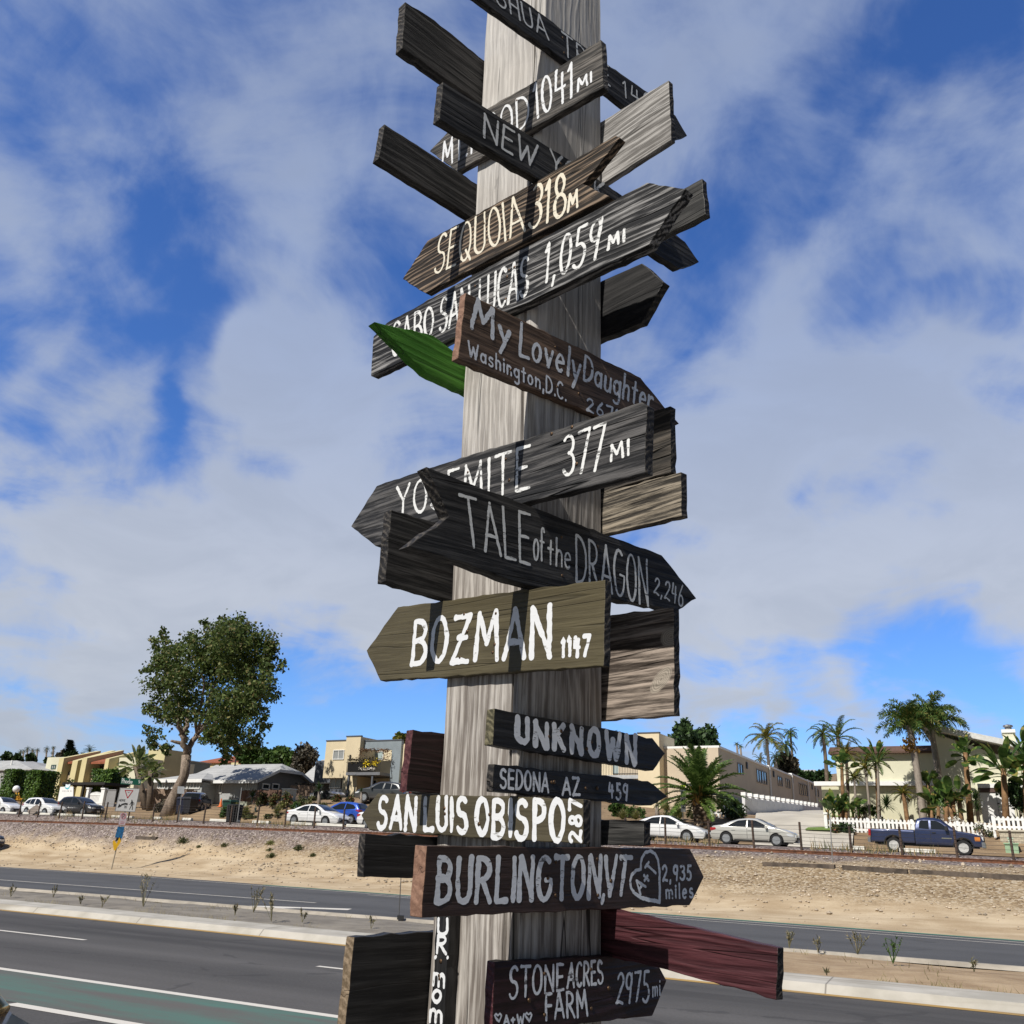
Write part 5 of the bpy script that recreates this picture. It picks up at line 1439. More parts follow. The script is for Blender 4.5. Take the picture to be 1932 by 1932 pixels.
sign('BL', zz(3, (235, 632), (480, 700), (620, 745), (620, 1088), (510, 1056), (205, 970)), .032, m_black,
     'blank black board sticking out left of the post under the notched black board', end_mat=dark_end, endtest=left_end)
sign('L', zz(4, (117, 410), (265, 205), (820, 128), (1243, 76), (1234, 484), (800, 512), (182, 552)), .020, m_olive,
     'olive-brown board with bold white letters BOZMAN and a small 1147',
     [T(4, 'BO{Zb}MAN', (330, 472), (988, 436), (990, 196), (345, 276), .0152), T(4, '1147', (1040, 438), (1165, 432), (1170, 340), (1042, 352), .0100)],
     screws=[D(4, 592, 320), D(4, 722, 382)], end_mat=dark_end, endtest=right_end)
kb_ = sign('BR', zz(4, (1150, 270), (1270, 242), (1565, 206), (1568, 715), (1236, 738), (1150, 745)), .022, m_knot,
     'broad blank board with pale knots right of the olive BOZMAN board', end_mat=dark_end, endtest=right_end)
sign('R', zz(4, (722, 682), (1466, 822), (1526, 895), (1470, 976), (712, 854)), .026, m_blackfresh,
     'black board with bold pale letters UNKNOWN', [T(4, 'UNKNOWN', (822, 838), (1385, 942), (1386, 816), (822, 730), .0158)], lmat=p_silver, screws=[D(4, 1035, 790), D(4, 1155, 872)],
     end_mat=wood('mossy_end_grain', (0.05, 0.045, 0.025), (0.17, 0.15, 0.09), ring=60, ringc=.5), endtest=left_end)
sign('R', zz(4, (720, 945), (1446, 1025), (1538, 1098)) + zz(5, (1462, 174), (712, 108)), .020, m_blackfresh,
     'narrow black board with small pale letters SEDONA AZ 459', [T(4, 'SEDONA', (748, 1055), (975, 1078), (975, 992), (750, 968), .0062), T(4, 'AZ', (1042, 1090), (1122, 1088), (1118, 1012), (1045, 1010), .0068),
     T(4, '459', (1258, 1102), (1348, 1116), (1348, 1042), (1258, 1034), .0068)], lmat=p_silver, screws=[D(4, 1003, 1030), D(4, 1205, 1058)], end_mat=dark_end, endtest=left_end)
sign('L', zz(5, (92, 220), (170, 117), (660, 128), (1140, 144), (1138, 356), (640, 326), (130, 290)), .022, m_olive2,
     'chipped olive board with bold white letters SAN LUIS OBISPO and 287 set sideways',
     [T(5, 'SAN', (170, 278), (348, 290), (356, 135), (182, 132), .0135), T(5, 'LUIS', (392, 288), (590, 304), (590, 142), (396, 138), .0135),
      T(5, 'OBISPO', (634, 312), (1046, 340), (1050, 152), (636, 148), .0138), T(5, '287', (1130, 345), (1130, 152), (1076, 150), (1076, 345), .0085)],
     screws=[D(5, 485, 188), D(5, 648, 262)], end_mat=dark_end, endtest=right_end)
sign('BL', zz(4, (338, 782), (467, 799), (640, 815), (640, 1100), (450, 1082), (305, 1075)), .026, m_maroon_shade,
     'small upright shaded maroon board left of the post above the olive SAN LUIS board', end_mat=wood('flaking_maroon_end', (0.05, 0.014, 0.017), (0.12, 0.045, 0.045), ring=40, ringc=.4, streak=.8, chip=(0.5, 0.4, 0.36), chip_amt=0.2, chipscale=20), endtest=left_end)
sign('BL', zz(5, (112, 306), (430, 322), (600, 330), (600, 525), (350, 516), (102, 512)), .024, m_blackfresh,
     'small blank black board left of the post below the olive SAN LUIS board', end_mat=dark_end, endtest=left_end)
sign('BR', zz(5, (1120, 240), (1236, 242), (1425, 246), (1424, 362), (1236, 360), (1120, 358)), .024, m_greyblack,
     'small scratched dark grey block right of the post above the heart board', end_mat=dark_end, endtest=right_end)
heart = [(1500, 630), (1500, 560), (1499, 480), (1492, 430), (1478, 402), (1455, 390), (1432, 397), (1417, 420), (1411, 447), (1410, 476), (1388, 482), (1368, 503), (1360, 532), (1364, 562), (1380, 588), (1410, 608), (1450, 620), (1500, 630)]
sign('R', zz(5, (402, 365), (1642, 378), (1709, 511), (1641, 645), (378, 704)), .036, m_choc,
     'dark brown board with big pale letters BURLINGTON, VT and a heart',
     [T(5, 'BURLINGTON', (444, 632), (1218, 605), (1224, 412), (456, 424), .0128), T(5, ',', (1222, 612), (1245, 605), (1245, 440), (1222, 440), .010), T(5, 'VT', (1240, 602), (1338, 598), (1366, 415), (1242, 418), .0120),
      T(5, 'A+T', (1408, 592), (1492, 480), (1448, 440), (1378, 545), .0068), T(5, '2,935', (1514, 530), (1646, 524), (1648, 456), (1512, 460), .0068),
      T(5, 'miles', (1528, 612), (1658, 606), (1656, 535), (1526, 545), .0060)], lmat=p_silver, extra=[(zz(5, *heart), .0085)], screws=[D(5, 972, 515), D(5, 1270, 530)],
     end_mat=m_end, endtest=left_end)
sign('L', zz(5, (446, 690), (512, 690), (500, 880), (490, 1060), (474, 1290), (405, 1290), (425, 1060)), .030, m_blackfresh,
     'narrow upright black board with stacked white letters UR MOM on the post',
     [T(5, 'U', (452, 780), (500, 778), (500, 706), (454, 704), .0080), T(5, 'R', (447, 868), (494, 872), (500, 790), (454, 788), .0078), T(5, "'", (438, 912), (450, 912), (450, 885), (440, 885), .006), T(5, "'", (504, 915), (512, 918), (505, 890), (496, 888), .006),
      T(5, 'm', (430, 1020), (486, 1032), (490, 935), (438, 925), .0078), T(5, 'o', (430, 1100), (474, 1098), (474, 1000), (432, 1005), .0078), T(5, 'm', (414, 1190), (474, 1204), (480, 1105), (420, 1098), .0078)],
     screws=[D(5, 468, 908)])
sign('BL', zz(5, (60, 794), (400, 770), (600, 755), (600, 1300), (400, 1300), (8, 1300)), .030, m_blackfresh,
     'large blank black board left of the post at the bottom edge of the picture', end_mat=m_tanedge, endtest=left_end)
hl = [(728, 1178), (722, 1165), (728, 1157), (737, 1165), (746, 1156), (753, 1166), (742, 1195), (728, 1178)]
hr = [(868, 1170), (864, 1160), (872, 1152), (880, 1160), (890, 1152), (895, 1162), (884, 1192), (868, 1170)]
sign('R', zz(5, (723, 912), (1245, 882), (1464, 868), (1533, 1000), (1466, 1166), (1235, 1192), (880, 1240), (708, 1252)), .024, m_maroon_shade,
     'shaded maroon board with thin pale letters STONE ACRES FARM 2975 mi',
     [T(5, 'STONE', (788, 1088), (1045, 1040), (1045, 925), (796, 935), .0062), T(5, 'ACRES', (1064, 1034), (1232, 1010), (1228, 905), (1070, 920), .0062),
      T(5, 'FARM', (962, 1185), (1160, 1164), (1150, 1045), (962, 1062), .0062), T(5, '2975', (1292, 1108), (1448, 1098), (1450, 955), (1302, 968), .0062),
      T(5, 'mi', (1466, 1075), (1502, 1066), (1500, 985), (1466, 998), .0045), T(5, 'A+W', (765, 1210), (858, 1198), (858, 1158), (765, 1166), .0048)],
     lmat=p_silver2, extra=[(zz(5, *hl), .0042), (zz(5, *hr), .0042)], screws=[D(5, 885, 1092), D(5, 1260, 1035)], end_mat=m_maroon, endtest=left_end)
sign('BR', zz(5, (1120, 615), (1236, 650), (1300, 665), (1530, 722)) + [(1160+.3996*770, 1578.9+.3996*523), (1160+.3996*762, 1578.9+.3996*771), (1160+.3996*240, 1578.9+.3996*626), (1120, 1800), (1090, 1790)], .022, m_maroon,
     'long maroon board sticking out right of the post at the bottom', end_mat=dark_end, endtest=right_end)


def knots(o, mat, where, colour=(0.46, 0.40, 0.33)):
    """growth rings that bend round knots, at places on one board"""
    t = NT(mat.node_tree); b = t.n['Principled BSDF']; lk = b.inputs['Base Color'].links[0]; src = lk.from_socket
    co = t.coord('Object'); sp = t.new('ShaderNodeSeparateXYZ'); t.put(sp.inputs[0], co); wob = t.noise(co, 22, 3, .5); fine = t.noise(t.mapping(co, scale=(.3, 1, 1)), 90, 3, .6)
    inv = o.matrix_world.inverted(); N = FACES['BR'][2]; po = FACES['BR'][0]
    for (px, py, rx, ry, rot) in where:
        d = px_dir(px, py); q = inv @ (CAM + d*((po-CAM).dot(N)/d.dot(N)))
        dx = t.math('SUBTRACT', sp.outputs['X'], q.x); dy = t.math('SUBTRACT', sp.outputs['Y'], q.y); cr_, sr_ = math.cos(rot), math.sin(rot)
        u = t.math('DIVIDE', t.math('ADD', t.math('MULTIPLY', dx, cr_), t.math('MULTIPLY', dy, sr_)), rx); v = t.math('DIVIDE', t.math('SUBTRACT', t.math('MULTIPLY', dy, cr_), t.math('MULTIPLY', dx, sr_)), ry)
        r = t.math('SQRT', t.math('ADD', t.math('MULTIPLY', u, u), t.math('MULTIPLY', v, v))); r = t.math('ADD', r, t.math('MULTIPLY', t.math('SUBTRACT', wob, .5), .5))
        rg_ = t.math('MULTIPLY_ADD', t.math('SINE', t.math('MULTIPLY', r, 34)), .5, .5)
        kc = t.mix(t.math('MULTIPLY', t.math('ADD', t.math('MULTIPLY', rg_, .6), t.math('MULTIPLY', fine, .5)), 1.0), tuple(x*.35 for x in colour), colour); kc = t.mix(t.smooth(r, .0, .14, .8, 0), kc, (.06, .04, .03))
        src = t.mix(t.smooth(r, .82, 1.15, 1, 0), src, kc)
    t.l.new(src, b.inputs['Base Color'])


knots(kb_, m_knot, [(*D(4, 1552, 345), .030, .022, .2), (*D(4, 1505, 545), .040, .018, .75)])
# ------------------------------------------------------------------ plants
def leafmat(name, a, c_, dry=None, trans=0.25, dryamt=.12, rough=.55):
    m = bpy.data.materials.new(name); m.use_nodes = True; t = NT(m.node_tree)
    b = t.n['Principled BSDF']; out = t.n['Material Output']
    r = t.new('ShaderNodeNewGeometry').outputs['Random Per Island']
    st = [(0.0, tuple(x*.75 for x in a)), (0.45, a), (0.85 if not dry else 1-dryamt-.05, c_)]
    if dry: st.append((1-dryamt*.5, dry))
    c = t.ramp(r, st)
    t.put(b.inputs['Base Color'], c); b.inputs['Roughness'].default_value = rough; b.inputs['Specular IOR Level'].default_value = .3
    tr = t.new('ShaderNodeBsdfTranslucent'); t.put(tr.inputs['Color'], c)
    mx = t.new('ShaderNodeMixShader'); mx.inputs[0].default_value = trans
    t.l.new(b.outputs[0], mx.inputs[1]); t.l.new(tr.outputs[0], mx.inputs[2]); t.l.new(mx.outputs[0], out.inputs['Surface'])
    return m


lf_tree = leafmat('olive_green_leaf', (0.062, 0.098, 0.022), (0.170, 0.215, 0.058), (0.25, 0.205, 0.085), .32, .08)
lf_dark = leafmat('dark_green_leaf', (0.025, 0.052, 0.018), (0.065, 0.115, 0.036), None, .15)
lf_mid = leafmat('mid_green_leaf', (0.042, 0.088, 0.018), (0.115, 0.185, 0.045), None, .25)
lf_hedge = leafmat('hedge_leaf', (0.042, 0.095, 0.012), (0.115, 0.20, 0.028), None, .2)
lf_brown = leafmat('grey_brown_leaf', (0.055, 0.050, 0.035), (0.115, 0.100, 0.070), (0.16, 0.13, 0.09), .15)
lf_palm = leafmat('palm_leaflet', (0.055, 0.105, 0.024), (0.145, 0.215, 0.052), (0.27, 0.23, 0.06), .28, .12, .4)
lf_palmy = leafmat('yellowing_palm_leaflet', (0.070, 0.105, 0.016), (0.17, 0.19, 0.035), (0.34, 0.24, 0.05), .25, .3, .4)
lf_palmc = leafmat('date_palm_leaflet', (0.070, 0.125, 0.026), (0.19, 0.265, 0.070), None, .28, .1, .35)
lf_paddle = leafmat('paddle_leaf', (0.055, 0.110, 0.024), (0.15, 0.225, 0.055), (0.33, 0.27, 0.08), .30, .12, .35)
lf_paddley = leafmat('pale_paddle_leaf', (0.11, 0.15, 0.04), (0.24, 0.28, 0.10), (0.42, 0.40, 0.20), .3, .25, .35)
lf_grass = leafmat('tuft_grass', (0.14, 0.155, 0.045), (0.28, 0.275, 0.10), (0.42, 0.35, 0.17), .3, .25)
lf_weed = leafmat('weed_leaf', (0.07, 0.095, 0.035), (0.17, 0.175, 0.075), (0.30, 0.25, 0.13), .25, .25)
lf_spike = leafmat('spiky_leaf', (0.032, 0.065, 0.020), (0.085, 0.135, 0.042), None, .12, .1, .35)
lf_agave = leafmat('blue_agave_leaf', (0.09, 0.15, 0.14), (0.18, 0.26, 0.25), None, .1)
m_bark = wood('tree_bark', (0.11, 0.08, 0.06), (0.36, 0.285, 0.22), ring=3, ringc=.3, streak=.9, bump=1.0, vert=True, chip=(0.50, 0.42, 0.34), chip_amt=.25, chipscale=2.5)
m_ptrunk = wood('palm_trunk_bark', (0.20, 0.165, 0.135), (0.38, 0.33, 0.28), ring=2, ringc=.2, streak=.6, bump=.6, vert=True)
m_dtrunk = wood('dark_palm_trunk', (0.075, 0.055, 0.04), (0.20, 0.155, 0.115), ring=3, ringc=.3, streak=.8, bump=.9, vert=True)
m_btrunk = plain('ragged_banana_stem', (0.20, 0.115, 0.055), rough=.9, var=.4, scale=4)


def rdir(rg):
    z = rg.uniform(-1, 1); a = rg.uniform(0, 2*pi); r = math.sqrt(1-z*z); return Vector((r*math.cos(a), r*math.sin(a), z))


def leaf_cloud(m, c_, r, n, size, rg, clump=.28, flat=1.0, hang=0.0, nc=None):
    """leaves gathered in clumps through a ball"""
    nc = nc or max(5, n//38); cs = []
    for _ in range(nc):
        d = rdir(rg); k = r*(rg.random()**.36); cs.append(c_ + Vector((d.x*k, d.y*k, d.z*k*flat)))
    for i in range(n):
        q = cs[i % nc] + Vector((rg.gauss(0, 1), rg.gauss(0, 1), rg.gauss(0, .8)))*(r*clump)
        d = rdir(rg)
        if hang: d = (d*(1-hang) + Vector((0, 0, -hang))).normalized()
        s = size*rg.uniform(.6, 1.35); w_ = d.orthogonal().normalized(); w_ = (w_*math.cos(i) + d.cross(w_)*math.sin(i))*(s*rg.uniform(.28, .45))
        e = d*s; m.add([q-w_*.4, q+e*.5-w_, q+e, q+e*.5+w_], [(0, 1, 2, 3)])


def leafy(root, name, blobs, per, size, mat, seed=1, **kw):
    rg = random.Random(seed); m = MB()
    for c_, r, f in blobs: leaf_cloud(m, c_, r, int(per*f), size, rg, **kw)
    return m.build(name, mat, root, fix=False)


def plant(name, loc, label, cat, group=None): return thing(name, tuple(loc), label, cat, group)


def limb(m, a, b_, ra, rb_, rg, sag=.0, n=6, wob=.06):
    L = (b_-a).length; pts = []; rs = []
    for i in range(n+1):
        f = i/n; q = a.lerp(b_, f) + Vector((rg.gauss(0, 1), rg.gauss(0, 1), rg.gauss(0, .5)))*(L*wob*math.sin(pi*f)) ; pts.append(q); rs.append(ra+(rb_-ra)*f)
    m.tube(pts, rs, 8)


# --- the big tree on the left
PT = 62.5
tp = lambda x, y, dp=0: at_p(x, y, PT+dp)
base = tp(320, 1530); base.z = zlot(*SP(base))-.2
tr = plant('eucalyptus_tree', base, 'big broad-crowned evergreen tree with a leaning peeling pale trunk', 'tree')
m = MB(); m.s = True; rg = random.Random(4)
k1 = tp(348, 1462); k2 = tp(352, 1425)
m.tube([base, tp(326, 1512), tp(338, 1484), k1, k2], [.85, .62, .48, .42, .44], 12)
for (x, y, dp, r) in ((343, 1385, -1, .36), (372, 1385, 1, .32), (352, 1340, 2, .2), (330, 1350, -2.5, .18), (398, 1340, 2, .2), (405, 1290, -1, .14), (440, 1330, -2, .15), (470, 1290, 1, .12), (330, 1290, 1, .12), (380, 1270, -2, .14)):
    src = {343: k2, 372: k2}.get(x) or (tp(343, 1385, -1) if x < 365 else tp(372, 1385, 1))
    limb(m, src, tp(x, y, dp), .32 if r > .3 else r*1.2, r*.6 if r < .3 else r*.75, rg)
limb(m, tp(345, 1404), tp(322, 1398, -1), .2, .1, rg); limb(m, tp(372, 1385, 1), tp(445, 1405, -1), .16, .06, rg)
m.build('trunk', m_bark, tr)
bl = []
px1 = pxm(400, 1290, PT)
for (x, y, r) in ((298, 1212, 20), (322, 1238, 34), (372, 1225, 36), (420, 1198, 36), (455, 1195, 36), (492, 1222, 32), (507, 1258, 26), (298, 1282, 30), (345, 1278, 38), (400, 1262, 38), (450, 1250, 40), (485, 1292, 36), (300, 1335, 26), (288, 1388, 22), (345, 1338, 34), (410, 1330, 42), (465, 1338, 34), (505, 1310, 20), (430, 1385, 32), (472, 1392, 24), (392, 1385, 20), (312, 1408, 15), (425, 1428, 15), (345, 1388, 14), (500, 1365, 16), (280, 1270, 14), (515, 1235, 12), (385, 1180, 12), (445, 1418, 12), (278, 1340, 10), (420, 1170, 10), (455, 1172, 10), (305, 1192, 8)):
    dp = rg.uniform(-1, 1)*max(0, 4.5-abs(x-400)/30)
    bl.append((tp(x, y, dp), r*px1, (r/32)**2))
    if r > 30: bl.append((tp(x+rg.uniform(-8, 8), y+rg.uniform(-8, 8), -dp-1.5), r*px1*.9, (r/32)**2*.8))
leafy(tr, 'crown', bl, 1000, .29, lf_tree, 9, clump=.20, hang=.25)


def round_tree(name, x, y, rx, ry, p, label, mat, per=700, size=.42, seed=2, trunk=True, cat='tree', group=None, nb=9):
    k = pxm(x, y, p); c_ = at_p(x, y, p); s, pp = SP(c_)
    g = zlot(s, p); b0 = W3(s, p, g-.3); rg = random.Random(seed)
    o = plant(name, b0, label, cat, group); bl = []
    for i in range(nb):
        a = 2*pi*i/nb + rg.uniform(-.3, .3); q = rg.uniform(.35, .68)
        bl.append((c_ + DV*(rx*k*q*math.cos(a)) + UP*(ry*k*q*math.sin(a)) + NV*rg.uniform(-1, 1)*rx*k*.5, min(rx, ry)*k*rg.uniform(.36, .52), 1.0))
    bl.append((c_, min(rx, ry)*k*.6, 1.4))
    leafy(o, 'crown', bl, per, size, mat, seed, clump=.2)
    if trunk:
        m = MB(); m.s = True; m.tube([b0, b0.lerp(c_, .5)+DV*.2, c_], [rx*k*.09+.1, rx*k*.07+.06, .06], 8); m.build('trunk', m_bark, o)
    return o


round_tree('dark_tree', 1300, 1402, 56, 42, 92, 'dense dark green tree behind the date palm, right of the post', lf_dark, 900, .45, 21)
round_tree('olive_tree', 573, 1440, 33, 36, 104, 'grey-brown round-crowned tree left of the beige apartments', lf_brown, 700, .5, 22)
round_tree('green_tree', 470, 1424, 36, 18, 110, 'low green tree showing just right of the big tree crown', lf_mid, 500, .6, 23)
round_tree('green_tree', 524, 1430, 26, 24, 108, 'green tree behind the bungalow ridge, beside the grey-brown tree', lf_mid, 500, .55, 24)
round_tree('green_tree', 548, 1443, 14, 30, 106, 'narrow green tree squeezed between the bungalow roof and the grey-brown tree', lf_mid, 350, .5, 25, nb=6)
round_tree('tawny_tree', 755, 1398, 20, 14, 105, 'tawny treetop peeping over the apartments beside the maroon block', lf_palmy, 350, .5, 26, nb=6)
round_tree('purple_tree', 120, 1428, 16, 14, 150, 'distant dull purple tree at the foot of the tall conifer', lf_brown, 320, .7, 27, nb=6)
round_tree('green_tree', 136, 1428, 12, 10, 148, 'small distant green tree at the right foot of the tall conifer', lf_dark, 260, .7, 28, nb=5)
for k, (x, y, rx, ry, lb) in enumerate(((14, 1428, 12, 6, 'distant dark bush showing over the leftmost grey roof'), (34, 1431, 12, 6, 'distant dark bush between the leftmost roof and the far palms'), (58, 1432, 13, 8, 'distant dark green bush below the far palms'), (92, 1438, 9, 6, 'distant dark bush left of the yellow building'))):
    round_tree('bush', x, y, rx, ry, 140, lb, lf_dark, 220, .8, 30+k, trunk=False, cat='bush', nb=5)
for k, (x, y, rx, ry, lb) in enumerate(((1502, 1462, 12, 9, 'distant green tree on the hill at the left of the gap beside the tan building'), (1525, 1468, 14, 9, 'distant tree on the hill in the middle of the gap beside the tan building'), (1552, 1465, 14, 8, 'distant tree on the hill left of the cream house'), (1484, 1445, 14, 14, 'brown-green bush above the roof of the tan building'))):
    round_tree('hill_tree', x, y, rx, ry, 170 if k < 3 else 112, lb, lf_dark if k < 3 else lf_brown, 300, .8, 40+k, trunk=k == 3, nb=6)
hs = at_p(1512, 1462, 178)
hh = thing('hill_house', tuple(W3(*SP(hs), hs.z-4)), 'tiny pale house roof among trees on the distant hill', 'house')
s_, p_ = SP(hs); rb(hh, 'wall', m_greywall, (s_-3, s_+3.5, p_, p_+6, hs.z-4, hs.z-.5)); hip(hh, 'roof', m_shingle, s_-3, s_+3.5, p_, p_+6, hs.z-.45, hs.z+1.2, s_-1.5, s_+2)
# conifer far left
cb = at_p(131.9, 1432, 150); ct = at_p(132.5, 1397, 150); o = plant('conifer_tree', W3(*SP(cb), cb.z-3), 'tall dark pyramidal conifer on the skyline left of the yellow building', 'tree')
m = MB(); rg = random.Random(6); L = (ct-cb).length
for i in range(900):
    f = rg.random()**.8; tier = math.floor(f*9)/9; r = (1-f)*L*.42*(.55+.45*rg.random()); a = rg.uniform(0, 2*pi)
    q = cb.lerp(ct, f) + Vector((math.cos(a)*r, math.sin(a)*r, -.1*r)); d = Vector((math.cos(a), math.sin(a), .25)).normalized()*.9; w_ = d.cross(UP).normalized()*.35
    m.add([q-w_, q+d, q+w_, q-d*.4], [(0, 1, 2, 3)])
m.build('crown', leafmat('conifer_needles', (.018, .035, .02), (.04, .06, .035), None, .05), o, fix=False)
m = MB(); m.tube([cb-UP*4, ct], [.5, .05], 8); m.build('trunk', m_dtrunk, o)


# --- palms
def frond(m, base, az, el, L, rg, droop=1.0, nl=34, ll=.55, wind=None, w=.045, vee=.5, plum=.12):
    pts = []; d = Vector((math.cos(az)*math.cos(el), math.sin(az)*math.cos(el), math.sin(el))); q = Vector(base); n = 9
    for i in range(n+1):
        pts.append(q.copy()); q = q + d*(L/n); d = (d + Vector((0, 0, -droop*.19*(.5+i/n)))+(wind or Vector())*(.06*i/n)).normalized()
    m.tube(pts, [w*(1-.85*i/n) for i in range(n+1)], 4, cap=False)
    side0 = None
    for k in range(nl):
        f = .10+.90*k/(nl-1); fi = f*n; i = min(n-1, int(fi)); c_ = pts[i].lerp(pts[i+1], fi-i); t_ = (pts[i+1]-pts[i]).normalized()
        sd = t_.cross(UP); sd = sd.normalized() if sd.length > .05 else Vector((1, 0, 0)); nrm = sd.cross(t_)
        l_ = ll*L/3.0*(math.sin(pi*min(1, f*.93+.10))**.55)*rg.uniform(.85, 1.1)
        for sg in (-1, 1):
            dl = (sd*sg*.8 + t_*.62 + nrm*(vee*.5 + rg.gauss(0, plum)) + (wind or Vector())*.3).normalized(); e = c_ + dl*l_*.6; e2 = e + (dl + Vector((0, 0, -.75*droop))).normalized()*l_*.5
            ww = t_*(L*.0115); m.add([c_-ww, c_+ww, e+ww*1.0, e-ww*1.0], [(0, 1, 2, 3)]); m.add([e-ww, e+ww, e2], [(0, 1, 2)])


def palm(name, bx, by, cx, cy, p, rpx, label, mat=None, tmat=None, nf=22, r0=.2, r1=.14, seed=1, droop=1.0, ll=.55, wind=None, el=(-.5, 1.3), group=None, nl=34, plume=None, trunk_n=8, p2=None, boot=None, zoff=None, plum=.12):
    k = pxm(cx, cy, p); a = at_p(bx, by, p); b_ = at_p(cx, cy, p2 or p); s, pp = SP(a)
    if zoff is None: a.z = min(a.z, zlot(s, p))-.15
    o = plant(name, a, label, 'palm tree', group); rg = random.Random(seed); m = MB(); m.s = True
    pts = [a.lerp(b_, i/trunk_n) + DV*(math.sin(pi*i/trunk_n)*(b_-a).length*.012) for i in range(trunk_n+1)]
    m.tube(pts, [r0+(r1-r0)*i/trunk_n+ (.25*r0 if i == 0 else 0) for i in range(trunk_n+1)], 10)
    m.build('trunk', tmat or m_ptrunk, o)
    m = MB()
    for i in range(nf):
        f = (i+.5)/nf; e = el[1]+(el[0]-el[1])*f+rg.gauss(0, .08); az = i*2.39996+rg.gauss(0, .15)
        frond(m, b_, az, e, rpx*k*rg.uniform(.9, 1.12), rg, droop*(.75+.5*(1-f)), nl, ll, wind, plum=plum)
    m.build('crown', mat or lf_palm, o, fix=False)
    if plume:
        m = MB(); leaf_cloud(m, b_-UP*plume*1.0, plume*.42, 150, .22, rg, hang=.7); m.build('fruit_stalk', leafmat('orange_stalk', (.30, .16, .03), (.45, .27, .06), None, .2), o, fix=False)
    return o


CPAL = palm('date_palm', 1326, 1560, 1320, 1503, 62.0, 98, 'broad squat date palm with a fat scaly trunk beside the speed limit sign', lf_palmc, plain('x_unused', (.3, .2, .1)), nf=58, r0=.62, r1=.55, seed=3, droop=.62, ll=.46, el=(-.28, 1.45), nl=44)
# scaly trunk of the date palm
tk = [c for c in CPAL.children if c.name.startswith('trunk')][0]
mt, t, bb = mat_new('scaly_palm_trunk'); co = t.coord('Object'); v = t.voro(t.mapping(co, scale=(3.4, 3.4, 4.6)), 1.0); v2 = t.voro(t.mapping(co, scale=(3.4, 3.4, 4.6)), 1.0, 'F1', 'Color')
sc2 = t.new('ShaderNodeSeparateColor'); t.put(sc2.inputs[0], v2)
t.put(bb.inputs['Base Color'], t.mix(t.smooth(v, .25, .55), t.mix(sc2.outputs[0], (.42, .29, .19), (.66, .52, .39)), (.055, .035, .022))); bb.inputs['Roughness'].default_value = .9
t.put(bb.inputs['Normal'], t.bump(t.math('MULTIPLY', v, -1), 1.0, .15)); tk.data.materials[0] = mt
m = MB(); rg = random.Random(2); b_ = at_p(1320, 1507, 62.0)
for i in range(60):
    a = rg.uniform(0, 2*pi); q = b_ + Vector((math.cos(a)*.5, math.sin(a)*.5, rg.uniform(-.6, .4))); d = Vector((math.cos(a)*.6, math.sin(a)*.6, 1)).normalized(); w_ = d.cross(UP).normalized()*.07; m.add([q-w_, q+w_, q+d*.8], [(0, 1, 2)])
m.build('leaf_bases', leafmat('orange_leaf_base', (.28, .16, .04), (.45, .30, .08), None, .1), CPAL, fix=False)

palm('queen_palm', 1450, 1470, 1446, 1392, 106, 46, 'tall palm with yellowing drooping fronds behind the tan building', lf_palmy, m_ptrunk, nf=24, r0=.25, seed=5, droop=1.25, ll=.55, el=(-.5, 1.35))
palm('slender_palm', 1494, 1462, 1491, 1384, 118, 18, 'thin tall palm just right of the yellowing palm behind the tan building', lf_palm, m_dtrunk, nf=22, r0=.16, seed=6, droop=1.3, ll=.8)
palm('small_palm', 1466, 1452, 1464, 1430, 110, 22, 'low palm beneath the yellowing palm, just over the tan roof', lf_palm, m_ptrunk, nf=16, seed=7, droop=1.1)
palm('small_palm', 1484, 1455, 1482, 1405, 112, 30, 'dark drooping palm between the yellowing palm and the thin palm', lf_dark, m_dtrunk, nf=18, seed=8, droop=1.5, el=(-.9, .9))
palm('small_palm', 1436, 1448, 1434, 1434, 109, 20, 'short palm left of the yellowing palm, just over the tan roof', lf_palmy, m_ptrunk, nf=14, seed=9, droop=1.0)
for k, (x, y, yb_) in enumerate(((1390, 1404, 1425), (1397, 1409, 1430))):
    palm('fan_palm', x+.5, yb_, x, y, 128, 8, ('tiny distant palm over the tan roof, the higher left one of a close pair', 'tiny distant palm over the tan roof, the lower right one of a close pair')[k], lf_mid, m_ptrunk, nf=16, r0=.2, seed=60+k, nl=8, ll=.9)
palm('fan_palm', 1503, 1470, 1502, 1450, 165, 8, 'tiny lone palm on the distant hill beside the tan building', lf_dark, m_dtrunk, nf=14, r0=.2, seed=63, nl=8, ll=.9)
# palms at the corner of the cream house
palm('feather_palm', 1560, 1512, 1553, 1384, 76, 36, 'tall slim palm at the left corner of the cream house', lf_palm, m_dtrunk, nf=16, r0=.17, r1=.13, seed=11, droop=1.2, el=(-.7, 1.2), p2=76)
palm('feather_palm', 1577, 1500, 1581, 1392, 78, 54, 'palm with long arching fronds above the left end of the mansard', lf_palm, m_dtrunk, nf=15, r0=.18, r1=.14, seed=12, droop=.95, el=(-.2, 1.35), ll=.45)
palm('queen_palm', 1742, 1545, 1715, 1368, 67, 62, 'tall queen palm, left of the pair, with an orange flower stalk', lf_palm, m_ptrunk, nf=30, r0=.26, r1=.19, seed=13, droop=1.15, ll=.80, plum=.55, el=(-.05, 1.4), wind=DV*.2, plume=1.2, nl=46, group='queen palms in front of the cream house')
palm('queen_palm', 1777, 1520, 1754, 1362, 69, 66, 'tall queen palm, right of the pair, fronds blown to the right', lf_palm, m_ptrunk, nf=32, r0=.25, r1=.17, seed=14, droop=1.25, ll=.80, plum=.55, el=(.0, 1.4), wind=DV*.9, nl=46, group='queen palms in front of the cream house')
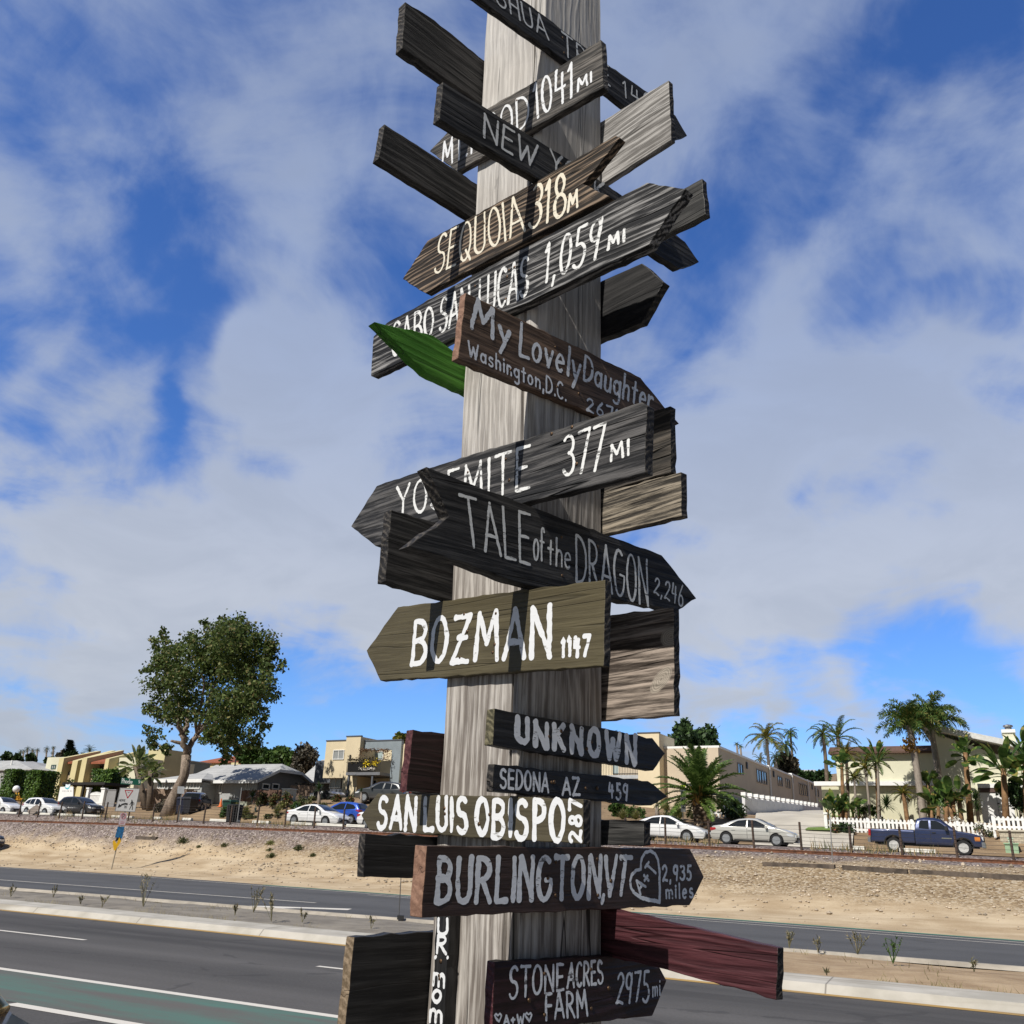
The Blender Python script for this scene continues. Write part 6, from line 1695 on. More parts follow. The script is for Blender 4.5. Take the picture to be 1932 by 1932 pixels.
palm('feather_palm', 1812, 1440, 1806, 1402, 80, 34, 'dark palm crown showing over the sloping roof of the cream house', lf_palm, m_dtrunk, nf=18, seed=15, droop=1.1, wind=DV*.5)
palm('small_palm', 1711, 1545, 1704, 1497, 66.5, 26, 'small yellow-green palm with a bare stem in front of the cream wall', lf_palmy, m_btrunk, nf=20, r0=.16, r1=.12, seed=16, droop=.8, ll=.6)
palm('small_palm', 1655, 1540, 1655, 1438, 66, 36, 'slim multi-stemmed palm rising before the mansard', lf_palm, m_ptrunk, nf=16, r0=.1, r1=.08, seed=17, droop=1.0, ll=.5, wind=DV*.3)
palm('small_palm', 1640, 1540, 1632, 1448, 66.5, 34, 'yellow-green feathery palm in the middle of the planting', lf_palmy, m_ptrunk, nf=18, r0=.09, r1=.07, seed=18, droop=.9, ll=.6, wind=DV*.4)
palm('small_palm', 1614, 1536, 1611, 1466, 67, 26, 'short yellow-green palm left of the feathery palm', lf_palmy, m_ptrunk, nf=16, r0=.09, r1=.07, seed=19, droop=.9, ll=.6)
palm('small_palm', 1595, 1500, 1596, 1420, 68.5, 34, 'wind-brushed yellow-green palm at the left end of the mansard', lf_palmy, m_dtrunk, nf=16, r0=.12, r1=.1, seed=20, droop=.7, ll=.6, wind=DV*.7)

# far skyline palms on the left
fpx = ((38.5, 1419, 8), (52, 1412.5, 8), (61.5, 1415.5, 7), (70.5, 1415, 7), (88.2, 1413, 8.5), (101, 1410.5, 6), (99.5, 1419.5, 5.5), (44.5, 1417.5, 6))
fls = ('leftmost of the far palms, low and bushy', 'tallest palm of the close far cluster', 'third palm of the far cluster, under its tallest', 'right end palm of the far cluster', 'lone round far palm right of the cluster', 'upper of two far palms near the conifer', 'lower of two far palms near the conifer', 'second palm from the left in the far cluster')
for k, (x, y, r) in enumerate(fpx):
    palm('fan_palm', x+1, 1452, x, y, 170, r, 'tiny '+fls[k]+' on the skyline', lf_dark, m_ptrunk, nf=26, r0=.28, r1=.22, seed=70+k, nl=7, ll=1.0, droop=1.4, el=(-1.2, 1.3), group='far skyline palms')
palm('fan_palm', 170, 1440, 169, 1416, 118, 15, 'dark palm crown just over the yellow building', lf_dark, m_dtrunk, nf=22, seed=79, nl=10, ll=.9, droop=.9)
palm('fan_palm', 156, 1440, 155, 1424, 119, 9, 'small dark palm crown left of the one over the yellow building', lf_dark, m_dtrunk, nf=18, seed=80, nl=10, ll=.9, droop=.9)
palm('fan_palm', 1164, 1400, 1160, 1383, 108, 9, 'tiny palm top over the apartments right of the post', lf_mid, m_dtrunk, nf=16, seed=81, nl=9, ll=.9)


# --- paddle-leaved plants (bird of paradise, banana)
def paddle(m, base, az, el, stem, L, wd, rg, droop=.8, tear=0):
    d = Vector((math.cos(az)*math.cos(el), math.sin(az)*math.cos(el), math.sin(el))); q = Vector(base); e = q + d*stem
    m.tube([q, q.lerp(e, .5)+UP*.03, e], [.035, .025, .02], 5, cap=False)
    n = 7; c_ = e.copy(); prev = None; sd = d.cross(UP); sd = sd.normalized() if sd.length > .05 else Vector((1, 0, 0))
    roll = rg.uniform(-.9, .9)
    for i in range(n+1):
        f = i/n; w_ = wd*(math.sin(pi*min(1, f*.86+.10))**.7)*(1 if i < n else .15); nn = sd.cross(d); sv = (sd*math.cos(roll)+nn*math.sin(roll)); up_ = (nn*math.cos(roll)-sd*math.sin(roll))
        row = [c_ - sv*w_ + up_*w_*.22, c_, c_ + sv*w_ + up_*w_*.22]
        if prev:
            m.add(prev+row, [(0, 1, 4, 3), (1, 2, 5, 4)])
        prev = row; c_ = c_ + d*(L/n); d = (d + Vector((0, 0, -droop*.16*(.3+f)))).normalized()


def paddles(name, bx, by, cx, cy, p, rpx, label, mat=None, n=12, seed=1, wd=.24, el=(.2, 1.4), tmat=None, r0=.14, stems=1, droop=.8, cat='plant', fan=None, group=None):
    k = pxm(cx, cy, p); a = at_p(bx, by, p); b_ = at_p(cx, cy, p); s, pp = SP(a); a.z = min(a.z, zlot(s, p))-.1
    o = plant(name, a, label, cat, group); rg = random.Random(seed); m = MB(); m.s = True
    for q in range(stems):
        off = DV*((q-(stems-1)/2)*.5) + NV*rg.uniform(-.3, .3)
        m.tube([a+off, a.lerp(b_, .5)+off*.8, b_+off*.7], [r0*1.2, r0, r0*.8], 8)
    m.build('stem', tmat or m_btrunk, o); m = MB(); R_ = rpx*k
    n = int(n*1.5)
    for i in range(n):
        f = (i+.5)/n; e = el[1]+(el[0]-el[1])*f + rg.gauss(0, .1)
        if fan is not None: az = fan + (0 if i % 2 else pi) + rg.gauss(0, .25)
        else: az = i*2.39996+rg.gauss(0, .2)
        off = DV*((i % stems-(stems-1)/2)*.35)
        paddle(m, b_+off-UP*rg.uniform(0, .5), az, e, R_*rg.uniform(.22, .5), R_*rg.uniform(.42, .68), R_*wd*rg.uniform(.65, .95), rg, droop)
    m.build('leaves', mat or lf_paddle, o, fix=False)
    return o


azD = math.atan2(DV.y, DV.x)
paddles('banana_tree', 281, 1522, 259, 1445, 66, 40, 'banana tree with bleached white torn leaves behind the street sign', lf_paddley, n=26, seed=31, wd=.15, el=(-.6, 1.4), r0=.32, tmat=m_dtrunk, cat='tree')
paddles('banana_tree', 287, 1522, 287, 1455, 65.5, 30, 'yellow-green banana tree just right of the bleached one', lf_paddley, n=24, seed=32, wd=.16, el=(-.9, 1.4), r0=.30, tmat=m_dtrunk, cat='tree')
paddles('bird_of_paradise', 1657, 1540, 1653, 1432, 66.8, 42, 'tall bird of paradise plant with upright leaves over the mansard', n=9, seed=33, wd=.15, el=(.7, 1.5), r0=.14, fan=azD)
paddles('bird_of_paradise', 1590, 1540, 1588, 1440, 66.6, 34, 'bird of paradise on a tall stem left of the feathery palms', n=12, seed=34, wd=.2, el=(0, 1.4), r0=.13)
paddles('bird_of_paradise', 1572, 1545, 1572, 1528, 65.5, 42, 'low clump of broad paddle leaves at the left end of the picket fence', n=15, seed=35, wd=.2, el=(.5, 1.5), r0=.12, stems=3)
paddles('bird_of_paradise', 1608, 1545, 1608, 1526, 65.6, 34, 'low clump of broad paddle leaves, second from the left behind the picket fence', n=12, seed=36, wd=.22, el=(.3, 1.5), r0=.1, stems=3)
paddles('bird_of_paradise', 1752, 1520, 1750, 1475, 68, 34, 'narrow dark bird of paradise between the two queen palm trunks', n=9, seed=37, wd=.17, el=(.5, 1.5), r0=.14)
paddles('bird_of_paradise', 1776, 1548, 1776, 1522, 65.8, 48, 'wide low clump of large green paddle leaves behind the white flowers', n=17, seed=38, wd=.2, el=(.2, 1.5), r0=.12, stems=4)
paddles('bird_of_paradise', 1798, 1545, 1798, 1505, 66, 48, 'big upright clump of paddle leaves in front of the banded cream wall', n=16, seed=39, wd=.22, el=(.2, 1.5), r0=.15, stems=3)
paddles('banana_tree', 1830, 1545, 1821, 1420, 67.5, 38, 'banana tree with a reddish stem and yellow-green leaves before the sloping roof', lf_paddle, n=16, seed=40, wd=.21, el=(-.5, 1.4), r0=.19, cat='tree')
paddles('banana_tree', 1898, 1560, 1893, 1450, 66, 66, 'wide bright banana plant in front of the chimney', lf_paddle, n=22, seed=41, wd=.13, el=(-.3, 1.3), r0=.2, cat='tree')
paddles('banana_tree', 1938, 1560, 1934, 1425, 66.5, 60, 'banana plant cut by the right edge of the picture', lf_paddle, n=20, seed=42, wd=.14, el=(-.4, 1.4), r0=.2, cat='tree')


# --- rosettes, shrubs, tufts
def gp(x, y, p):
    """distance at which the sight line through a plant's foot meets the slope"""
    if p >= 68: return p
    for i in range(140):
        q = 59.7+i*.1; v = at_p(x, y, q)
        if v.z <= zdirt(SP(v)[0], q): return q
    return p

def rosette(name, x, y, p, rpx, label, mat=None, n=40, wd=.06, el=(-.4, 1.4), seed=1, stem=None, tmat=None, cat='plant', group=None, r0=.09):
    if not stem: p = gp(x, y+rpx*.35, p)
    c_ = at_p(x, y, p); k = pxm(x, y, p); s, pp = SP(c_); rg = random.Random(seed)
    if stem: a = at_p(stem[0], stem[1], p)
    else: a = W3(s, p, zlot(s, p) if p > 59 else zground(s, p))
    if not stem and c_.z < a.z: c_.z = a.z+.05
    o = plant(name, a, label, cat, group)
    if stem:
        m = MB(); m.s = True; m.tube([a-UP*.15, a.lerp(c_, .5), c_], [r0*1.4, r0, r0*.8], 8); m.build('stem', tmat or m_ptrunk, o)
    m = MB(); R_ = rpx*k
    for i in range(n):
        f = (i+.5)/n; e = el[1]+(el[0]-el[1])*f + rg.gauss(0, .1); az = i*2.39996
        d = Vector((math.cos(az)*math.cos(e), math.sin(az)*math.cos(e), math.sin(e))); sd = d.cross(UP); sd = sd.normalized() if sd.length > .05 else Vector((1, 0, 0)); L = R_*rg.uniform(.8, 1.15)
        q = c_ + UP*rg.uniform(-.1, .1)*R_; w_ = sd*(R_*wd); e1 = q+d*L*.55; e2 = e1 + (d+Vector((0, 0, -.35))).normalized()*L*.5
        m.add([q-w_*.7, q+w_*.7, e1+w_, e1-w_], [(0, 1, 2, 3)]); m.add([e1-w_, e1+w_, e2], [(0, 1, 2)])
    m.build('leaves', mat or lf_spike, o, fix=False)
    return o


rosette('tree_aloe', 476, 1504, 64, 15, 'tree aloe with a thin stem before the brown fence', n=60, seed=51, stem=(475, 1527))
rosette('tree_aloe', 601.5, 1489, 64, 14, 'tree aloe with a pale stem in front of the white van', n=60, seed=52, stem=(602, 1521), r0=.14)
rosette('tree_aloe', 681.5, 1493, 63, 8.5, 'small tree aloe beside the dark parked car', n=44, seed=53, stem=(681, 1528), r0=.11)
rosette('tree_aloe', 1239.5, 1517, 63.5, 12, 'small tree aloe left of the date palm', n=44, seed=54, stem=(1240.5, 1541), r0=.14)
rosette('agave', 456, 1524, 62.5, 7, 'blue agave left of the bare tree aloe stem', lf_agave, n=26, wd=.10, seed=55)
rosette('agave', 482, 1529.5, 61.5, 8, 'blue-green agave just below the left tree aloe', lf_agave, n=28, wd=.10, seed=56)
rosette('agave', 559, 1525, 62.5, 7, 'grey agave behind the roof of the white sedan', lf_agave, n=24, wd=.10, seed=57)
rosette('yucca', 1673, 1520, 66, 24, 'dark spiky yucca clump behind the picket fence, mid planting', n=120, wd=.035, seed=58)
rosette('dracaena', 1841, 1508, 66.5, 20, 'dark spiky dracaena left of the white garage door', n=110, wd=.04, seed=59, stem=(1846, 1545))
rosette('dracaena', 1845, 1527, 66.2, 16, 'lower dark spiky dracaena at the foot of the garage door', n=90, wd=.04, seed=60)
rosette('yucca', 1392, 1540, 64, 14, 'dark spiky plant growing through the small picket fence', n=70, wd=.04, seed=61)
for k, (x, y, p, r, lb, mt_) in enumerate((
        (444, 1530, 62, 11, 'yellow grass tuft under the leaning sign pole', lf_grass), (464, 1537, 61.2, 12, 'yellow grass tuft right of the leaning sign pole', lf_grass), (522, 1535, 61.5, 11, 'yellow grass tuft behind the tail of the white sedan', lf_grass),
        (541, 1538, 61.2, 8, 'small grass tuft just left of the white sedan', lf_grass), (1175, 1545, 62, 13, 'pale grass tuft above the dark grey block, left one', lf_grass), (1200, 1545, 62, 12, 'pale grass tuft above the white sedan roof, right one', lf_grass),
        (1258, 1530, 63, 12, 'spiky grass clump left of the speed limit sign', lf_grass), (1283, 1543, 62, 13, 'spiky grass clump behind the speed limit sign pole', lf_grass), (1306, 1545, 61.5, 9, 'grass clump between the speed sign and the date palm trunk', lf_weed))):
    rosette('grass_tuft', x, y, p, r*1.35, lb, mt_, n=280, wd=.028, el=(.1, 1.5), seed=90+k, cat='grass tuft', group='grass tufts on the verge')


def shrub(name, x, y, rx, ry, p, label, mat, n=620, size=.16, seed=1, cat='shrub', flowers=None, group=None):
    p = gp(x, y+ry, p); c_ = at_p(x, y, p); k = pxm(x, y, p)*1.12; s, pp = SP(c_); rg = random.Random(seed); o = plant(name, W3(s, p, zlot(s, p) if p > 59.4 else zground(s, p)), label, cat, group)
    bl = [(c_ + DV*(rg.uniform(-.55, .55)*rx*k) + UP*(rg.uniform(-.5, .4)*ry*k) + NV*rg.uniform(-.3, .3)*rx*k, min(rx, ry)*k*.55, 1) for _ in range(7)]
    m = MB()
    for q, r, f in bl: leaf_cloud(m, q, r, n//7, size, rg, clump=.25)
    m.build('foliage', mat, o, fix=False)
    m = MB()
    for _ in range(6): m.tube([W3(s, p, zlot(s, p)-.1), c_+DV*rg.uniform(-.5, .5)*rx*k+UP*rg.uniform(-.3, .3)*ry*k], [.04, .02], 5)
    m.build('stems', m_dtrunk, o)
    if flowers:
        m = MB()
        for _ in range(flowers):
            q, r, f = rg.choice(bl); d = rdir(rg); d = Vector((d.x*.8, d.y*.8, abs(d.z)*.8)) - NV*.5; leaf_cloud(m, q+d*r*1.25, .10, 6, .12, rg)
        m.build('blossoms', plain('white_blossom', (.80, .78, .72), var=.05), o, fix=False)
    return o


lf_red = leafmat('reddish_shrub_leaf', (.06, .075, .024), (.14, .13, .045), (.22, .08, .05), .2, .2)
shrub('shrub', 500, 1504, 9, 14, 63.6, 'upright brown-green shrub left of the pair before the brown fence', lf_red, seed=1)
shrub('shrub', 515, 1511, 9, 16, 63.4, 'upright brown-green shrub right of the pair before the brown fence', lf_red, seed=2)
shrub('shrub', 543, 1509, 12, 14, 63.2, 'dark shrub with reddish tips in front of the pale mailbox pillar', lf_red, seed=3)
shrub('shrub', 577, 1508, 22, 9, 64.2, 'wide low grey-green shrub left of the pale stemmed tree aloe', lf_weed, 700, seed=4)
shrub('shrub', 491, 1512, 8, 8, 63.8, 'small green shrub right of the left tree aloe', lf_weed, seed=5)
shrub('shrub', 633, 1505, 14, 9, 64, 'round dark shrub right of the pale stemmed tree aloe', lf_red, 520, seed=6)
shrub('shrub', 663, 1508, 9, 8, 64, 'round dark shrub left of the dark parked car', lf_red, 420, seed=7)
for k, (x, y, rx, ry, mt_, lb) in enumerate(((452, 1533, 22, 8, lf_grass, 'mat of pale straw-coloured grass behind the litter bin'), (470, 1541, 26, 5, lf_weed, 'low green ground cover along the street edge right of the litter bin'), (515, 1540, 26, 4, lf_weed, 'low green ground cover just left of the white sedan tail'), (532, 1520, 9, 7, lf_grass, 'straw grass mound below the reddish tipped shrub'), (560, 1520, 10, 6, lf_mid, 'small fresh green mound above the roof of the white sedan'), (612, 1520, 12, 6, lf_weed, 'low olive mound beside the pale aloe stem'), (690, 1530, 9, 8, lf_grass, 'straw grass clump at the stem of the small tree aloe'), (425, 1533, 9, 9, lf_mid, 'dark leafy mound left of the litter bin'))):
    shrub('ground_plant', x, y, rx, ry, 63, lb, mt_, 520, seed=60+k, cat='plant')
shrub('shrub', 1182, 1528, 48, 14, 65, 'broad ivy-leaved shrub bank above the white sedan, under the narrow black board', lf_mid, 1700, .2, seed=8)
shrub('shrub', 1262, 1537, 16, 12, 63.6, 'low grey-green shrub under the date palm, left side', lf_weed, 500, seed=9)
shrub('shrub', 1375, 1520, 30, 26, 66.5, 'deep dark bush under the right fronds of the date palm', lf_dark, 1300, .22, seed=10)
shrub('shrub', 1598, 1562, 15, 13, 63, 'dark shrub, left one in front of the picket fence', lf_dark, 620, seed=11)
shrub('shrub', 1577, 1562, 8, 13, 63, 'twiggy brown shrub at the left end of the picket fence', lf_red, 260, seed=12)
shrub('shrub', 1668, 1550, 30, 11, 63, 'long dark hedge-like shrub with pale flowers behind the pickup bed', lf_dark, 1100, seed=13, flowers=24)
shrub('shrub', 1790, 1553, 34, 14, 62.6, 'bush thick with white blossoms behind the pickup bonnet', lf_mid, 1100, seed=14, flowers=150)
shrub('shrub', 1857, 1566, 20, 12, 62.8, 'thin rose shrub in front of the right picket fence', lf_weed, 260, seed=15, flowers=14)
shrub('shrub', 1630, 1527, 34, 10, 68.5, 'dark green shrubs filling the bed behind the picket fence', lf_mid, 1100, seed=16)
shrub('shrub', 1915, 1500, 26, 36, 67.5, 'tall dense dark green shrub at the right edge beside the garage door', lf_dark, 1700, .24, seed=17)
shrub('shrub', 246, 1508, 9, 18, 64.5, 'tangle of pale dry flowers and leaves left of the yield sign', lf_paddley, 300, .2, seed=18)
shrub('shrub', 305, 1521, 14, 12, 64.5, 'brown-green scrub at the foot of the big tree', lf_brown, 420, .2, seed=19)
shrub('shrub', 318, 1504, 10, 16, 65, 'olive scrub standing just left of the leaning trunk', lf_weed, 360, .2, seed=20)
shrub('shrub', 20, 1503, 16, 8, 66.5, 'green flower bed at the foot of the first clipped hedge', lf_mid, 520, .2, seed=21)
shrub('shrub', 72, 1507, 30, 6, 65, 'low green planting behind the white cars', lf_mid, 620, .2, seed=22)
sh = at_p(37, 1506, 64.5); fl = MB(); leaf_cloud(fl, sh, .35, 90, .2, random.Random(3)); o = fl.build('flower_clump', plain('orange_petals', (.55, .30, .03), var=.3), loc=tuple(sh), fix=False); tag(o, 'orange flowers under the globe lamp behind the white cars', 'flowers')
shrub('shrub', 122, 1490, 16, 20, 71, 'loose olive bush between the clipped hedge and the white board', lf_tree, 800, .25, seed=23)


def hedge(xa, ya, xb, yb_, p, dep, label, seed):
    s0, z1 = sz(xa, ya, p); s1, _ = sz(xb, ya, p); z0 = min(zlot(s0, p), sz(xa, yb_, p)[1]) - .2
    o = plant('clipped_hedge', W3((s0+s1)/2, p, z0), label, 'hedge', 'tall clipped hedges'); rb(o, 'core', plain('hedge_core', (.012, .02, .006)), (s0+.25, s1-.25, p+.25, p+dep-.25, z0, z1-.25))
    rg = random.Random(seed); m = MB(); A_ = (s1-s0)*(z1-z0)*2 + dep*(z1-z0)*2 + (s1-s0)*dep
    for i in range(int(A_*85)):
        f = rg.random()
        if f < .45: q = W3(rg.uniform(s0, s1), p, rg.uniform(z0, z1)); n_ = -NV
        elif f < .8: q = W3(s1 if rg.random() < .65 else s0, rg.uniform(p, p+dep), rg.uniform(z0, z1)); n_ = DV
        else: q = W3(rg.uniform(s0, s1), rg.uniform(p, p+dep), z1); n_ = UP
        s_, p_ = SP(q); wv = .22*mnoise.noise((s_*.9, q.z*.9, p_*.9)); q = q + n_*(wv+rg.uniform(-.22, .02))
        nn = (n_+rdir(rg)*.75).normalized(); d = nn.cross(rdir(rg)).normalized(); w_ = nn.cross(d)*.09; d = d*.24; m.add([q-w_*.5, q+d*.5-w_, q+d, q+d*.5+w_], [(0, 1, 2, 3)])
    m.build('foliage', lf_hedge, o, fix=False)


hedge(9, 1452.5, 29, 1506, 70, 2.2, 'tall square clipped hedge, leftmost of the three', 1)
hedge(53.5, 1454, 78, 1508, 69.5, 2.6, 'tall square clipped hedge in the middle, behind the white cars', 2)
hedge(174, 1452, 212, 1492, 73, 2.4, 'bright clipped hedge, right of the three, in front of the yellow building', 3)

# --- small weeds: on the bank and in the median
for k, (x, y, r, lb) in enumerate(((345, 1583, 15, 'round green weed on the gravel, the biggest left of the post'), (508, 1602, 8, 'green weed tuft low on the sand bank, left of two'), (563, 1597, 12, 'bright green weed tuft low on the sand bank, right of two'), (512, 1612, 12, 'flat green weed patch at the foot of the bank'),
                                   (423, 1593, 9, 'small olive weed on the bank in mid slope'), (510, 1588, 11, 'dry tawny weed on the bank above the green ones'), (375, 1596, 6, 'tiny weed right of the biggest one'), (590, 1612, 8, 'sparse weed at the foot of the bank near the black board'))):
    P = None
    for i in range(60):   # walk down the sight line to the bank
        p = 36+i*.18; q = at_p(x, y+r*.6, p)
        if q.z <= zbank(*SP(q)): P = q; break
    P = P or at_p(x, y, 43)
    o = plant('weed', P, lb, 'weed', 'weeds on the railway bank'); m = MB(); rg = random.Random(100+k); kk = pxm(x, y, SP(P)[1]); R_ = r*kk
    for i in range(260):
        a = rg.uniform(0, 2*pi); e = rg.uniform(.15, 1.5); d = Vector((math.cos(a)*math.cos(e), math.sin(a)*math.cos(e), math.sin(e)*.8)); q = P + d*R_*rg.uniform(.05, .9); w_ = d.cross(rdir(rg)).normalized()*.03; m.add([q-w_, q+w_, q+(d+rdir(rg)*.6)*R_*.28], [(0, 1, 2)])
    m.build('foliage', lf_weed if k not in (5,) else lf_grass, o, fix=False)
lf_drywd = leafmat('dry_weed_stalk', (.12, .115, .06), (.24, .21, .12), (.36, .29, .17), .2, .3)
for k, (x, y, h_, lb) in enumerate(((20, 1692, 20, 'thin weed in the median at the left edge'), (100, 1694, 22, 'low branching weed in the median under the road line'), (152, 1706, 14, 'small weed pair in the median'), (192, 1712, 18, 'leaning weed in the median right of the pair'), (270, 1712, 62, 'tallest thin weed in the median at the left'), (443, 1727, 18, 'short weed in the median left of the arrow'), (478, 1722, 48, 'bushy seeded weed in front of the road arrow, left'), (512, 1738, 52, 'tall seeded weed in front of the road arrow, right'), (570, 1740, 20, 'small weed in the median right of the arrow'), (700, 1752, 22, 'weed by the foot of the thin rod'),
                                  (1489, 1789, 34, 'grey weed standing left on the right-hand median'), (1544, 1796, 26, 'forked grey weed on the right-hand median'), (1618, 1800, 42, 'tall pale weed on the right-hand median'), (1685, 1818, 46, 'dark green upright weed on the right-hand median'), (1838, 1836, 24, 'dry branching weed near the right edge'), (1560, 1840, 8, 'tiny dry plant on the right-hand soil'))):
    g = at_z(x, y, .17); o = plant('median_weed', g, lb, 'weed', 'weeds in the median'); m = MB(); rg = random.Random(140+k); R_ = h_*pxm(x, y, SP(g)[1])
    for j in range(4 + (h_ > 30)*3):
        tip = g + Vector((rg.gauss(0, .22), rg.gauss(0, .22), rg.uniform(.7, 1)))*R_; md = g.lerp(tip, .5)+Vector((rg.gauss(0, .05), rg.gauss(0, .05), 0))*R_; m.tube([g, md, tip], [.008, .006, .003], 4)
        for i in range(14):
            q = md.lerp(tip, rg.random()); d = rdir(rg)*.075*rg.uniform(.4, 1.2); w_ = d.orthogonal().normalized()*.013; m.add([q-w_, q+w_, q+d+UP*.03], [(0, 1, 2)])
    m.build('foliage', lf_drywd if k != 13 else lf_mid, o, fix=False)
# dry grass along the wire fence and rail, uncountable
m = MB(); rg = random.Random(77)
for k in range(5200):
    s = rg.uniform(-95, 5); p = rg.uniform(48.6, 50.6)
    if mnoise.noise((s*.22, 3.3, 0)) < .06 + .5*(k % 3 == 0): continue
    q = W3(s, p, zground(s, p)-.03); h_ = rg.uniform(.15, .55)*(1+mnoise.noise((s*.4, 9, 0))); d = Vector((rg.gauss(0, .25), rg.gauss(0, .25), 1))*h_; w_ = DV*.018; m.add([q-w_, q+w_, q+d], [(0, 1, 2)])
tag(m.build('dry_grass', leafmat('fence_grass', (.10, .11, .035), (.20, .18, .07), (.42, .30, .15), .25, .5), mw=ROADM, fix=False), kind='stuff')
# ------------------------------------------------------------------ vehicles
def carpaint(name, col, metal=0.0):
    m, t, b = mat_new(name)
    co = t.coord('Object'); n = t.noise(co, 2.0, 4, .6); sp = t.new('ShaderNodeSeparateXYZ'); t.put(sp.inputs[0], co)
    dust = t.math('MULTIPLY', t.smooth(sp.outputs['Z'], .2, .75, .45, .05), t.smooth(n, .3, .7, .4, 1.0))
    t.put(b.inputs['Base Color'], t.mix(dust, col, (.30, .26, .21))); b.inputs['Roughness'].default_value = .32; b.inputs['Metallic'].default_value = metal
    b.inputs['Coat Weight'].default_value = .8; b.inputs['Coat Roughness'].default_value = .06
    return m


m_tyre = plain('tyre_rubber', (.018, .018, .019), rough=.85, var=.2)
m_rim = plain('alloy_rim', (.50, .51, .52), rough=.35, metal=.85, var=.05)
m_trim = plain('black_plastic_trim', (.02, .02, .021), rough=.6)
m_cglass = glass_mat('car_glass', (.012, .015, .018), .04)
m_head = plain('headlamp_lens', (.62, .64, .66), rough=.12, var=.05, coat=1.0)
m_tail = plain('tail_lamp_lens', (.36, .012, .015), rough=.15, var=.05, coat=1.0)
m_amber = plain('amber_lens', (.60, .20, .03), rough=.15, coat=1.0)
m_chrome = plain('chrome', (.72, .70, .66), rough=.12, metal=1.0, var=.02)
m_plate = plain('number_plate', (.70, .70, .68), rough=.5)

KINDS_ = {
 'sedan': dict(L=4.85, W=1.84, wb=(.95, 3.80), r=.335, belt=.93, sq=.25,
   top=[(0, .55), (.04, .84), (.14, .98), (.70, 1.06), (1.15, 1.24), (1.65, 1.40), (2.15, 1.46), (2.65, 1.44), (3.10, 1.27), (3.62, 1.02), (4.20, .90), (4.60, .76), (4.80, .60), (4.85, .45)],
   bot=.24, wins=[[(1.02, 1.03), (1.62, 1.325), (2.12, 1.385), (2.12, .98), (1.06, .99)], [(2.19, 1.385), (2.62, 1.365), (3.03, 1.20), (3.36, 1.01), (3.32, .97), (2.19, .98)]], ws=(2.72, 3.58), rw=(.78, 1.58)),
 'suv': dict(L=4.60, W=1.86, wb=(.92, 3.62), r=.37, belt=1.05, sq=.22,
   top=[(0, .60), (.03, .95), (.10, 1.12), (.32, 1.30), (.55, 1.58), (1.0, 1.665), (1.7, 1.70), (2.3, 1.68), (2.75, 1.52), (3.30, 1.18), (3.75, 1.08), (4.25, .98), (4.50, .80), (4.58, .62), (4.60, .48)],
   bot=.30, wins=[[(.48, 1.22), (.74, 1.45), (1.15, 1.55), (1.15, 1.10), (.52, 1.15)], [(1.21, 1.555), (1.78, 1.60), (1.82, 1.09), (1.21, 1.10)], [(1.88, 1.60), (2.26, 1.575), (2.66, 1.40), (3.02, 1.14), (2.98, 1.085), (1.9, 1.09)]], ws=(2.40, 3.24), rw=(.14, .50)),
 'hatch': dict(L=4.15, W=1.76, wb=(.72, 3.32), r=.32, belt=1.0, sq=.24,
   top=[(0, .60), (.03, .90), (.08, 1.06), (.28, 1.32), (.45, 1.50), (1.0, 1.585), (1.6, 1.61), (2.1, 1.58), (2.6, 1.36), (3.15, 1.06), (3.6, .95), (3.95, .80), (4.1, .62), (4.15, .45)],
   bot=.24, wins=[[(.42, 1.2), (.72, 1.42), (1.42, 1.51), (1.42, 1.03), (.5, 1.10)], [(1.50, 1.51), (2.02, 1.48), (2.5, 1.26), (2.86, 1.05), (2.80, 1.0), (1.50, 1.02)]], ws=(2.18, 3.06), rw=(.10, .42)),
}


def interp(tab, x):
    if x <= tab[0][0]: return tab[0][1]
    for (a, za), (b, zb) in zip(tab, tab[1:]):
        if x <= b:
            f = (x-a)/(b-a); return za+(zb-za)*f
    return tab[-1][1]


def pane(m, poly, f, nx=12, nz=6):
    """a pane that follows the curved side of the body"""
    x0 = min(x for x, _ in poly); x1 = max(x for x, _ in poly); prev = None
    for i in range(nx+1):
        x = x0 + (x1-x0)*(i/nx*.998+.001); zs = []
        for (a, za), (b_, zb_) in zip(poly, poly[1:]+poly[:1]):
            if (a-x)*(b_-x) <= 0 and a != b_: zs.append(za+(zb_-za)*(x-a)/(b_-a))
        if len(zs) < 2: continue
        lo, hi = min(zs), max(zs); row = [f(x, lo+(hi-lo)*j/nz) for j in range(nz+1)]
        if prev: m.add(prev+row, [(j, j+1, j+nz+2, j+nz+1) for j in range(nz)])
        prev = row


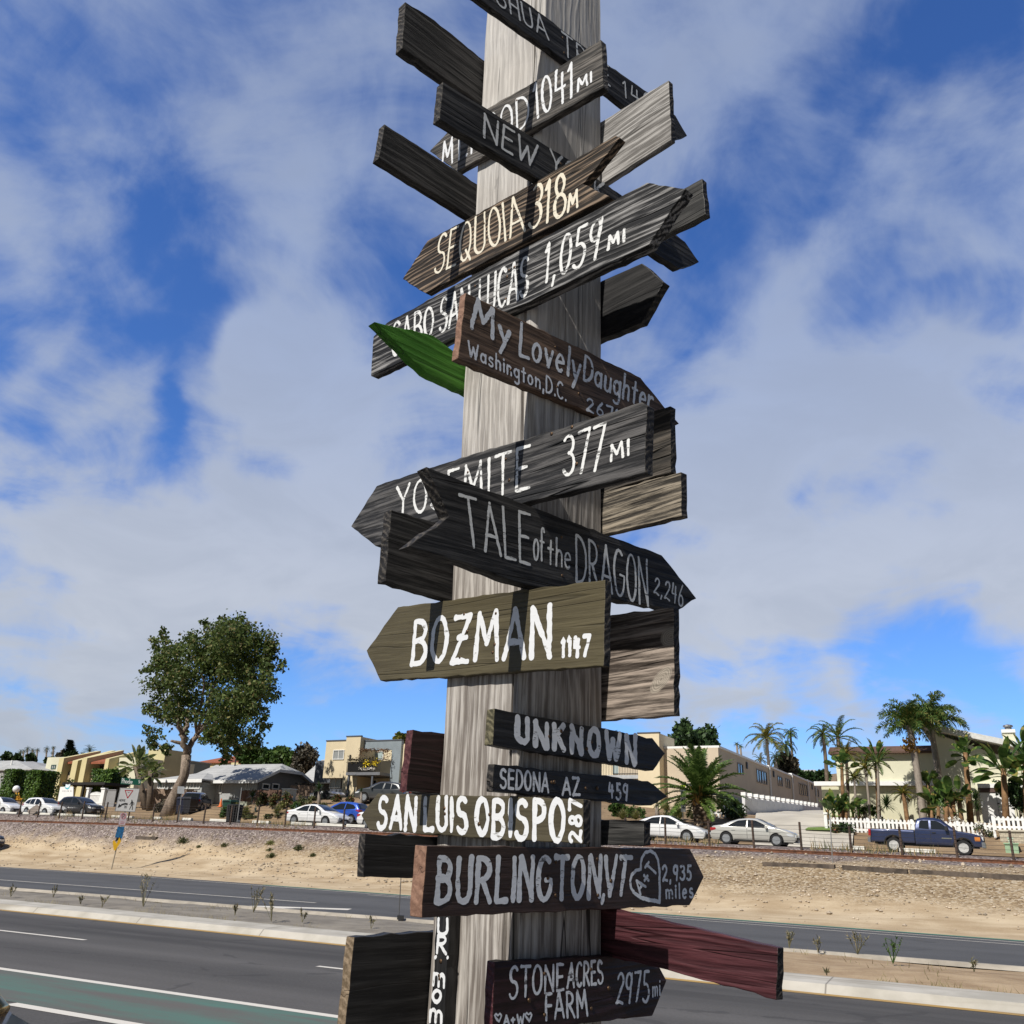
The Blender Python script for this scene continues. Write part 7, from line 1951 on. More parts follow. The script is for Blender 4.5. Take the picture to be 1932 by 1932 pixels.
def car(kind, pm, label, cat='car', group=None, bodyname='body', rims=5, dark_clad=False):
    K_ = KINDS_[kind]; L, W_, r, bot, belt = K_['L'], K_['W'], K_['r'], K_['bot'], K_['belt']; H = max(z for _, z in K_['top'])
    root = bpy.data.objects.new({'sedan': 'sedan_car', 'suv': 'suv_car', 'hatch': 'hatchback_car'}[kind], None); COL.objects.link(root); root['_w'] = (0, 0, 0)
    tag(root, label, cat, group)
    xs = sorted(set([round(L*i/76, 3) for i in range(77)] + [c_+s*(r+.05)*math.cos(a) for c_ in K_['wb'] for s in (-1, 1) for a in (0, .02, .35, .7, 1.1)]))
    zt = lambda x: interp(K_['top'], x)
    def hw(x, z):
        u = abs((x-L/2)/(L/2)); w_ = W_/2*(1-.13*u**5)
        if z > belt: w_ -= K_['sq']*((z-belt)/(H-belt))**1.15*.98
        elif z > belt-.25: w_ -= 0
        if z < .55: w_ -= .05*(.55-z)/.3
        return w_ - .018*abs(z-.75)
    def zb(x):
        z = bot
        for c_ in K_['wb']:
            R_ = r+.055; d = x-c_
            if abs(d) < R_: z = max(z, r+math.sqrt(R_*R_-d*d))
        if x < .12: z = max(z, bot+(.12-x)*1.2)
        if x > L-.12: z = max(z, bot+(x-L+.12)*1.0)
        return z
    m = MB(); m.s = True; NR_ = 12; cols = []
    for x in xs:
        t_, b0 = zt(x), zb(x); b0 = min(b0, t_-.04); col = []
        for k in range(NR_+1):
            f = k/NR_; z = b0+(t_-b0)*f; y = hw(x, z)
            if k == NR_: y -= .05
            col.append((x-L/2, y, z if k < NR_ else z+.012))
        col.append((x-L/2, col[-1][1]*.6, t_+.03)); col.append((x-L/2, 0, t_+.038))
        cols.append(col + [(a, -b_, c_) for a, b_, c_ in reversed(col[:-1])])
    n = len(cols[0])
    for c_ in cols: m.v += c_
    for i in range(len(cols)-1):
        for j in range(n-1): m.f.append((i*n+j, (i+1)*n+j, (i+1)*n+j+1, i*n+j+1)); m.m.append(0); m.sm.append(True)
        m.f.append((i*n, i*n+n-1, (i+1)*n+n-1, (i+1)*n)); m.m.append(0); m.sm.append(False)
    m.f.append(tuple(range(n))); m.f.append(tuple((len(cols)-1)*n+j for j in range(n-1, -1, -1))); m.m += [0, 0]; m.sm += [False, False]
    body = m.build('body', pm, root)
    # dark wheel wells and underbody
    m = MB(); m.box((0, 0, .42), (L-.9, W_-.30, .42))
    m.build('underbody', m_trim, root)
    for w_ in K_['wins']:
        for sg in (1, -1):
            m = MB(); pane(m, w_, lambda x, z: (x-L/2, sg*(hw(x, z)+.007), z)); m.build('side_window', m_cglass, root)
    for nm, (a, b_) in (('windshield', K_['ws']), ('rear_window', K_['rw'])):
        m = MB(); prev = None
        for i in range(7):
            x = a+(b_-a)*i/6; z = zt(x); y = hw(x, z)-.09; up = .030
            row = [(x-L/2+(.01 if nm == 'windshield' else -.012), q*y, z+up+.02*(1-q*q)+(.012 if abs(q) < 1 else -.006)) for q in (-1, -.6, 0, .6, 1)]
            if prev: m.add(prev+row, [(j, j+1, j+6, j+5) for j in range(4)])
            prev = row
        m.s = True; m.build(nm, m_cglass, root)
    for c_ in K_['wb']:
        for sg in (1, -1):
            y0 = sg*(W_/2-.20)
            ax = (Vector((1, 0, 0)), Vector((0, 0, 1)), Vector((0, sg, 0)))
            m = MB(); m.lathe([(r*.62, .0), (r*.985, .0), (r, .03), (r, .17), (r*.96, .205), (r*.68, .21), (r*.67, .10)], (c_-L/2, y0, r), 28, ax); w_ = m.build('wheel', m_tyre, root)
            m = MB(); m.lathe([(r*.66, .12), (r*.66, .13), (.02, .13)], (c_-L/2, y0, r), 28, ax); rm = m.build('rim', m_trim, w_)
            m = MB(); o_ = Vector((c_-L/2, y0+sg*.195, r))
            m.lathe([(r*.57, -.02), (r*.67, -.015), (r*.67, .016), (r*.57, .016)], o_, 28, ax)
            for k in range(rims*2 if rims < 8 else rims):
                a = 2*pi*k/(rims*2 if rims < 8 else rims) + (.12 if k % 2 else -.12)*(rims < 8); u = Vector((math.cos(a), 0, math.sin(a))); v = Vector((-math.sin(a), 0, math.cos(a)))
                m.box(o_+u*r*.33, (r*.56, .03, r*.085), (u, Vector((0, 1, 0)), v))
            m.lathe([(r*.15, -.01), (r*.15, .02), (.02, .025)], o_, 12, ax); m.build('spokes', m_rim, w_)
    zh = zt(L-.22)-.13; zr_ = zt(.12)-.14
    for sg in (1, -1):
        def patch(nm, mt_, pts, off=.008):
            m = MB(); m.add([(x-L/2, sg*(hw(x, z)+off), z) for x, z in pts], [tuple(range(len(pts)))]); return m.build(nm, mt_, root)
        patch('headlight', m_head, [(L-.52, zh+.10), (L-.20, zh+.06), (L-.06, zh-.04), (L-.20, zh-.07), (L-.42, zh-.01)])
        patch('tail_light', m_tail, [(.02, zr_+.08), (.30, zr_+.10), (.36, zr_-.0), (.06, zr_-.10)])
        m = MB(); m.box((L-.02-L/2, sg*(W_/2*.60), zh-.03), (.06, .34, .13)); m.build('headlight', m_head, root)
        m = MB(); m.box((.015-L/2, sg*(W_/2*.68), zr_), (.05, .30, .16)); m.build('tail_light', m_tail, root)
        xm = K_['ws'][1]-.30-L/2; m = MB(); m.box((xm, sg*(hw(xm+L/2, belt+.05)+.10), belt+.07), (.13, .20, .14)); m.build('mirror', pm, root)
        # door seams and handles
        m = MB()
        for x in ([K_['wins'][-1][0][0]-.03] + [K_['ws'][1]-.12]):
            zz_ = [bot+.12+(belt-.0-bot-.12)*i/5 for i in range(6)]
            m.add([(x+dx-L/2, sg*(hw(x, z)+.004), z) for z in zz_ for dx in (-.008, .008)], [(2*i, 2*i+1, 2*i+3, 2*i+2) for i in range(5)])
        m.build('door_seam', m_trim, root)
        for x in (K_['wins'][-1][0][0]+.12, K_['wins'][-1][0][0]-.82):
            m = MB(); m.box((x-L/2, sg*(hw(x, belt-.12)+.012), belt-.12), (.20, .03, .035)); m.build('door_handle', pm, root)
        m = MB(); pts = [(x, .30+.0) for x in ()]
        m.add([(x-L/2, sg*(hw(x, z)+.006), z) for x, z in [(K_['wb'][0]+r+.12, bot+.02), (K_['wb'][1]-r-.12, bot+.02), (K_['wb'][1]-r-.12, bot+(.16 if dark_clad else .07)), (K_['wb'][0]+r+.12, bot+(.16 if dark_clad else .07))]], [(0, 1, 2, 3)]); m.build('sill', m_trim, root)
    m = MB(); m.box((L/2-.015, 0, zh-.16), (.06, W_*.46, .17)); m.build('grille', m_trim, root)
    m = MB(); m.box((L/2-.03, 0, bot+.14), (.08, W_*.66, .13)); m.build('lower_grille', m_trim, root)
    m = MB(); m.box((L/2+.01, 0, zh-.30 if kind == 'suv' else zh-.26), (.03, .32, .15)); m.build('number_plate', m_plate, root)
    m = MB(); m.box((-L/2-.005, 0, zr_-.10), (.03, .32, .15)); m.build('number_plate', m_plate, root)
    return root


def park(c_, x, y, p, ang=0.0, z=None, s=None):
    """put a vehicle's middle under pixel x at distance p, nose along +road turned by ang"""
    q = at_p(x, y, p) if s is None else W3(s, p); s_, _ = SP(q)
    zg = (zstreet(s_) if p < 59.6 else zdirt(s_, p)) if z is None else z
    c_.location = W3(s_, p, zg)
    sl = math.atan(-.0185 if p < 59.6 else -.0185)
    c_.rotation_euler = (0, -sl if abs(ang) < 1 else sl, -RAX+ang)
    return c_


w_paint = carpaint('white_car_paint', (.80, .80, .80)); b_paint = carpaint('navy_car_paint', (.012, .020, .055), .3); k_paint = carpaint('black_car_paint', (.010, .012, .020), .2); s_paint = carpaint('silver_beige_paint', (.60, .59, .545), .3); bl_paint = carpaint('bright_blue_paint', (.010, .085, .50), .25); g_paint = carpaint('graphite_car_paint', (.045, .05, .055), .3)
park(car('sedan', w_paint, 'white sedan driving on the street left of the post, nearest car there'), 600, 1545, 54.2)
park(car('suv', w_paint, 'white crossover cut by the left edge of the picture', dark_clad=True), 6, 1525, 59.8)
park(car('suv', w_paint, 'white crossover behind the propped grey board, second from the left edge', dark_clad=True), 84, 1525, 59.4)
park(car('suv', k_paint, 'black crossover parked in front of the white board and gate', dark_clad=True), 152, 1525, 61.2, .10)
park(car('suv', b_paint, 'dark navy crossover parked in the dirt drive beside the big tree'), 372, 1510, 64.3, 2.1)
park(car('hatch', bl_paint, 'bright blue hatchback parked behind the white sedan'), 650, 1530, 60.9, pi)
park(car('suv', g_paint, 'graphite crossover parked before the apartment balcony'), 722, 1505, 66.0, pi+.15)
park(car('sedan', w_paint, 'white sedan on the street just right of the post', rims=10), 1262, 1575, 55.2)
park(car('sedan', s_paint, 'silver beige sedan on the street in front of the driveway', rims=9), 1425, 1575, 55.4)
wv = car('sedan', w_paint, 'white car mostly hidden behind the olive SAN LUIS board', rims=9)
park(wv, 737, 1575, 54.2)

# white van parked by the apartments
s0, z0 = sz(583, 1512, 67.5); s1, z1 = sz(628, 1493, 67.5)
vn = thing('white_van', tuple(W3((s0+s1)/2, 68.3, zdirt((s0+s1)/2, 68))), 'white van half hidden behind the shrubs in front of the apartments', 'van'); zg = zdirt((s0+s1)/2, 68)
m = MB(); pr = [(s0, zg+.45), (s1, zg+.45), (s1, z1-.25), (s1-.2, z1), (s0+1.2, z1), (s0+.35, z1-.55), (s0, z1-.9)]
m.prism([W3(a, 67.5, b_) for a, b_ in pr], NV*1.9); m.build('body', w_paint, vn)
for s in (s0+.8, s1-.8):
    m = MB(); m.lathe([(.25, 0), (.36, 0), (.36, .2), (.25, .21), (.02, .2)], W3(s, 67.66, zg+.36), 20, (DV, UP, -NV)); m.build('wheel', m_tyre, vn)
rb(vn, 'side_window', m_cglass, (s0+1.3, s1-.3, 67.485, 67.495, z1-.62, z1-.14))

# --- pickup truck
def pickup():
    L, W_ = 5.75, 1.96; pm = carpaint('navy_truck_paint', (.016, .030, .095), .35)
    root = bpy.data.objects.new('pickup_truck', None); COL.objects.link(root); root['_w'] = (0, 0, 0); tag(root, 'dark blue extended-cab pickup truck on the street at the right', 'pickup truck')
    r = .39; wb = (1.28, 4.72)
    def hw(x, z):
        w_ = W_/2*(1-.10*abs((x-L/2)/(L/2))**6)
        if z > 1.22: w_ -= .20*((z-1.22)/.62)
        if z < .6: w_ -= .06*(.6-z)/.3
        return w_
    def shell(top, xa, xb, bot, cut, crown=.03, nx=70, name='body'):
        xs = [xa+(xb-xa)*i/nx for i in range(nx+1)]; m = MB(); cols = []
        for x in xs:
            t_ = interp(top, x); b0 = bot
            if cut:
                for c_ in wb:
                    d = x-c_; R_ = r+.09
                    if abs(d) < R_: b0 = max(b0, r+.02+math.sqrt(R_*R_-d*d))
            col = []
            for k in range(11):
                z = b0+(t_-b0)*k/10; y = hw(x, z)-(.04 if k == 10 else 0); col.append((x-L/2, y, z))
            col.append((x-L/2, col[-1][1]*.5, t_+crown)); cols.append(col+[(a, -b_, c_) for a, b_, c_ in reversed(col)])
        n = len(cols[0])
        for c_ in cols: m.v += c_
        for i in range(nx):
            for j in range(n): m.f.append((i*n+j, (i+1)*n+j, (i+1)*n+(j+1) % n, i*n+(j+1) % n)); m.m.append(0); m.sm.append(j < n-1)
        m.f.append(tuple(range(n))); m.f.append(tuple(nx*n+j for j in range(n-1, -1, -1))); m.m += [0, 0]; m.sm += [False]*2
        return m.build(name, pm, root)
    shell([(0.10, 1.20), (2.36, 1.20)], .10, 2.36, .52, True, -.02, 60, 'cargo_bed')
    shell([(2.40, 1.20), (2.46, 1.62), (2.55, 1.80), (2.9, 1.87), (3.4, 1.86), (3.75, 1.76), (4.15, 1.45), (4.48, 1.22), (5.2, 1.12), (5.55, 1.02), (5.66, .85), (5.70, .6)], 2.40, 5.70, .46, True, .03, 90, 'cab')
    m = MB(); m.box((0, 0, .62), (L-.6, W_-.4, .4)); m.build('underbody', m_trim, root)
    m = MB(); m.box((1.23-L/2, 0, 1.206), (2.05, W_-.26, .012)); m.build('bed_liner', m_trim, root)
    for w_ in ([(2.62, 1.30), (2.66, 1.66), (2.76, 1.72), (3.12, 1.73), (3.12, 1.28)], [(3.22, 1.28), (3.22, 1.73), (3.48, 1.72), (3.72, 1.62), (4.06, 1.34), (4.02, 1.27)]):
        for sg in (1, -1):
            m = MB(); pane(m, w_, lambda x, z: (x-L/2, sg*(hw(x, z)+.008), z)); m.build('side_window', m_cglass, root)
    m = MB(); m.add([(3.74-L/2, -.70, 1.815), (3.74-L/2, .70, 1.815), (4.46-L/2, .80, 1.275), (4.46-L/2, -.80, 1.275)], [(0, 1, 2, 3)]); m.build('windshield', m_cglass, root)
    for c_ in wb:
        for sg in (1, -1):
            ax = (Vector((1, 0, 0)), Vector((0, 0, 1)), Vector((0, sg, 0))); y0 = sg*(W_/2-.24)
            m = MB(); m.lathe([(r*.6, 0), (r*.98, 0), (r, .04), (r, .2), (r*.95, .24), (r*.65, .245), (r*.64, .10)], (c_-L/2, y0, r), 28, ax); w_ = m.build('wheel', m_tyre, root)
            m = MB(); m.lathe([(r*.63, .12), (r*.63, .13), (.02, .13)], (c_-L/2, y0, r), 28, ax); m.build('rim', m_trim, w_)
            o_ = Vector((c_-L/2, y0+sg*.222, r)); m = MB(); m.lathe([(r*.53, -.02), (r*.63, -.015), (r*.63, .018), (r*.53, .016)], o_, 28, ax)
            for k in range(7):
                a = 2*pi*k/7; u = Vector((math.cos(a), 0, math.sin(a))); v = Vector((-math.sin(a), 0, math.cos(a))); m.box(o_+u*r*.33, (r*.5, .03, r*.2), (u, Vector((0, 1, 0)), v))
            m.lathe([(r*.2, -.01), (r*.2, .025), (.02, .03)], o_, 12, ax); m.build('spokes', plain('pale_truck_rim', (.62, .61, .58), rough=.4, metal=.3), w_)
            m = MB()   # flared arch lip
            pts = [(c_-L/2+(r+.10)*math.cos(a), sg*(hw(c_, .8)+.012), r+.02+(r+.10)*math.sin(a)) for a in [pi*i/12 for i in range(13)]]; m.tube(pts, .035, 6); m.build('arch_lip', m_trim, root)
    for sg in (1, -1):
        m = MB(); m.box((.07-L/2, sg*(W_/2-.07), 1.0), (.12, .16, .34)); m.build('tail_light', m_tail, root)
        m = MB(); m.box((5.42-L/2, sg*(W_/2-.10), .86), (.26, .14, .20)); m.build('headlight', m_amber, root)
        m = MB(); m.box((5.66-L/2, sg*.62, .88), (.08, .42, .2)); m.build('headlight', m_head, root)
        m = MB(); m.box((3.98-L/2, sg*(W_/2+.10), 1.34), (.14, .22, .22)); m.build('mirror', m_trim, root)
        for x in (3.17, 4.12, 2.385):
            m = MB(); zs = [.62+.6*i/5 for i in range(6)]; m.add([(x+d-L/2, sg*(hw(x, z)+.006), z) for z in zs for d in (-.01, .01)], [(2*i, 2*i+1, 2*i+3, 2*i+2) for i in range(5)]); m.build('door_seam', m_trim, root)
        m = MB(); m.box((3.34-L/2, sg*(hw(3.3, 1.1)+.015), 1.10), (.2, .035, .05)); m.build('door_handle', m_trim, root)
        m = MB(); m.box((3.95-L/2, sg*(hw(3.9, .86)+.006), .84), (.50, .01, .05)); m.build('badge', m_chrome, root)
    m = MB(); m.box((.02-L/2, 0, .62), (.14, W_-.1, .24)); m.build('rear_bumper', plain('grey_bumper', (.30, .31, .32), rough=.35, metal=.7), root)
    m = MB(); m.box((5.68-L/2, 0, .58), (.16, W_-.12, .26)); m.build('front_bumper', plain('grey_bumper', (.30, .31, .32)), root)
    m = MB(); m.box((5.71-L/2, 0, .86), (.05, .8, .22)); m.build('grille', m_trim, root)
    return root


park(pickup(), 1747, 1580, 57.0)

# dark car at the left edge on the sand: only its nose is in the picture
ec = car('suv', k_paint, 'black car nose cut by the left edge, parked on the sand shoulder')
q = at_p(-6, 1590, 41.5); s_, _ = SP(q); ec.location = W3(s_-2.3, 41.3, zbank(s_, 41.3)+.02); ec.rotation_euler = (0, 0, -RAX)
# dark car at the kerb in front of us: only a corner of its roof and chrome trim is in the picture
nc = car('suv', k_paint, 'dark car corner with gold-tinted chrome trim in the bottom left corner')
for c_ in list(nc.children):
    if c_.name.startswith('mirror'): bpy.data.objects.remove(c_)
nc.location = W3(-3.695, 1.15, .16); nc.rotation_euler = (0, 0, -RAX)
for sg in (1, -1):
    m = MB(); m.s = True; K_ = KINDS_['suv']; m.tube([(x-K_['L']/2, sg*y, z) for x, y, z in ((.6, .70, 1.60), (1.2, .72, 1.655), (2.0, .715, 1.675), (2.5, .72, 1.60), (2.9, .755, 1.42), (3.3, .80, 1.20))], .026, 14)
    m.build('chrome_trim', plain('gold_chrome', (.62, .47, .26), rough=.18, metal=1.0, var=.05), nc)
# ------------------------------------------------------------------ street furniture
m_pole = plain('galvanised_pole', (.36, .36, .35), rough=.45, metal=.6, var=.12)
m_signw = plain('sign_white', (.62, .62, .62), rough=.45, var=.05)
m_ink = plain('sign_black', (.02, .02, .02), rough=.5)


class Plate:
    """flat sign in an upright plane facing dirn through point O"""
    def __init__(self, O, nrm):
        self.O = Vector(O); self.n = Vector((nrm.x, nrm.y, 0)).normalized(); self.u = UP.cross(self.n).normalized()
    def at(self, x, y, off=0):
        d = px_dir(x, y); P = self.O + self.n*off
        return CAM + d*((P-CAM).dot(self.n)/d.dot(self.n))
    def slab(self, root, name, mat, pix, th=.012, off=0.0):
        m = MB(); m.prism([self.at(x, y, off) for x, y in pix], self.n*th); return m.build(name, mat, root)
    def ink(self, root, name, mat, texts=(), polys=(), lines=(), off=.016):
        m = MB(); mw_ = Matrix.Identity(4); o = self.O + self.n*off
        for i in range(3): mw_[i][0] = self.u[i]; mw_[i][1] = UP[i]; mw_[i][2] = self.n[i]; mw_[i][3] = o[i]
        inv = mw_.inverted(); lc = lambda q: (inv @ self.at(q[0], q[1], off)).to_2d(); z = 0; rg = random.Random(1); st = MB()
        for txt, quad, wd in texts:
            qd = [lc(q) for q in quad]; sts, wt = layout(txt)
            for s_, _f in sts:
                pp = [qd[0].lerp(qd[1], a/wt) + (qd[3].lerp(qd[2], a/wt)-qd[0].lerp(qd[1], a/wt))*b_ for a, b_ in s_]
                z = ribbon(st, pp, wd, z, rg, 0.0, 2e-5)
        for ln, wd in lines: z = ribbon(st, [lc(q) for q in ln], wd, z, rg, 0.0, 2e-5)
        for pl in polys:
            z += 1e-4; st.add([(*lc(q), z) for q in pl], [tuple(range(len(pl)))])
        st.v = [tuple(mw_ @ Vector(p)) for p in st.v]
        return st.build(name, mat, root, fix=False)


V6 = lambda x, y: (174+.1167*x, 1450+.1167*y)
# --- leaning signpost with the yield-here board
b0 = at_p(210, 1640, 38.4); b0.z = zbank(*SP(b0))
# put the base exactly where the sight line meets the sand
for i in range(80):
    q = at_p(210, 1640.5, 36.0+i*.06)
    if q.z <= zbank(*SP(q)): b0 = q; break
nrm = Vector((CAM.x-b0.x, CAM.y-b0.y, 0)).normalized()
PLs = Plate(b0, nrm)
ys = thing('sign_post', tuple(b0), 'leaning roadside sign post with a yield-here board, green street name and yellow tip', 'sign post')
m = MB(); m.tube([PLs.at(210, 1641, -.03), PLs.at(243, 1502, -.03), PLs.at(245.5, 1466, -.03)], .035, 8); m.build('pole', plain('brown_grey_pole', (.30, .26, .20), rough=.6), ys)
bd = PLs.slab(ys, 'yield_board', m_signw, [V6(450, 308), V6(770, 322), V6(692, 702), V6(362, 688)])
m_edge = plain('board_edge_grey', (.16, .16, .16))
PLs.ink(bd, 'board_border', m_edge, lines=[([V6(452, 312), V6(766, 325), V6(690, 698), V6(366, 685), V6(452, 312)], .02)])
PLs.ink(bd, 'yield_triangle', plain('sign_red', (.42, .02, .03)), lines=[([V6(532, 352), V6(658, 356)], .045), ([V6(658, 356), V6(572, 478)], .045), ([V6(572, 478), V6(532, 352)], .045)])
PLs.ink(bd, 'board_lettering', m_ink, texts=[('HERE', [V6(430, 528), V6(530, 532), V6(536, 500), V6(436, 496)], .018), ('TO', [V6(512, 640), V6(552, 642), V6(558, 604), V6(518, 602)], .018), ('YIELD', [V6(572, 391), V6(604, 392), V6(605, 382), V6(573, 381)], .006)],
        polys=[[V6(408, 632), V6(438, 568), V6(462, 612)], [V6(445, 598), V6(480, 570), V6(530, 556), V6(572, 560), V6(568, 588), V6(525, 580), V6(480, 592), V6(452, 616)]])
ped = MB()
PLs.ink(bd, 'walking_figure', m_ink, polys=[[V6(632, 505), V6(648, 505), V6(650, 522), V6(634, 524)]], lines=[([V6(640, 535), V6(642, 580)], .09), ([V6(630, 545), V6(612, 580), V6(600, 578)], .03), ([V6(652, 540), V6(676, 560), V6(672, 590)], .03), ([V6(636, 590), V6(618, 630), V6(600, 662)], .04), ([V6(646, 590), V6(652, 630), V6(644, 668)], .04)])
sb = PLs.slab(ys, 'street_name_blade', plain('sign_green', (.012, .10, .065), rough=.4), [V6(472, 145), V6(795, 176), V6(780, 272), V6(455, 250)], off=.02)
PLs.ink(sb, 'blade_lettering', plain('blade_white', (.75, .78, .76)), texts=[('Phoebe', [V6(478, 232), V6(650, 246), V6(656, 176), V6(484, 158)], .030), ('St', [V6(748, 238), V6(775, 240), V6(778, 190), V6(752, 188)], .018)], off=.036)
nb = PLs.slab(ys, 'parking_plate', plain('faded_pink_plate', (.50, .42, .46), rough=.6, dirt=(.35, .3, .33)), [V6(458, 716), V6(568, 718), V6(530, 912), V6(424, 908)])
PLs.ink(nb, 'plate_symbol', m_ink, texts=[('P', [V6(485, 800), V6(520, 800), V6(528, 740), V6(494, 740)], .03)])
PLs.ink(nb, 'plate_ring', plain('sign_red', (.42, .02, .03)), lines=[([V6(505+38*math.cos(a), 770+46*math.sin(a)) for a in [2*pi*i/20 for i in range(21)]], .022), ([V6(480, 740), V6(530, 800)], .022), ([V6(460, 862), V6(520, 866)], .02), ([V6(455, 886), V6(512, 890)], .02)])
bp = PLs.slab(ys, 'blue_plate', plain('blue_sticker_plate', (.02, .13, .30), rough=.5, var=.3, scale=9, dirt=(.04, .05, .08)), [V6(412, 938), V6(522, 942), V6(484, 1132), V6(366, 1112)])
PLs.slab(ys, 'yellow_tip', plain('yellow_marker', (.78, .45, .02), rough=.5, var=.08), [V6(440, 1108), V6(466, 1182), V6(372, 1326), V6(346, 1316), V6(330, 1182), V6(352, 1150), V6(372, 1178), V6(396, 1215)], off=.03)
PLs.slab(ys, 'dark_wrap', m_ink, [V6(400, 1110), V6(470, 1140), V6(466, 1176), V6(440, 1106), V6(395, 1180), V6(366, 1178)], off=.012)

# --- other poles
def polesign(px_b, px_t, p, label, name='sign_post', r=.03, mat=None):
    a = at_p(*px_b, p); s, _ = SP(a); g = zground(s, p)
    a.z = min(a.z, g+.02) if a.z > g else a.z
    o = thing(name, tuple(a), label, 'sign post'); m = MB(); m.tube([a-UP*.2, at_p(*px_t, p)], r, 8); m.build('pole', mat or m_pole, o); return o, a
o, a = polesign((336, 1560), (343.5, 1488), 50.5, 'plain grey street sign seen from behind, right of the leaning trunk')
Pz = Plate(at_p(340, 1495, 50.44), -NV); b_ = Pz.slab(o, 'sign_back', plain('aluminium_back', (.42, .43, .44), rough=.4, metal=.5), [(335.5, 1483.5), (348, 1484), (347.5, 1498), (334.5, 1497)])
o, a = polesign((446.5, 1557), (456, 1486), 50.6, 'thin leaning pole beside the black litter bin', 'leaning_pole', .035)
o, a = polesign((1289, 1560), (1287, 1480), 61.2, 'speed limit 20 sign with a lime school plate by the date palm')
V5 = lambda x, y: Q(5, x, y); Ps = Plate(at_p(1288, 1500, 61.1), -NV)
sl5 = Ps.slab(o, 'speed_board', m_signw, [V5(1068, 1068), V5(1136, 1072), V5(1140, 1368), V5(1076, 1364)])
Ps.ink(sl5, 'speed_lettering', m_ink, texts=[('20', [V5(1086, 1272), V5(1132, 1274), V5(1130, 1204), V5(1084, 1202)], .09), ('SPEED', [V5(1080, 1118), V5(1128, 1120), V5(1128, 1092), V5(1078, 1090)], .025), ('LIMIT', [V5(1082, 1168), V5(1128, 1170), V5(1128, 1142), V5(1082, 1140)], .025), ('MPH', [V5(1092, 1322), V5(1130, 1324), V5(1130, 1296), V5(1090, 1294)], .02)])
lp = Ps.slab(o, 'school_plate', plain('lime_plate', (.52, .70, .02), rough=.45, var=.05), [V5(1066, 1005), V5(1132, 1008), V5(1134, 1062), V5(1068, 1058)])
Ps.ink(lp, 'school_lettering', m_ink, texts=[('SCHOOL', [V5(1074, 1046), V5(1126, 1048), V5(1126, 1022), V5(1074, 1020)], .02)])
# thin marker rods
m_rod = plain('thin_rod_steel', (.10, .095, .09), rough=.6, metal=.3)
a = at_z(752.5, 1733, .17); rp = Plate(a, -NV); o = thing('marker_rod', tuple(a), 'thin dark rod standing in the median left of the post', 'rod'); m = MB(); m.tube([a-UP*.1, rp.at(757, 1648)], .012, 6); m.build('rod', m_rod, o); m = MB(); m.box(a+UP*.03+DV*.05, (.16, .16, .1)); m.build('foot', m_trim, o)
a = at_p(1572, 1652, 43.0); a.z = min(a.z, zbank(*SP(a))+.05); o = thing('marker_rod', tuple(a), 'thin tall rod standing on the ballast in front of the driveway', 'rod'); m = MB(); m.tube([a-UP*.2, at_p(1565.5, 1536, 43.0)], .022, 6); m.build('rod', m_pole, o)

# --- wire fence between track and street: one fence, its posts are parts
PF = 49.2
fx = [-20, 24, 60.5, 101, 145.7, 189.7, 234, 280.7, 327.7, 378, 429, 480.6, 533.8, 589, 644.6, 704, 765, 828, 893, 960, 1030, 1104, 1180, 1256, 1338.6, 1422.5, 1511.7, 1604.8, 1700, 1803, 1908, 2020]
fc = thing('wire_fence', tuple(W3(sz(966, 1580, PF)[0], PF, 2.4)), 'wire fence on rusty posts between the railway and the street', 'fence'); ends = []
m_fpost = plain('rusty_fence_post', (.075, .050, .038), rough=.85, var=.4, scale=3)
rg = random.Random(8)
for x in fx:
    s = sz(x, 1590, PF)[0]; g = zground(s, PF); top = g+1.28+rg.uniform(-.08, .08); ln = rg.gauss(0, .03)
    m = MB(); m.tube([W3(s, PF, g-.2), W3(s+ln, PF, top)], [.062, .058], 7); m.build('fence_post', m_fpost, fc); ends.append((s, ln, g, top))
m = MB()
for k in range(6):
    for (s0, l0, g0, t0), (s1, l1, g1, t1) in zip(ends, ends[1:]):
        f = .22+.15*k; q0 = W3(s0+l0*f, PF-.065, g0+1.2*f); q1 = W3(s1+l1*f, PF-.065, g1+1.2*f); m.tube([q0, q0.lerp(q1, .5)-UP*.02, q1], .009, 3, cap=False)
m.build('wires', plain('fence_wire', (.16, .155, .15), rough=.5, metal=.7), fc)
# wheel stops
ws_m = plain('painted_concrete_stop', (.66, .64, .58), rough=.85, var=.1, dirt=(.45, .42, .36))
stops = [(-8, 28), (40, 58), (72, 92), (106, 134), (139, 187), (209, 248), (286, 302), (343, 360), (396, 412), (405, 427), (432, 449), (477, 508), (550, 590), (598, 648), (655, 690), (1606, 1628), (1692, 1760)]
for k, (xa, xb) in enumerate(stops):
    sa = sz(xa, 1560, 50.9)[0]; sb = sz(xb, 1560, 50.9)[0]; sm = (sa+sb)/2; z = zstreet(sm)-.02
    m = MB(); dl = Vector((DV.x, DV.y, -.0185)).normalized()
    m.prism([W3(sa, 50.75, zstreet(sa)-.04), W3(sa, 51.05, zstreet(sa)-.04), W3(sa, 51.0, zstreet(sa)+.17), W3(sa, 50.8, zstreet(sa)+.17)], dl*(sb-sa))
    o = m.build('wheel_stop', ws_m, loc=tuple(W3(sm, 50.9, z))); tag(o, 'white concrete wheel stop behind the wire fence', 'wheel stop', 'wheel stops along the street')

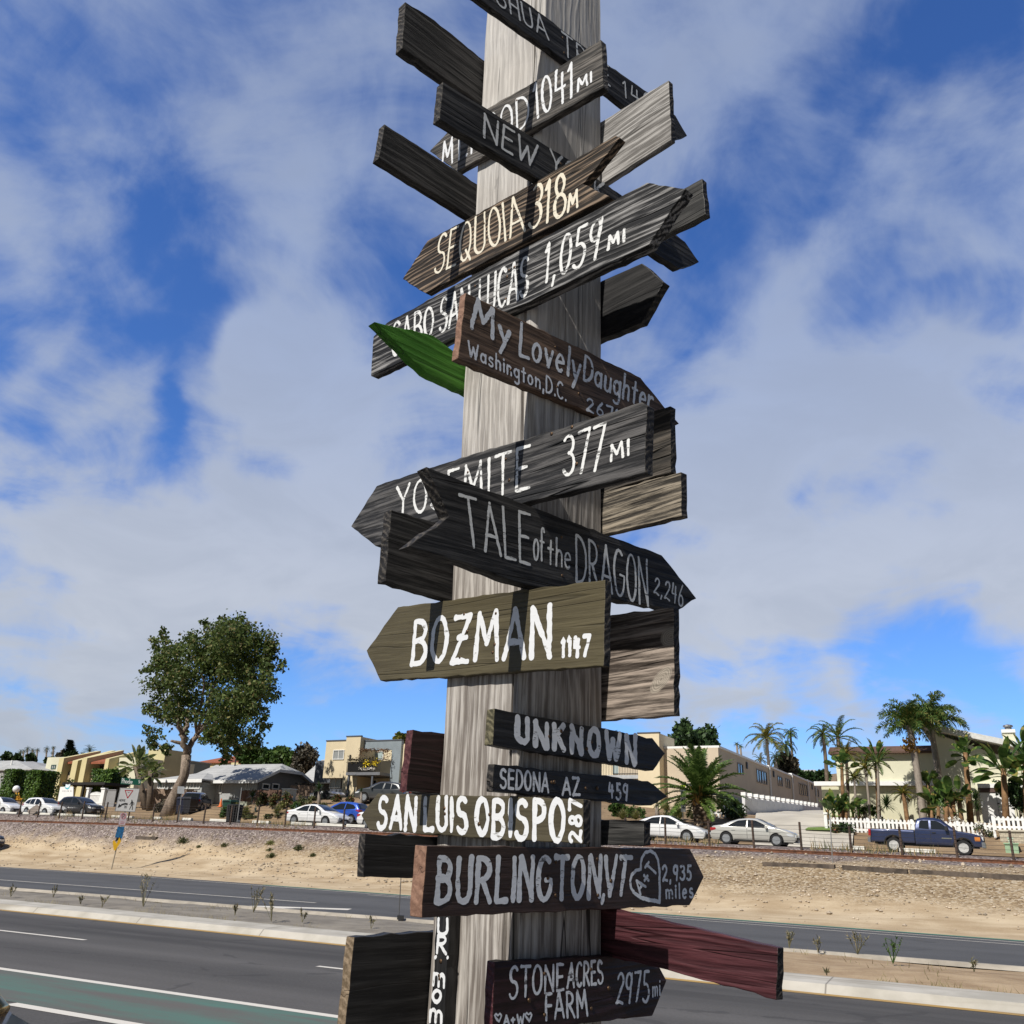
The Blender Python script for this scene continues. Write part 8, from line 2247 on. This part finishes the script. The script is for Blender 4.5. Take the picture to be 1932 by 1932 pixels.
# --- litter bin, dustbins, utility boxes
def cart(x, y, p, w_, h_, mat, label, name='wheelie_bin', cat='bin'):
    a = at_p(x, y, p); s, _ = SP(a); g = zdirt(s, p) if p > 59.6 else zground(s, p)
    o = thing(name, tuple(W3(s, p, g)), label, cat); m = MB(); c_ = lambda f, z: [W3(s-w_/2*f, p-w_/2*f, g+z), W3(s+w_/2*f, p-w_/2*f, g+z), W3(s+w_/2*f, p+w_/2*f, g+z), W3(s-w_/2*f, p+w_/2*f, g+z)]
    m.add(c_(.78, .06)+c_(1, h_*.86), [(3, 2, 1, 0), (4, 5, 6, 7), (0, 1, 5, 4), (1, 2, 6, 5), (2, 3, 7, 6), (3, 0, 4, 7)]); m.build('body', mat, o)
    m = MB(); m.add(c_(1.06, h_*.865)+c_(.9, h_), [(3, 2, 1, 0), (4, 5, 6, 7), (0, 1, 5, 4), (1, 2, 6, 5), (2, 3, 7, 6), (3, 0, 4, 7)]); m.build('lid', mat, o)
    m = MB()
    for k in (-1, 1): m.lathe([(.11, -.03), (.11, .03)], W3(s+k*w_*.4, p-w_*.38, g+.11), 12, (NV, UP, DV))
    m.build('wheels', m_tyre, o); m = MB(); m.tube([W3(s-w_*.4, p-w_*.58, g+h_*.9), W3(s+w_*.4, p-w_*.58, g+h_*.9)], .02, 6); m.build('handle', m_trim, o); return o
cart(346, 1525, 62.4, 1.0, 1.5, plain('navy_bin_plastic', (.012, .014, .03), rough=.5), 'dark navy wheelie bin beside the navy crossover, left one')
cart(358, 1525, 62.2, .95, 1.45, plain('charcoal_bin_plastic', (.016, .016, .020), rough=.5), 'charcoal wheelie bin touching the navy crossover, right one')
cart(435, 1515, 61.9, 1.0, 1.15, plain('green_bin_plastic', (.012, .05, .035), rough=.5), 'dark green wheelie bin left of the leaning pole')
# slatted litter bin
a = at_p(439, 1556, 50.9); s, _ = SP(a); g = zground(s, 50.9); o = thing('litter_bin', tuple(W3(s, 50.9, g)), 'black slatted litter bin behind the wire fence', 'litter bin'); m = MB(); m.lathe([(.40, .08), (.48, 1.05)], W3(s, 50.9, g), 20); m.build('liner', m_trim, o); m = MB()
for k in range(18):
    an = 2*pi*k/18; u = Vector((math.cos(an), math.sin(an), 0)); m.tube([W3(s, 50.9, g+.05)+u*.46, W3(s, 50.9, g+1.12)+u*.54], .045, 4)
m.build('slats', plain('charcoal_slat', (.03, .03, .032), rough=.6), o); m = MB(); m.lathe([(.57, 1.12), (.57, 1.2), (.42, 1.24), (.3, 1.2)], W3(s, 50.9, g), 20); m.build('rim', m_trim, o)


def boxthing(name, q, xa, ya, xb, yb_, p, dep, mat, label, cat, lid=None):
    s0, z1 = qsz(q, xa, ya, p); s1, z0 = qsz(q, xb, yb_, p); sm = (s0+s1)/2; g = min(z0, zdirt(sm, p)-.05)
    o = thing(name, tuple(W3(sm, p, g)), label, cat); rb(o, 'body', mat, (s0, s1, p, p+dep, g, z1-.08)); rb(o, 'lid', lid or mat, (s0-.05, s1+.05, p-.05, p+dep+.05, z1-.076, z1)); return o
boxthing('mailbox_pillar', 3, 1252, 598, 1380, 690, 65.5, .8, plain('pillar_cream', (.62, .58, .48)), 'pale pillar with a cap beside the brown fence', 'pillar', m_white)
boxthing('utility_box', 3, 565, 812, 668, 905, 63.4, .6, plain('box_grey_green', (.36, .38, .30)), 'grey-green utility box among the grass tufts', 'utility box')
ub = boxthing('utility_box', 8, 1020, 1640, 1168, 1712, 61.0, 1.1, plain('box_green', (.30, .44, .28), rough=.6), 'pale green utility box in front of the stone wall', 'utility box')
boxthing('utility_box', 8, 1056, 1585, 1110, 1652, 62.2, .4, plain('box_pale_green', (.45, .55, .44), rough=.6), 'narrow pale green meter box behind the low green box', 'utility box')
# white board with a teal fish emblem, and gate
wb_ = thing('notice_board', tuple(at_p(*Q(1, 1075, 1030), 66.0)), 'white signboard with a teal and white emblem behind the black crossover', 'signboard'); Pn = Plate(at_p(*Q(1, 1075, 950), 66.0), -NV); V1 = lambda x, y: Q(1, x, y)
bb_ = Pn.slab(wb_, 'panel', m_white, [V1(985, 850), V1(1195, 845), V1(1188, 1080), V1(940, 1080)], .08)
Pn.ink(wb_, 'emblem', plain('teal_emblem', (.06, .42, .52)), polys=[[V1(1040, 835), V1(1065, 860), V1(1095, 865), V1(1130, 835), V1(1120, 870), V1(1090, 890), V1(1055, 875)]], off=.09)
m = MB(); m.prism([Pn.at(*V1(x, y), .0) for x, y in ((1062, 848), (1070, 805), (1100, 815), (1140, 800), (1138, 835), (1110, 848))], Pn.n*.05); m.build('emblem_top', plain('pale_emblem', (.70, .80, .84)), wb_)
Pn.ink(wb_, 'lettering', plain('grey_letter', (.28, .28, .28)), texts=[('~ ~ ~', [V1(1010, 925), V1(1070, 925), V1(1070, 910), V1(1010, 910)], .04), ('~ ~', [V1(1090, 925), V1(1155, 925), V1(1155, 910), V1(1090, 910)], .04)], off=.09)
gt = thing('garden_gate', tuple(at_p(*Q(1, 1530, 1130), 67)), 'white barred gate between white posts behind the black crossover', 'gate'); z0g = zlot(sz(*Q(1, 1530, 1100), 67)[0], 67)-.6
for x0, x1, y0 in ((1405, 1440, 882), (1640, 1695, 888)):
    sa, z1 = qsz(1, x0, y0, 67); sb, _ = qsz(1, x1, y0, 67); o = rb(gt, 'gate_post', m_white, (sa, sb, 67, 67.3, z0g, z1)); rb(o, 'post_cap', m_white, (sa-.06, sb+.06, 66.94, 67.36, z1+.003, z1+.14))
sa, z1 = qsz(1, 1455, 930, 67); sb, _ = qsz(1, 1640, 930, 67); rb(gt, 'gate_frame', m_dframe, (sa+.1, sb-.05, 67.2, 67.26, z0g, z1-.1)); m = MB()
for k in range(9): m.rbox(sa+.02+(sb-sa-.2)*k/8, sa+.17+(sb-sa-.2)*k/8, 67.12, 67.18, z0g, z1-.1+.12*math.sin(pi*k/8))
m.rbox(sa, sb-.02, 67.08, 67.115, z1-.35, z1-.2); m.rbox(sa, sb-.02, 67.08, 67.115, z1-1.2, z1-1.05); m.build('gate_bars', m_white, gt)
sa, z1 = qsz(1, 1700, 905, 67.3); sb, _ = qsz(2, 225, 905, 67.3)
gf = thing('grey_fence', tuple(W3((sa+sb)/2, 67.3, z0g)), 'solid grey panel fence between the white gate and the banana trees', 'fence'); rb(gf, 'panel', siding('grey_fence_boards', (.27, .27, .275), 3), (sa, sb, 67.3, 67.4, z0g-.3, z1)); rb(gf, 'fence_cap', m_greywall, (sa, sb, 67.25, 67.45, z1+.003, z1+.08))
# dark pergola behind the board
sa, z1 = qsz(1, 1010, 775, 70.5); sb, _ = qsz(1, 1690, 800, 70.5); zg_ = zlot(sa, 70)-.5
pg = thing('pergola', tuple(W3((sa+sb)/2, 71, zg_)), 'dark timber pergola in front of the yellow building', 'pergola'); rb(pg, 'roof', plain('dark_pergola_timber', (.018, .016, .015), rough=.8), (sa, sb, 70.5, 74, z1-.28, z1))
for f in (.04, .5, .95): rb(pg, 'pergola_post', plain('dark_pergola_timber', (.018, .016, .015)), (sa+(sb-sa)*f-.1, sa+(sb-sa)*f+.1, 70.6, 70.8, zg_, z1-.285))
rb(pg, 'back_wall', plain('dark_back_wall', (.03, .028, .026)), (sa+.3, sb-.3, 73.6, 73.8, zg_, z1-.29))
# globe lamp
gl = at_p(*Q(1, 264, 884), 64.8); s, _ = SP(gl); zg_ = zdirt(s, 64.8); o = thing('globe_lamp', tuple(W3(s, 64.8, zg_)), 'white globe lamp on a short black post between the white cars', 'lamp'); m = MB(); m.s = True; m.lathe([(.17, .0), (.12, .1), (.07, .3), (.06, max(.5, gl.z-zg_-.4)), (.12, max(.6, gl.z-zg_-.3))], W3(s, 64.8, zg_), 12); m.build('post', m_trim, o)
m = MB(); m.s = True; R_ = .37; m.lathe([(R_*math.sin(pi*i/12)+.001, -R_*math.cos(pi*i/12)) for i in range(13)], gl, 20); m.build('globe', plain('white_globe', (.85, .85, .84), rough=.25, var=.02), o)
# propped grey board in front of the white crossover, behind the fence
pb = thing('propped_board', tuple(at_p(*Q(1, 560, 1300), 50.2)), 'grey-brown board propped on the wire fence before the white crossover', 'board'); Pb = Plate(at_p(*Q(1, 560, 1250), 50.0), -NV); Pb.slab(pb, 'board', plain('grey_brown_panel', (.27, .23, .20), rough=.8), [V1(445, 1235), V1(600, 1130), V1(665, 1190), V1(490, 1330)], .03)
m = MB(); m.tube([Pb.at(*V1(530, 1330), -.05), Pb.at(*V1(585, 1160), -.05)], .03, 5); m.build('prop', m_dframe, pb)
# old board fence behind the trees, brown fence before the bungalow
def bfence(xa, ya, xb, yb_, p, mat, label, h=None, q=None):
    A_ = Q(q, xa, ya) if q else (xa, ya); B_ = Q(q, xb, yb_) if q else (xb, yb_); s0, za = sz(*A_, p); s1, zb_ = sz(*B_, p); z0 = min(zdirt(s0, p), zdirt(s1, p))-.3
    o = thing('board_fence', tuple(W3((s0+s1)/2, p, z0)), label, 'fence'); m = MB(); n = max(2, int((s1-s0)/.16)); rg = random.Random(int(xa))
    for k in range(n):
        a = s0+(s1-s0)*k/n; z = za+(zb_-za)*k/n + rg.uniform(-.06, .06); m.rbox(a+.006, a+(s1-s0)/n-.006, p+rg.uniform(-.015, .015), p+.06, z0, z)
    m.build('boards', mat, o); rb(o, 'rail', mat, (s0, s1, p+.065, p+.13, za-.5, za-.38)); return o
m_oldf = plain('old_fence_boards', (.24, .17, .125), rough=.9, var=.35, scale=2.5); m_brnf = plain('brown_fence_boards', (.115, .065, .045), rough=.8, var=.25, scale=2)
bfence(640, 885, 1130, 880, 67.6, m_oldf, 'old weathered board fence behind the banana trees and big trunk', q=2); bfence(1300, 882, 1530, 905, 67.4, m_oldf, 'short weathered board fence right of the big trunk above the bins', q=2); bfence(572, 632, 1255, 622, 66.4, m_brnf, 'dark brown board fence in front of the grey bungalow', q=3); bfence(1385, 545, 1830, 560, 69.5, m_oldf, 'brown plank fence right of the pale pillar', q=3)


# --- picket fences
def picket(xa, ya, xb, yb_, ybot, p, label, cap=.9, zoff=.1):
    s0, za = sz(xa, ya, p); s1, zb_ = sz(xb, yb_, p); zlow = sz((xa+xb)/2, ybot, p)[1]
    o = thing('picket_fence', tuple(W3((s0+s1)/2, p, zlow)), label, 'fence'); h_ = (za+zb_)/2-zlow; n = max(3, int((s1-s0)/.235)); m = MB()
    for k in range(n):
        a = s0+(s1-s0)*k/n; z = za+(zb_-za)*k/n; m.prism([W3(a, p, z-h_+.03), W3(a+.14, p, z-h_+.03), W3(a+.14, p, z-.07), W3(a+.07, p, z), W3(a, p, z-.07)], NV*.03)
    m.build('pickets', m_white, o); dl = DV*(s1-s0)+UP*(zb_-za)
    for f in (.25, .78):
        m = MB(); m.prism([W3(s0, p+.032, za-h_*(1-f)-.06), W3(s0, p+.08, za-h_*(1-f)-.06), W3(s0, p+.08, za-h_*(1-f)+.06), W3(s0, p+.032, za-h_*(1-f)+.06)], dl); m.build('rail', m_white, o)
    for k in range(int((s1-s0)/2.6)+1):
        f = k*2.6/(s1-s0); a = s0+k*2.6; z = za+(zb_-za)*f; rb(o, 'post', m_white, (a-.07, a+.07, p+.082, p+.21, zlow-.4, z+.03))
    return o
picket(1556, 1541, 1872, 1552, 1577, 64.2, 'long white picket fence in front of the cream house')
picket(1872, 1539.5, 1990, 1541, 1568, 63.2, 'white picket fence on the stone wall at the right edge')
picket(1340, 1527, 1406, 1533, 1556, 67.5, 'short white picket fence between the date palm and the driveway wall')
gp = thing('gate_post', tuple(at_p(1560, 1575, 64)), 'thick white post at the driveway end of the long picket fence', 'post'); s0, z1 = sz(1555.5, 1536, 64.0); s1, z0 = sz(1563, 1572, 64.0); rb(gp, 'shaft', m_white, (s0, s1, 63.9, 64.15, z0-.3, z1)); rb(gp, 'post_cap', m_white, (s0-.05, s1+.05, 63.85, 64.2, z1+.003, z1+.1))
s0, z1 = sz(1885, 1568.5, 63.0); zb_ = zdirt(s0, 62.5)-.4
mr, t, bb = mat_new('stone_block_wall'); co = t.coord('Object'); br_ = t.new('ShaderNodeTexBrick'); t.put(br_.inputs['Vector'], t.mapping(co, rot=(pi/2, 0, 0), scale=(1, 1, 1))); br_.inputs['Scale'].default_value = 2.2; br_.inputs['Color1'].default_value = (.42, .37, .28, 1); br_.inputs['Color2'].default_value = (.54, .48, .37, 1); br_.inputs['Mortar'].default_value = (.25, .22, .17, 1); t.put(bb.inputs['Base Color'], br_.outputs[0]); bb.inputs['Roughness'].default_value = .9
rw = thing('stone_wall', tuple(W3(s0, 63, zb_)), 'pale stone block retaining wall under the right-hand picket fence', 'wall'); m = MB(); m.rbox(s0, s0+14, 62.9, 64.6, zb_, z1); bdw = m.build('blocks', mr, rw); rb(rw, 'wall_cap', plain('stone_cap', (.55, .50, .41)), (s0-.08, s0+14, 62.82, 64.65, z1+.003, z1+.10))
lw = MB(); pl = [(1546, 1545), (1556, 1546), (1556, 1572), (1552, 1568), (1546, 1556)]
g_ = at_p(1551, 1560, 66); s_, p_ = SP(g_); lw.prism([W3(s_-.6, 63.2, zdirt(s_, 63.2)+.19), W3(s_+1.2, 63.2, zdirt(s_, 63.2)+.19), W3(s_+1.2, 72, zdirt(s_, 72)+.19), W3(s_-.4, 72, zdirt(s_, 72)+.19)], UP*.04); tag(lw.build('lawn', plain('lawn_green', (.13, .20, .04), rough=.9, var=.3, scale=6), mw=ROADM), kind='structure')
# traffic cone by the navy crossover
cq = at_p(*Q(3, 255, 860), 64.4); s, _ = SP(cq); g = zdirt(s, 64.4); o = thing('traffic_cone', tuple(W3(s, 64.4, g)), 'orange traffic cone right of the navy crossover', 'cone'); m = MB(); m.lathe([(.17, .04), (.04, .75)], W3(s, 64.4, g), 14); m.build('cone', plain('orange_cone', (.75, .20, .06), rough=.5), o); m = MB(); m.rbox(s-.22, s+.22, 64.18, 64.62, g+.0, g+.04); m.build('cone_base', plain('orange_cone', (.75, .20, .06)), o)
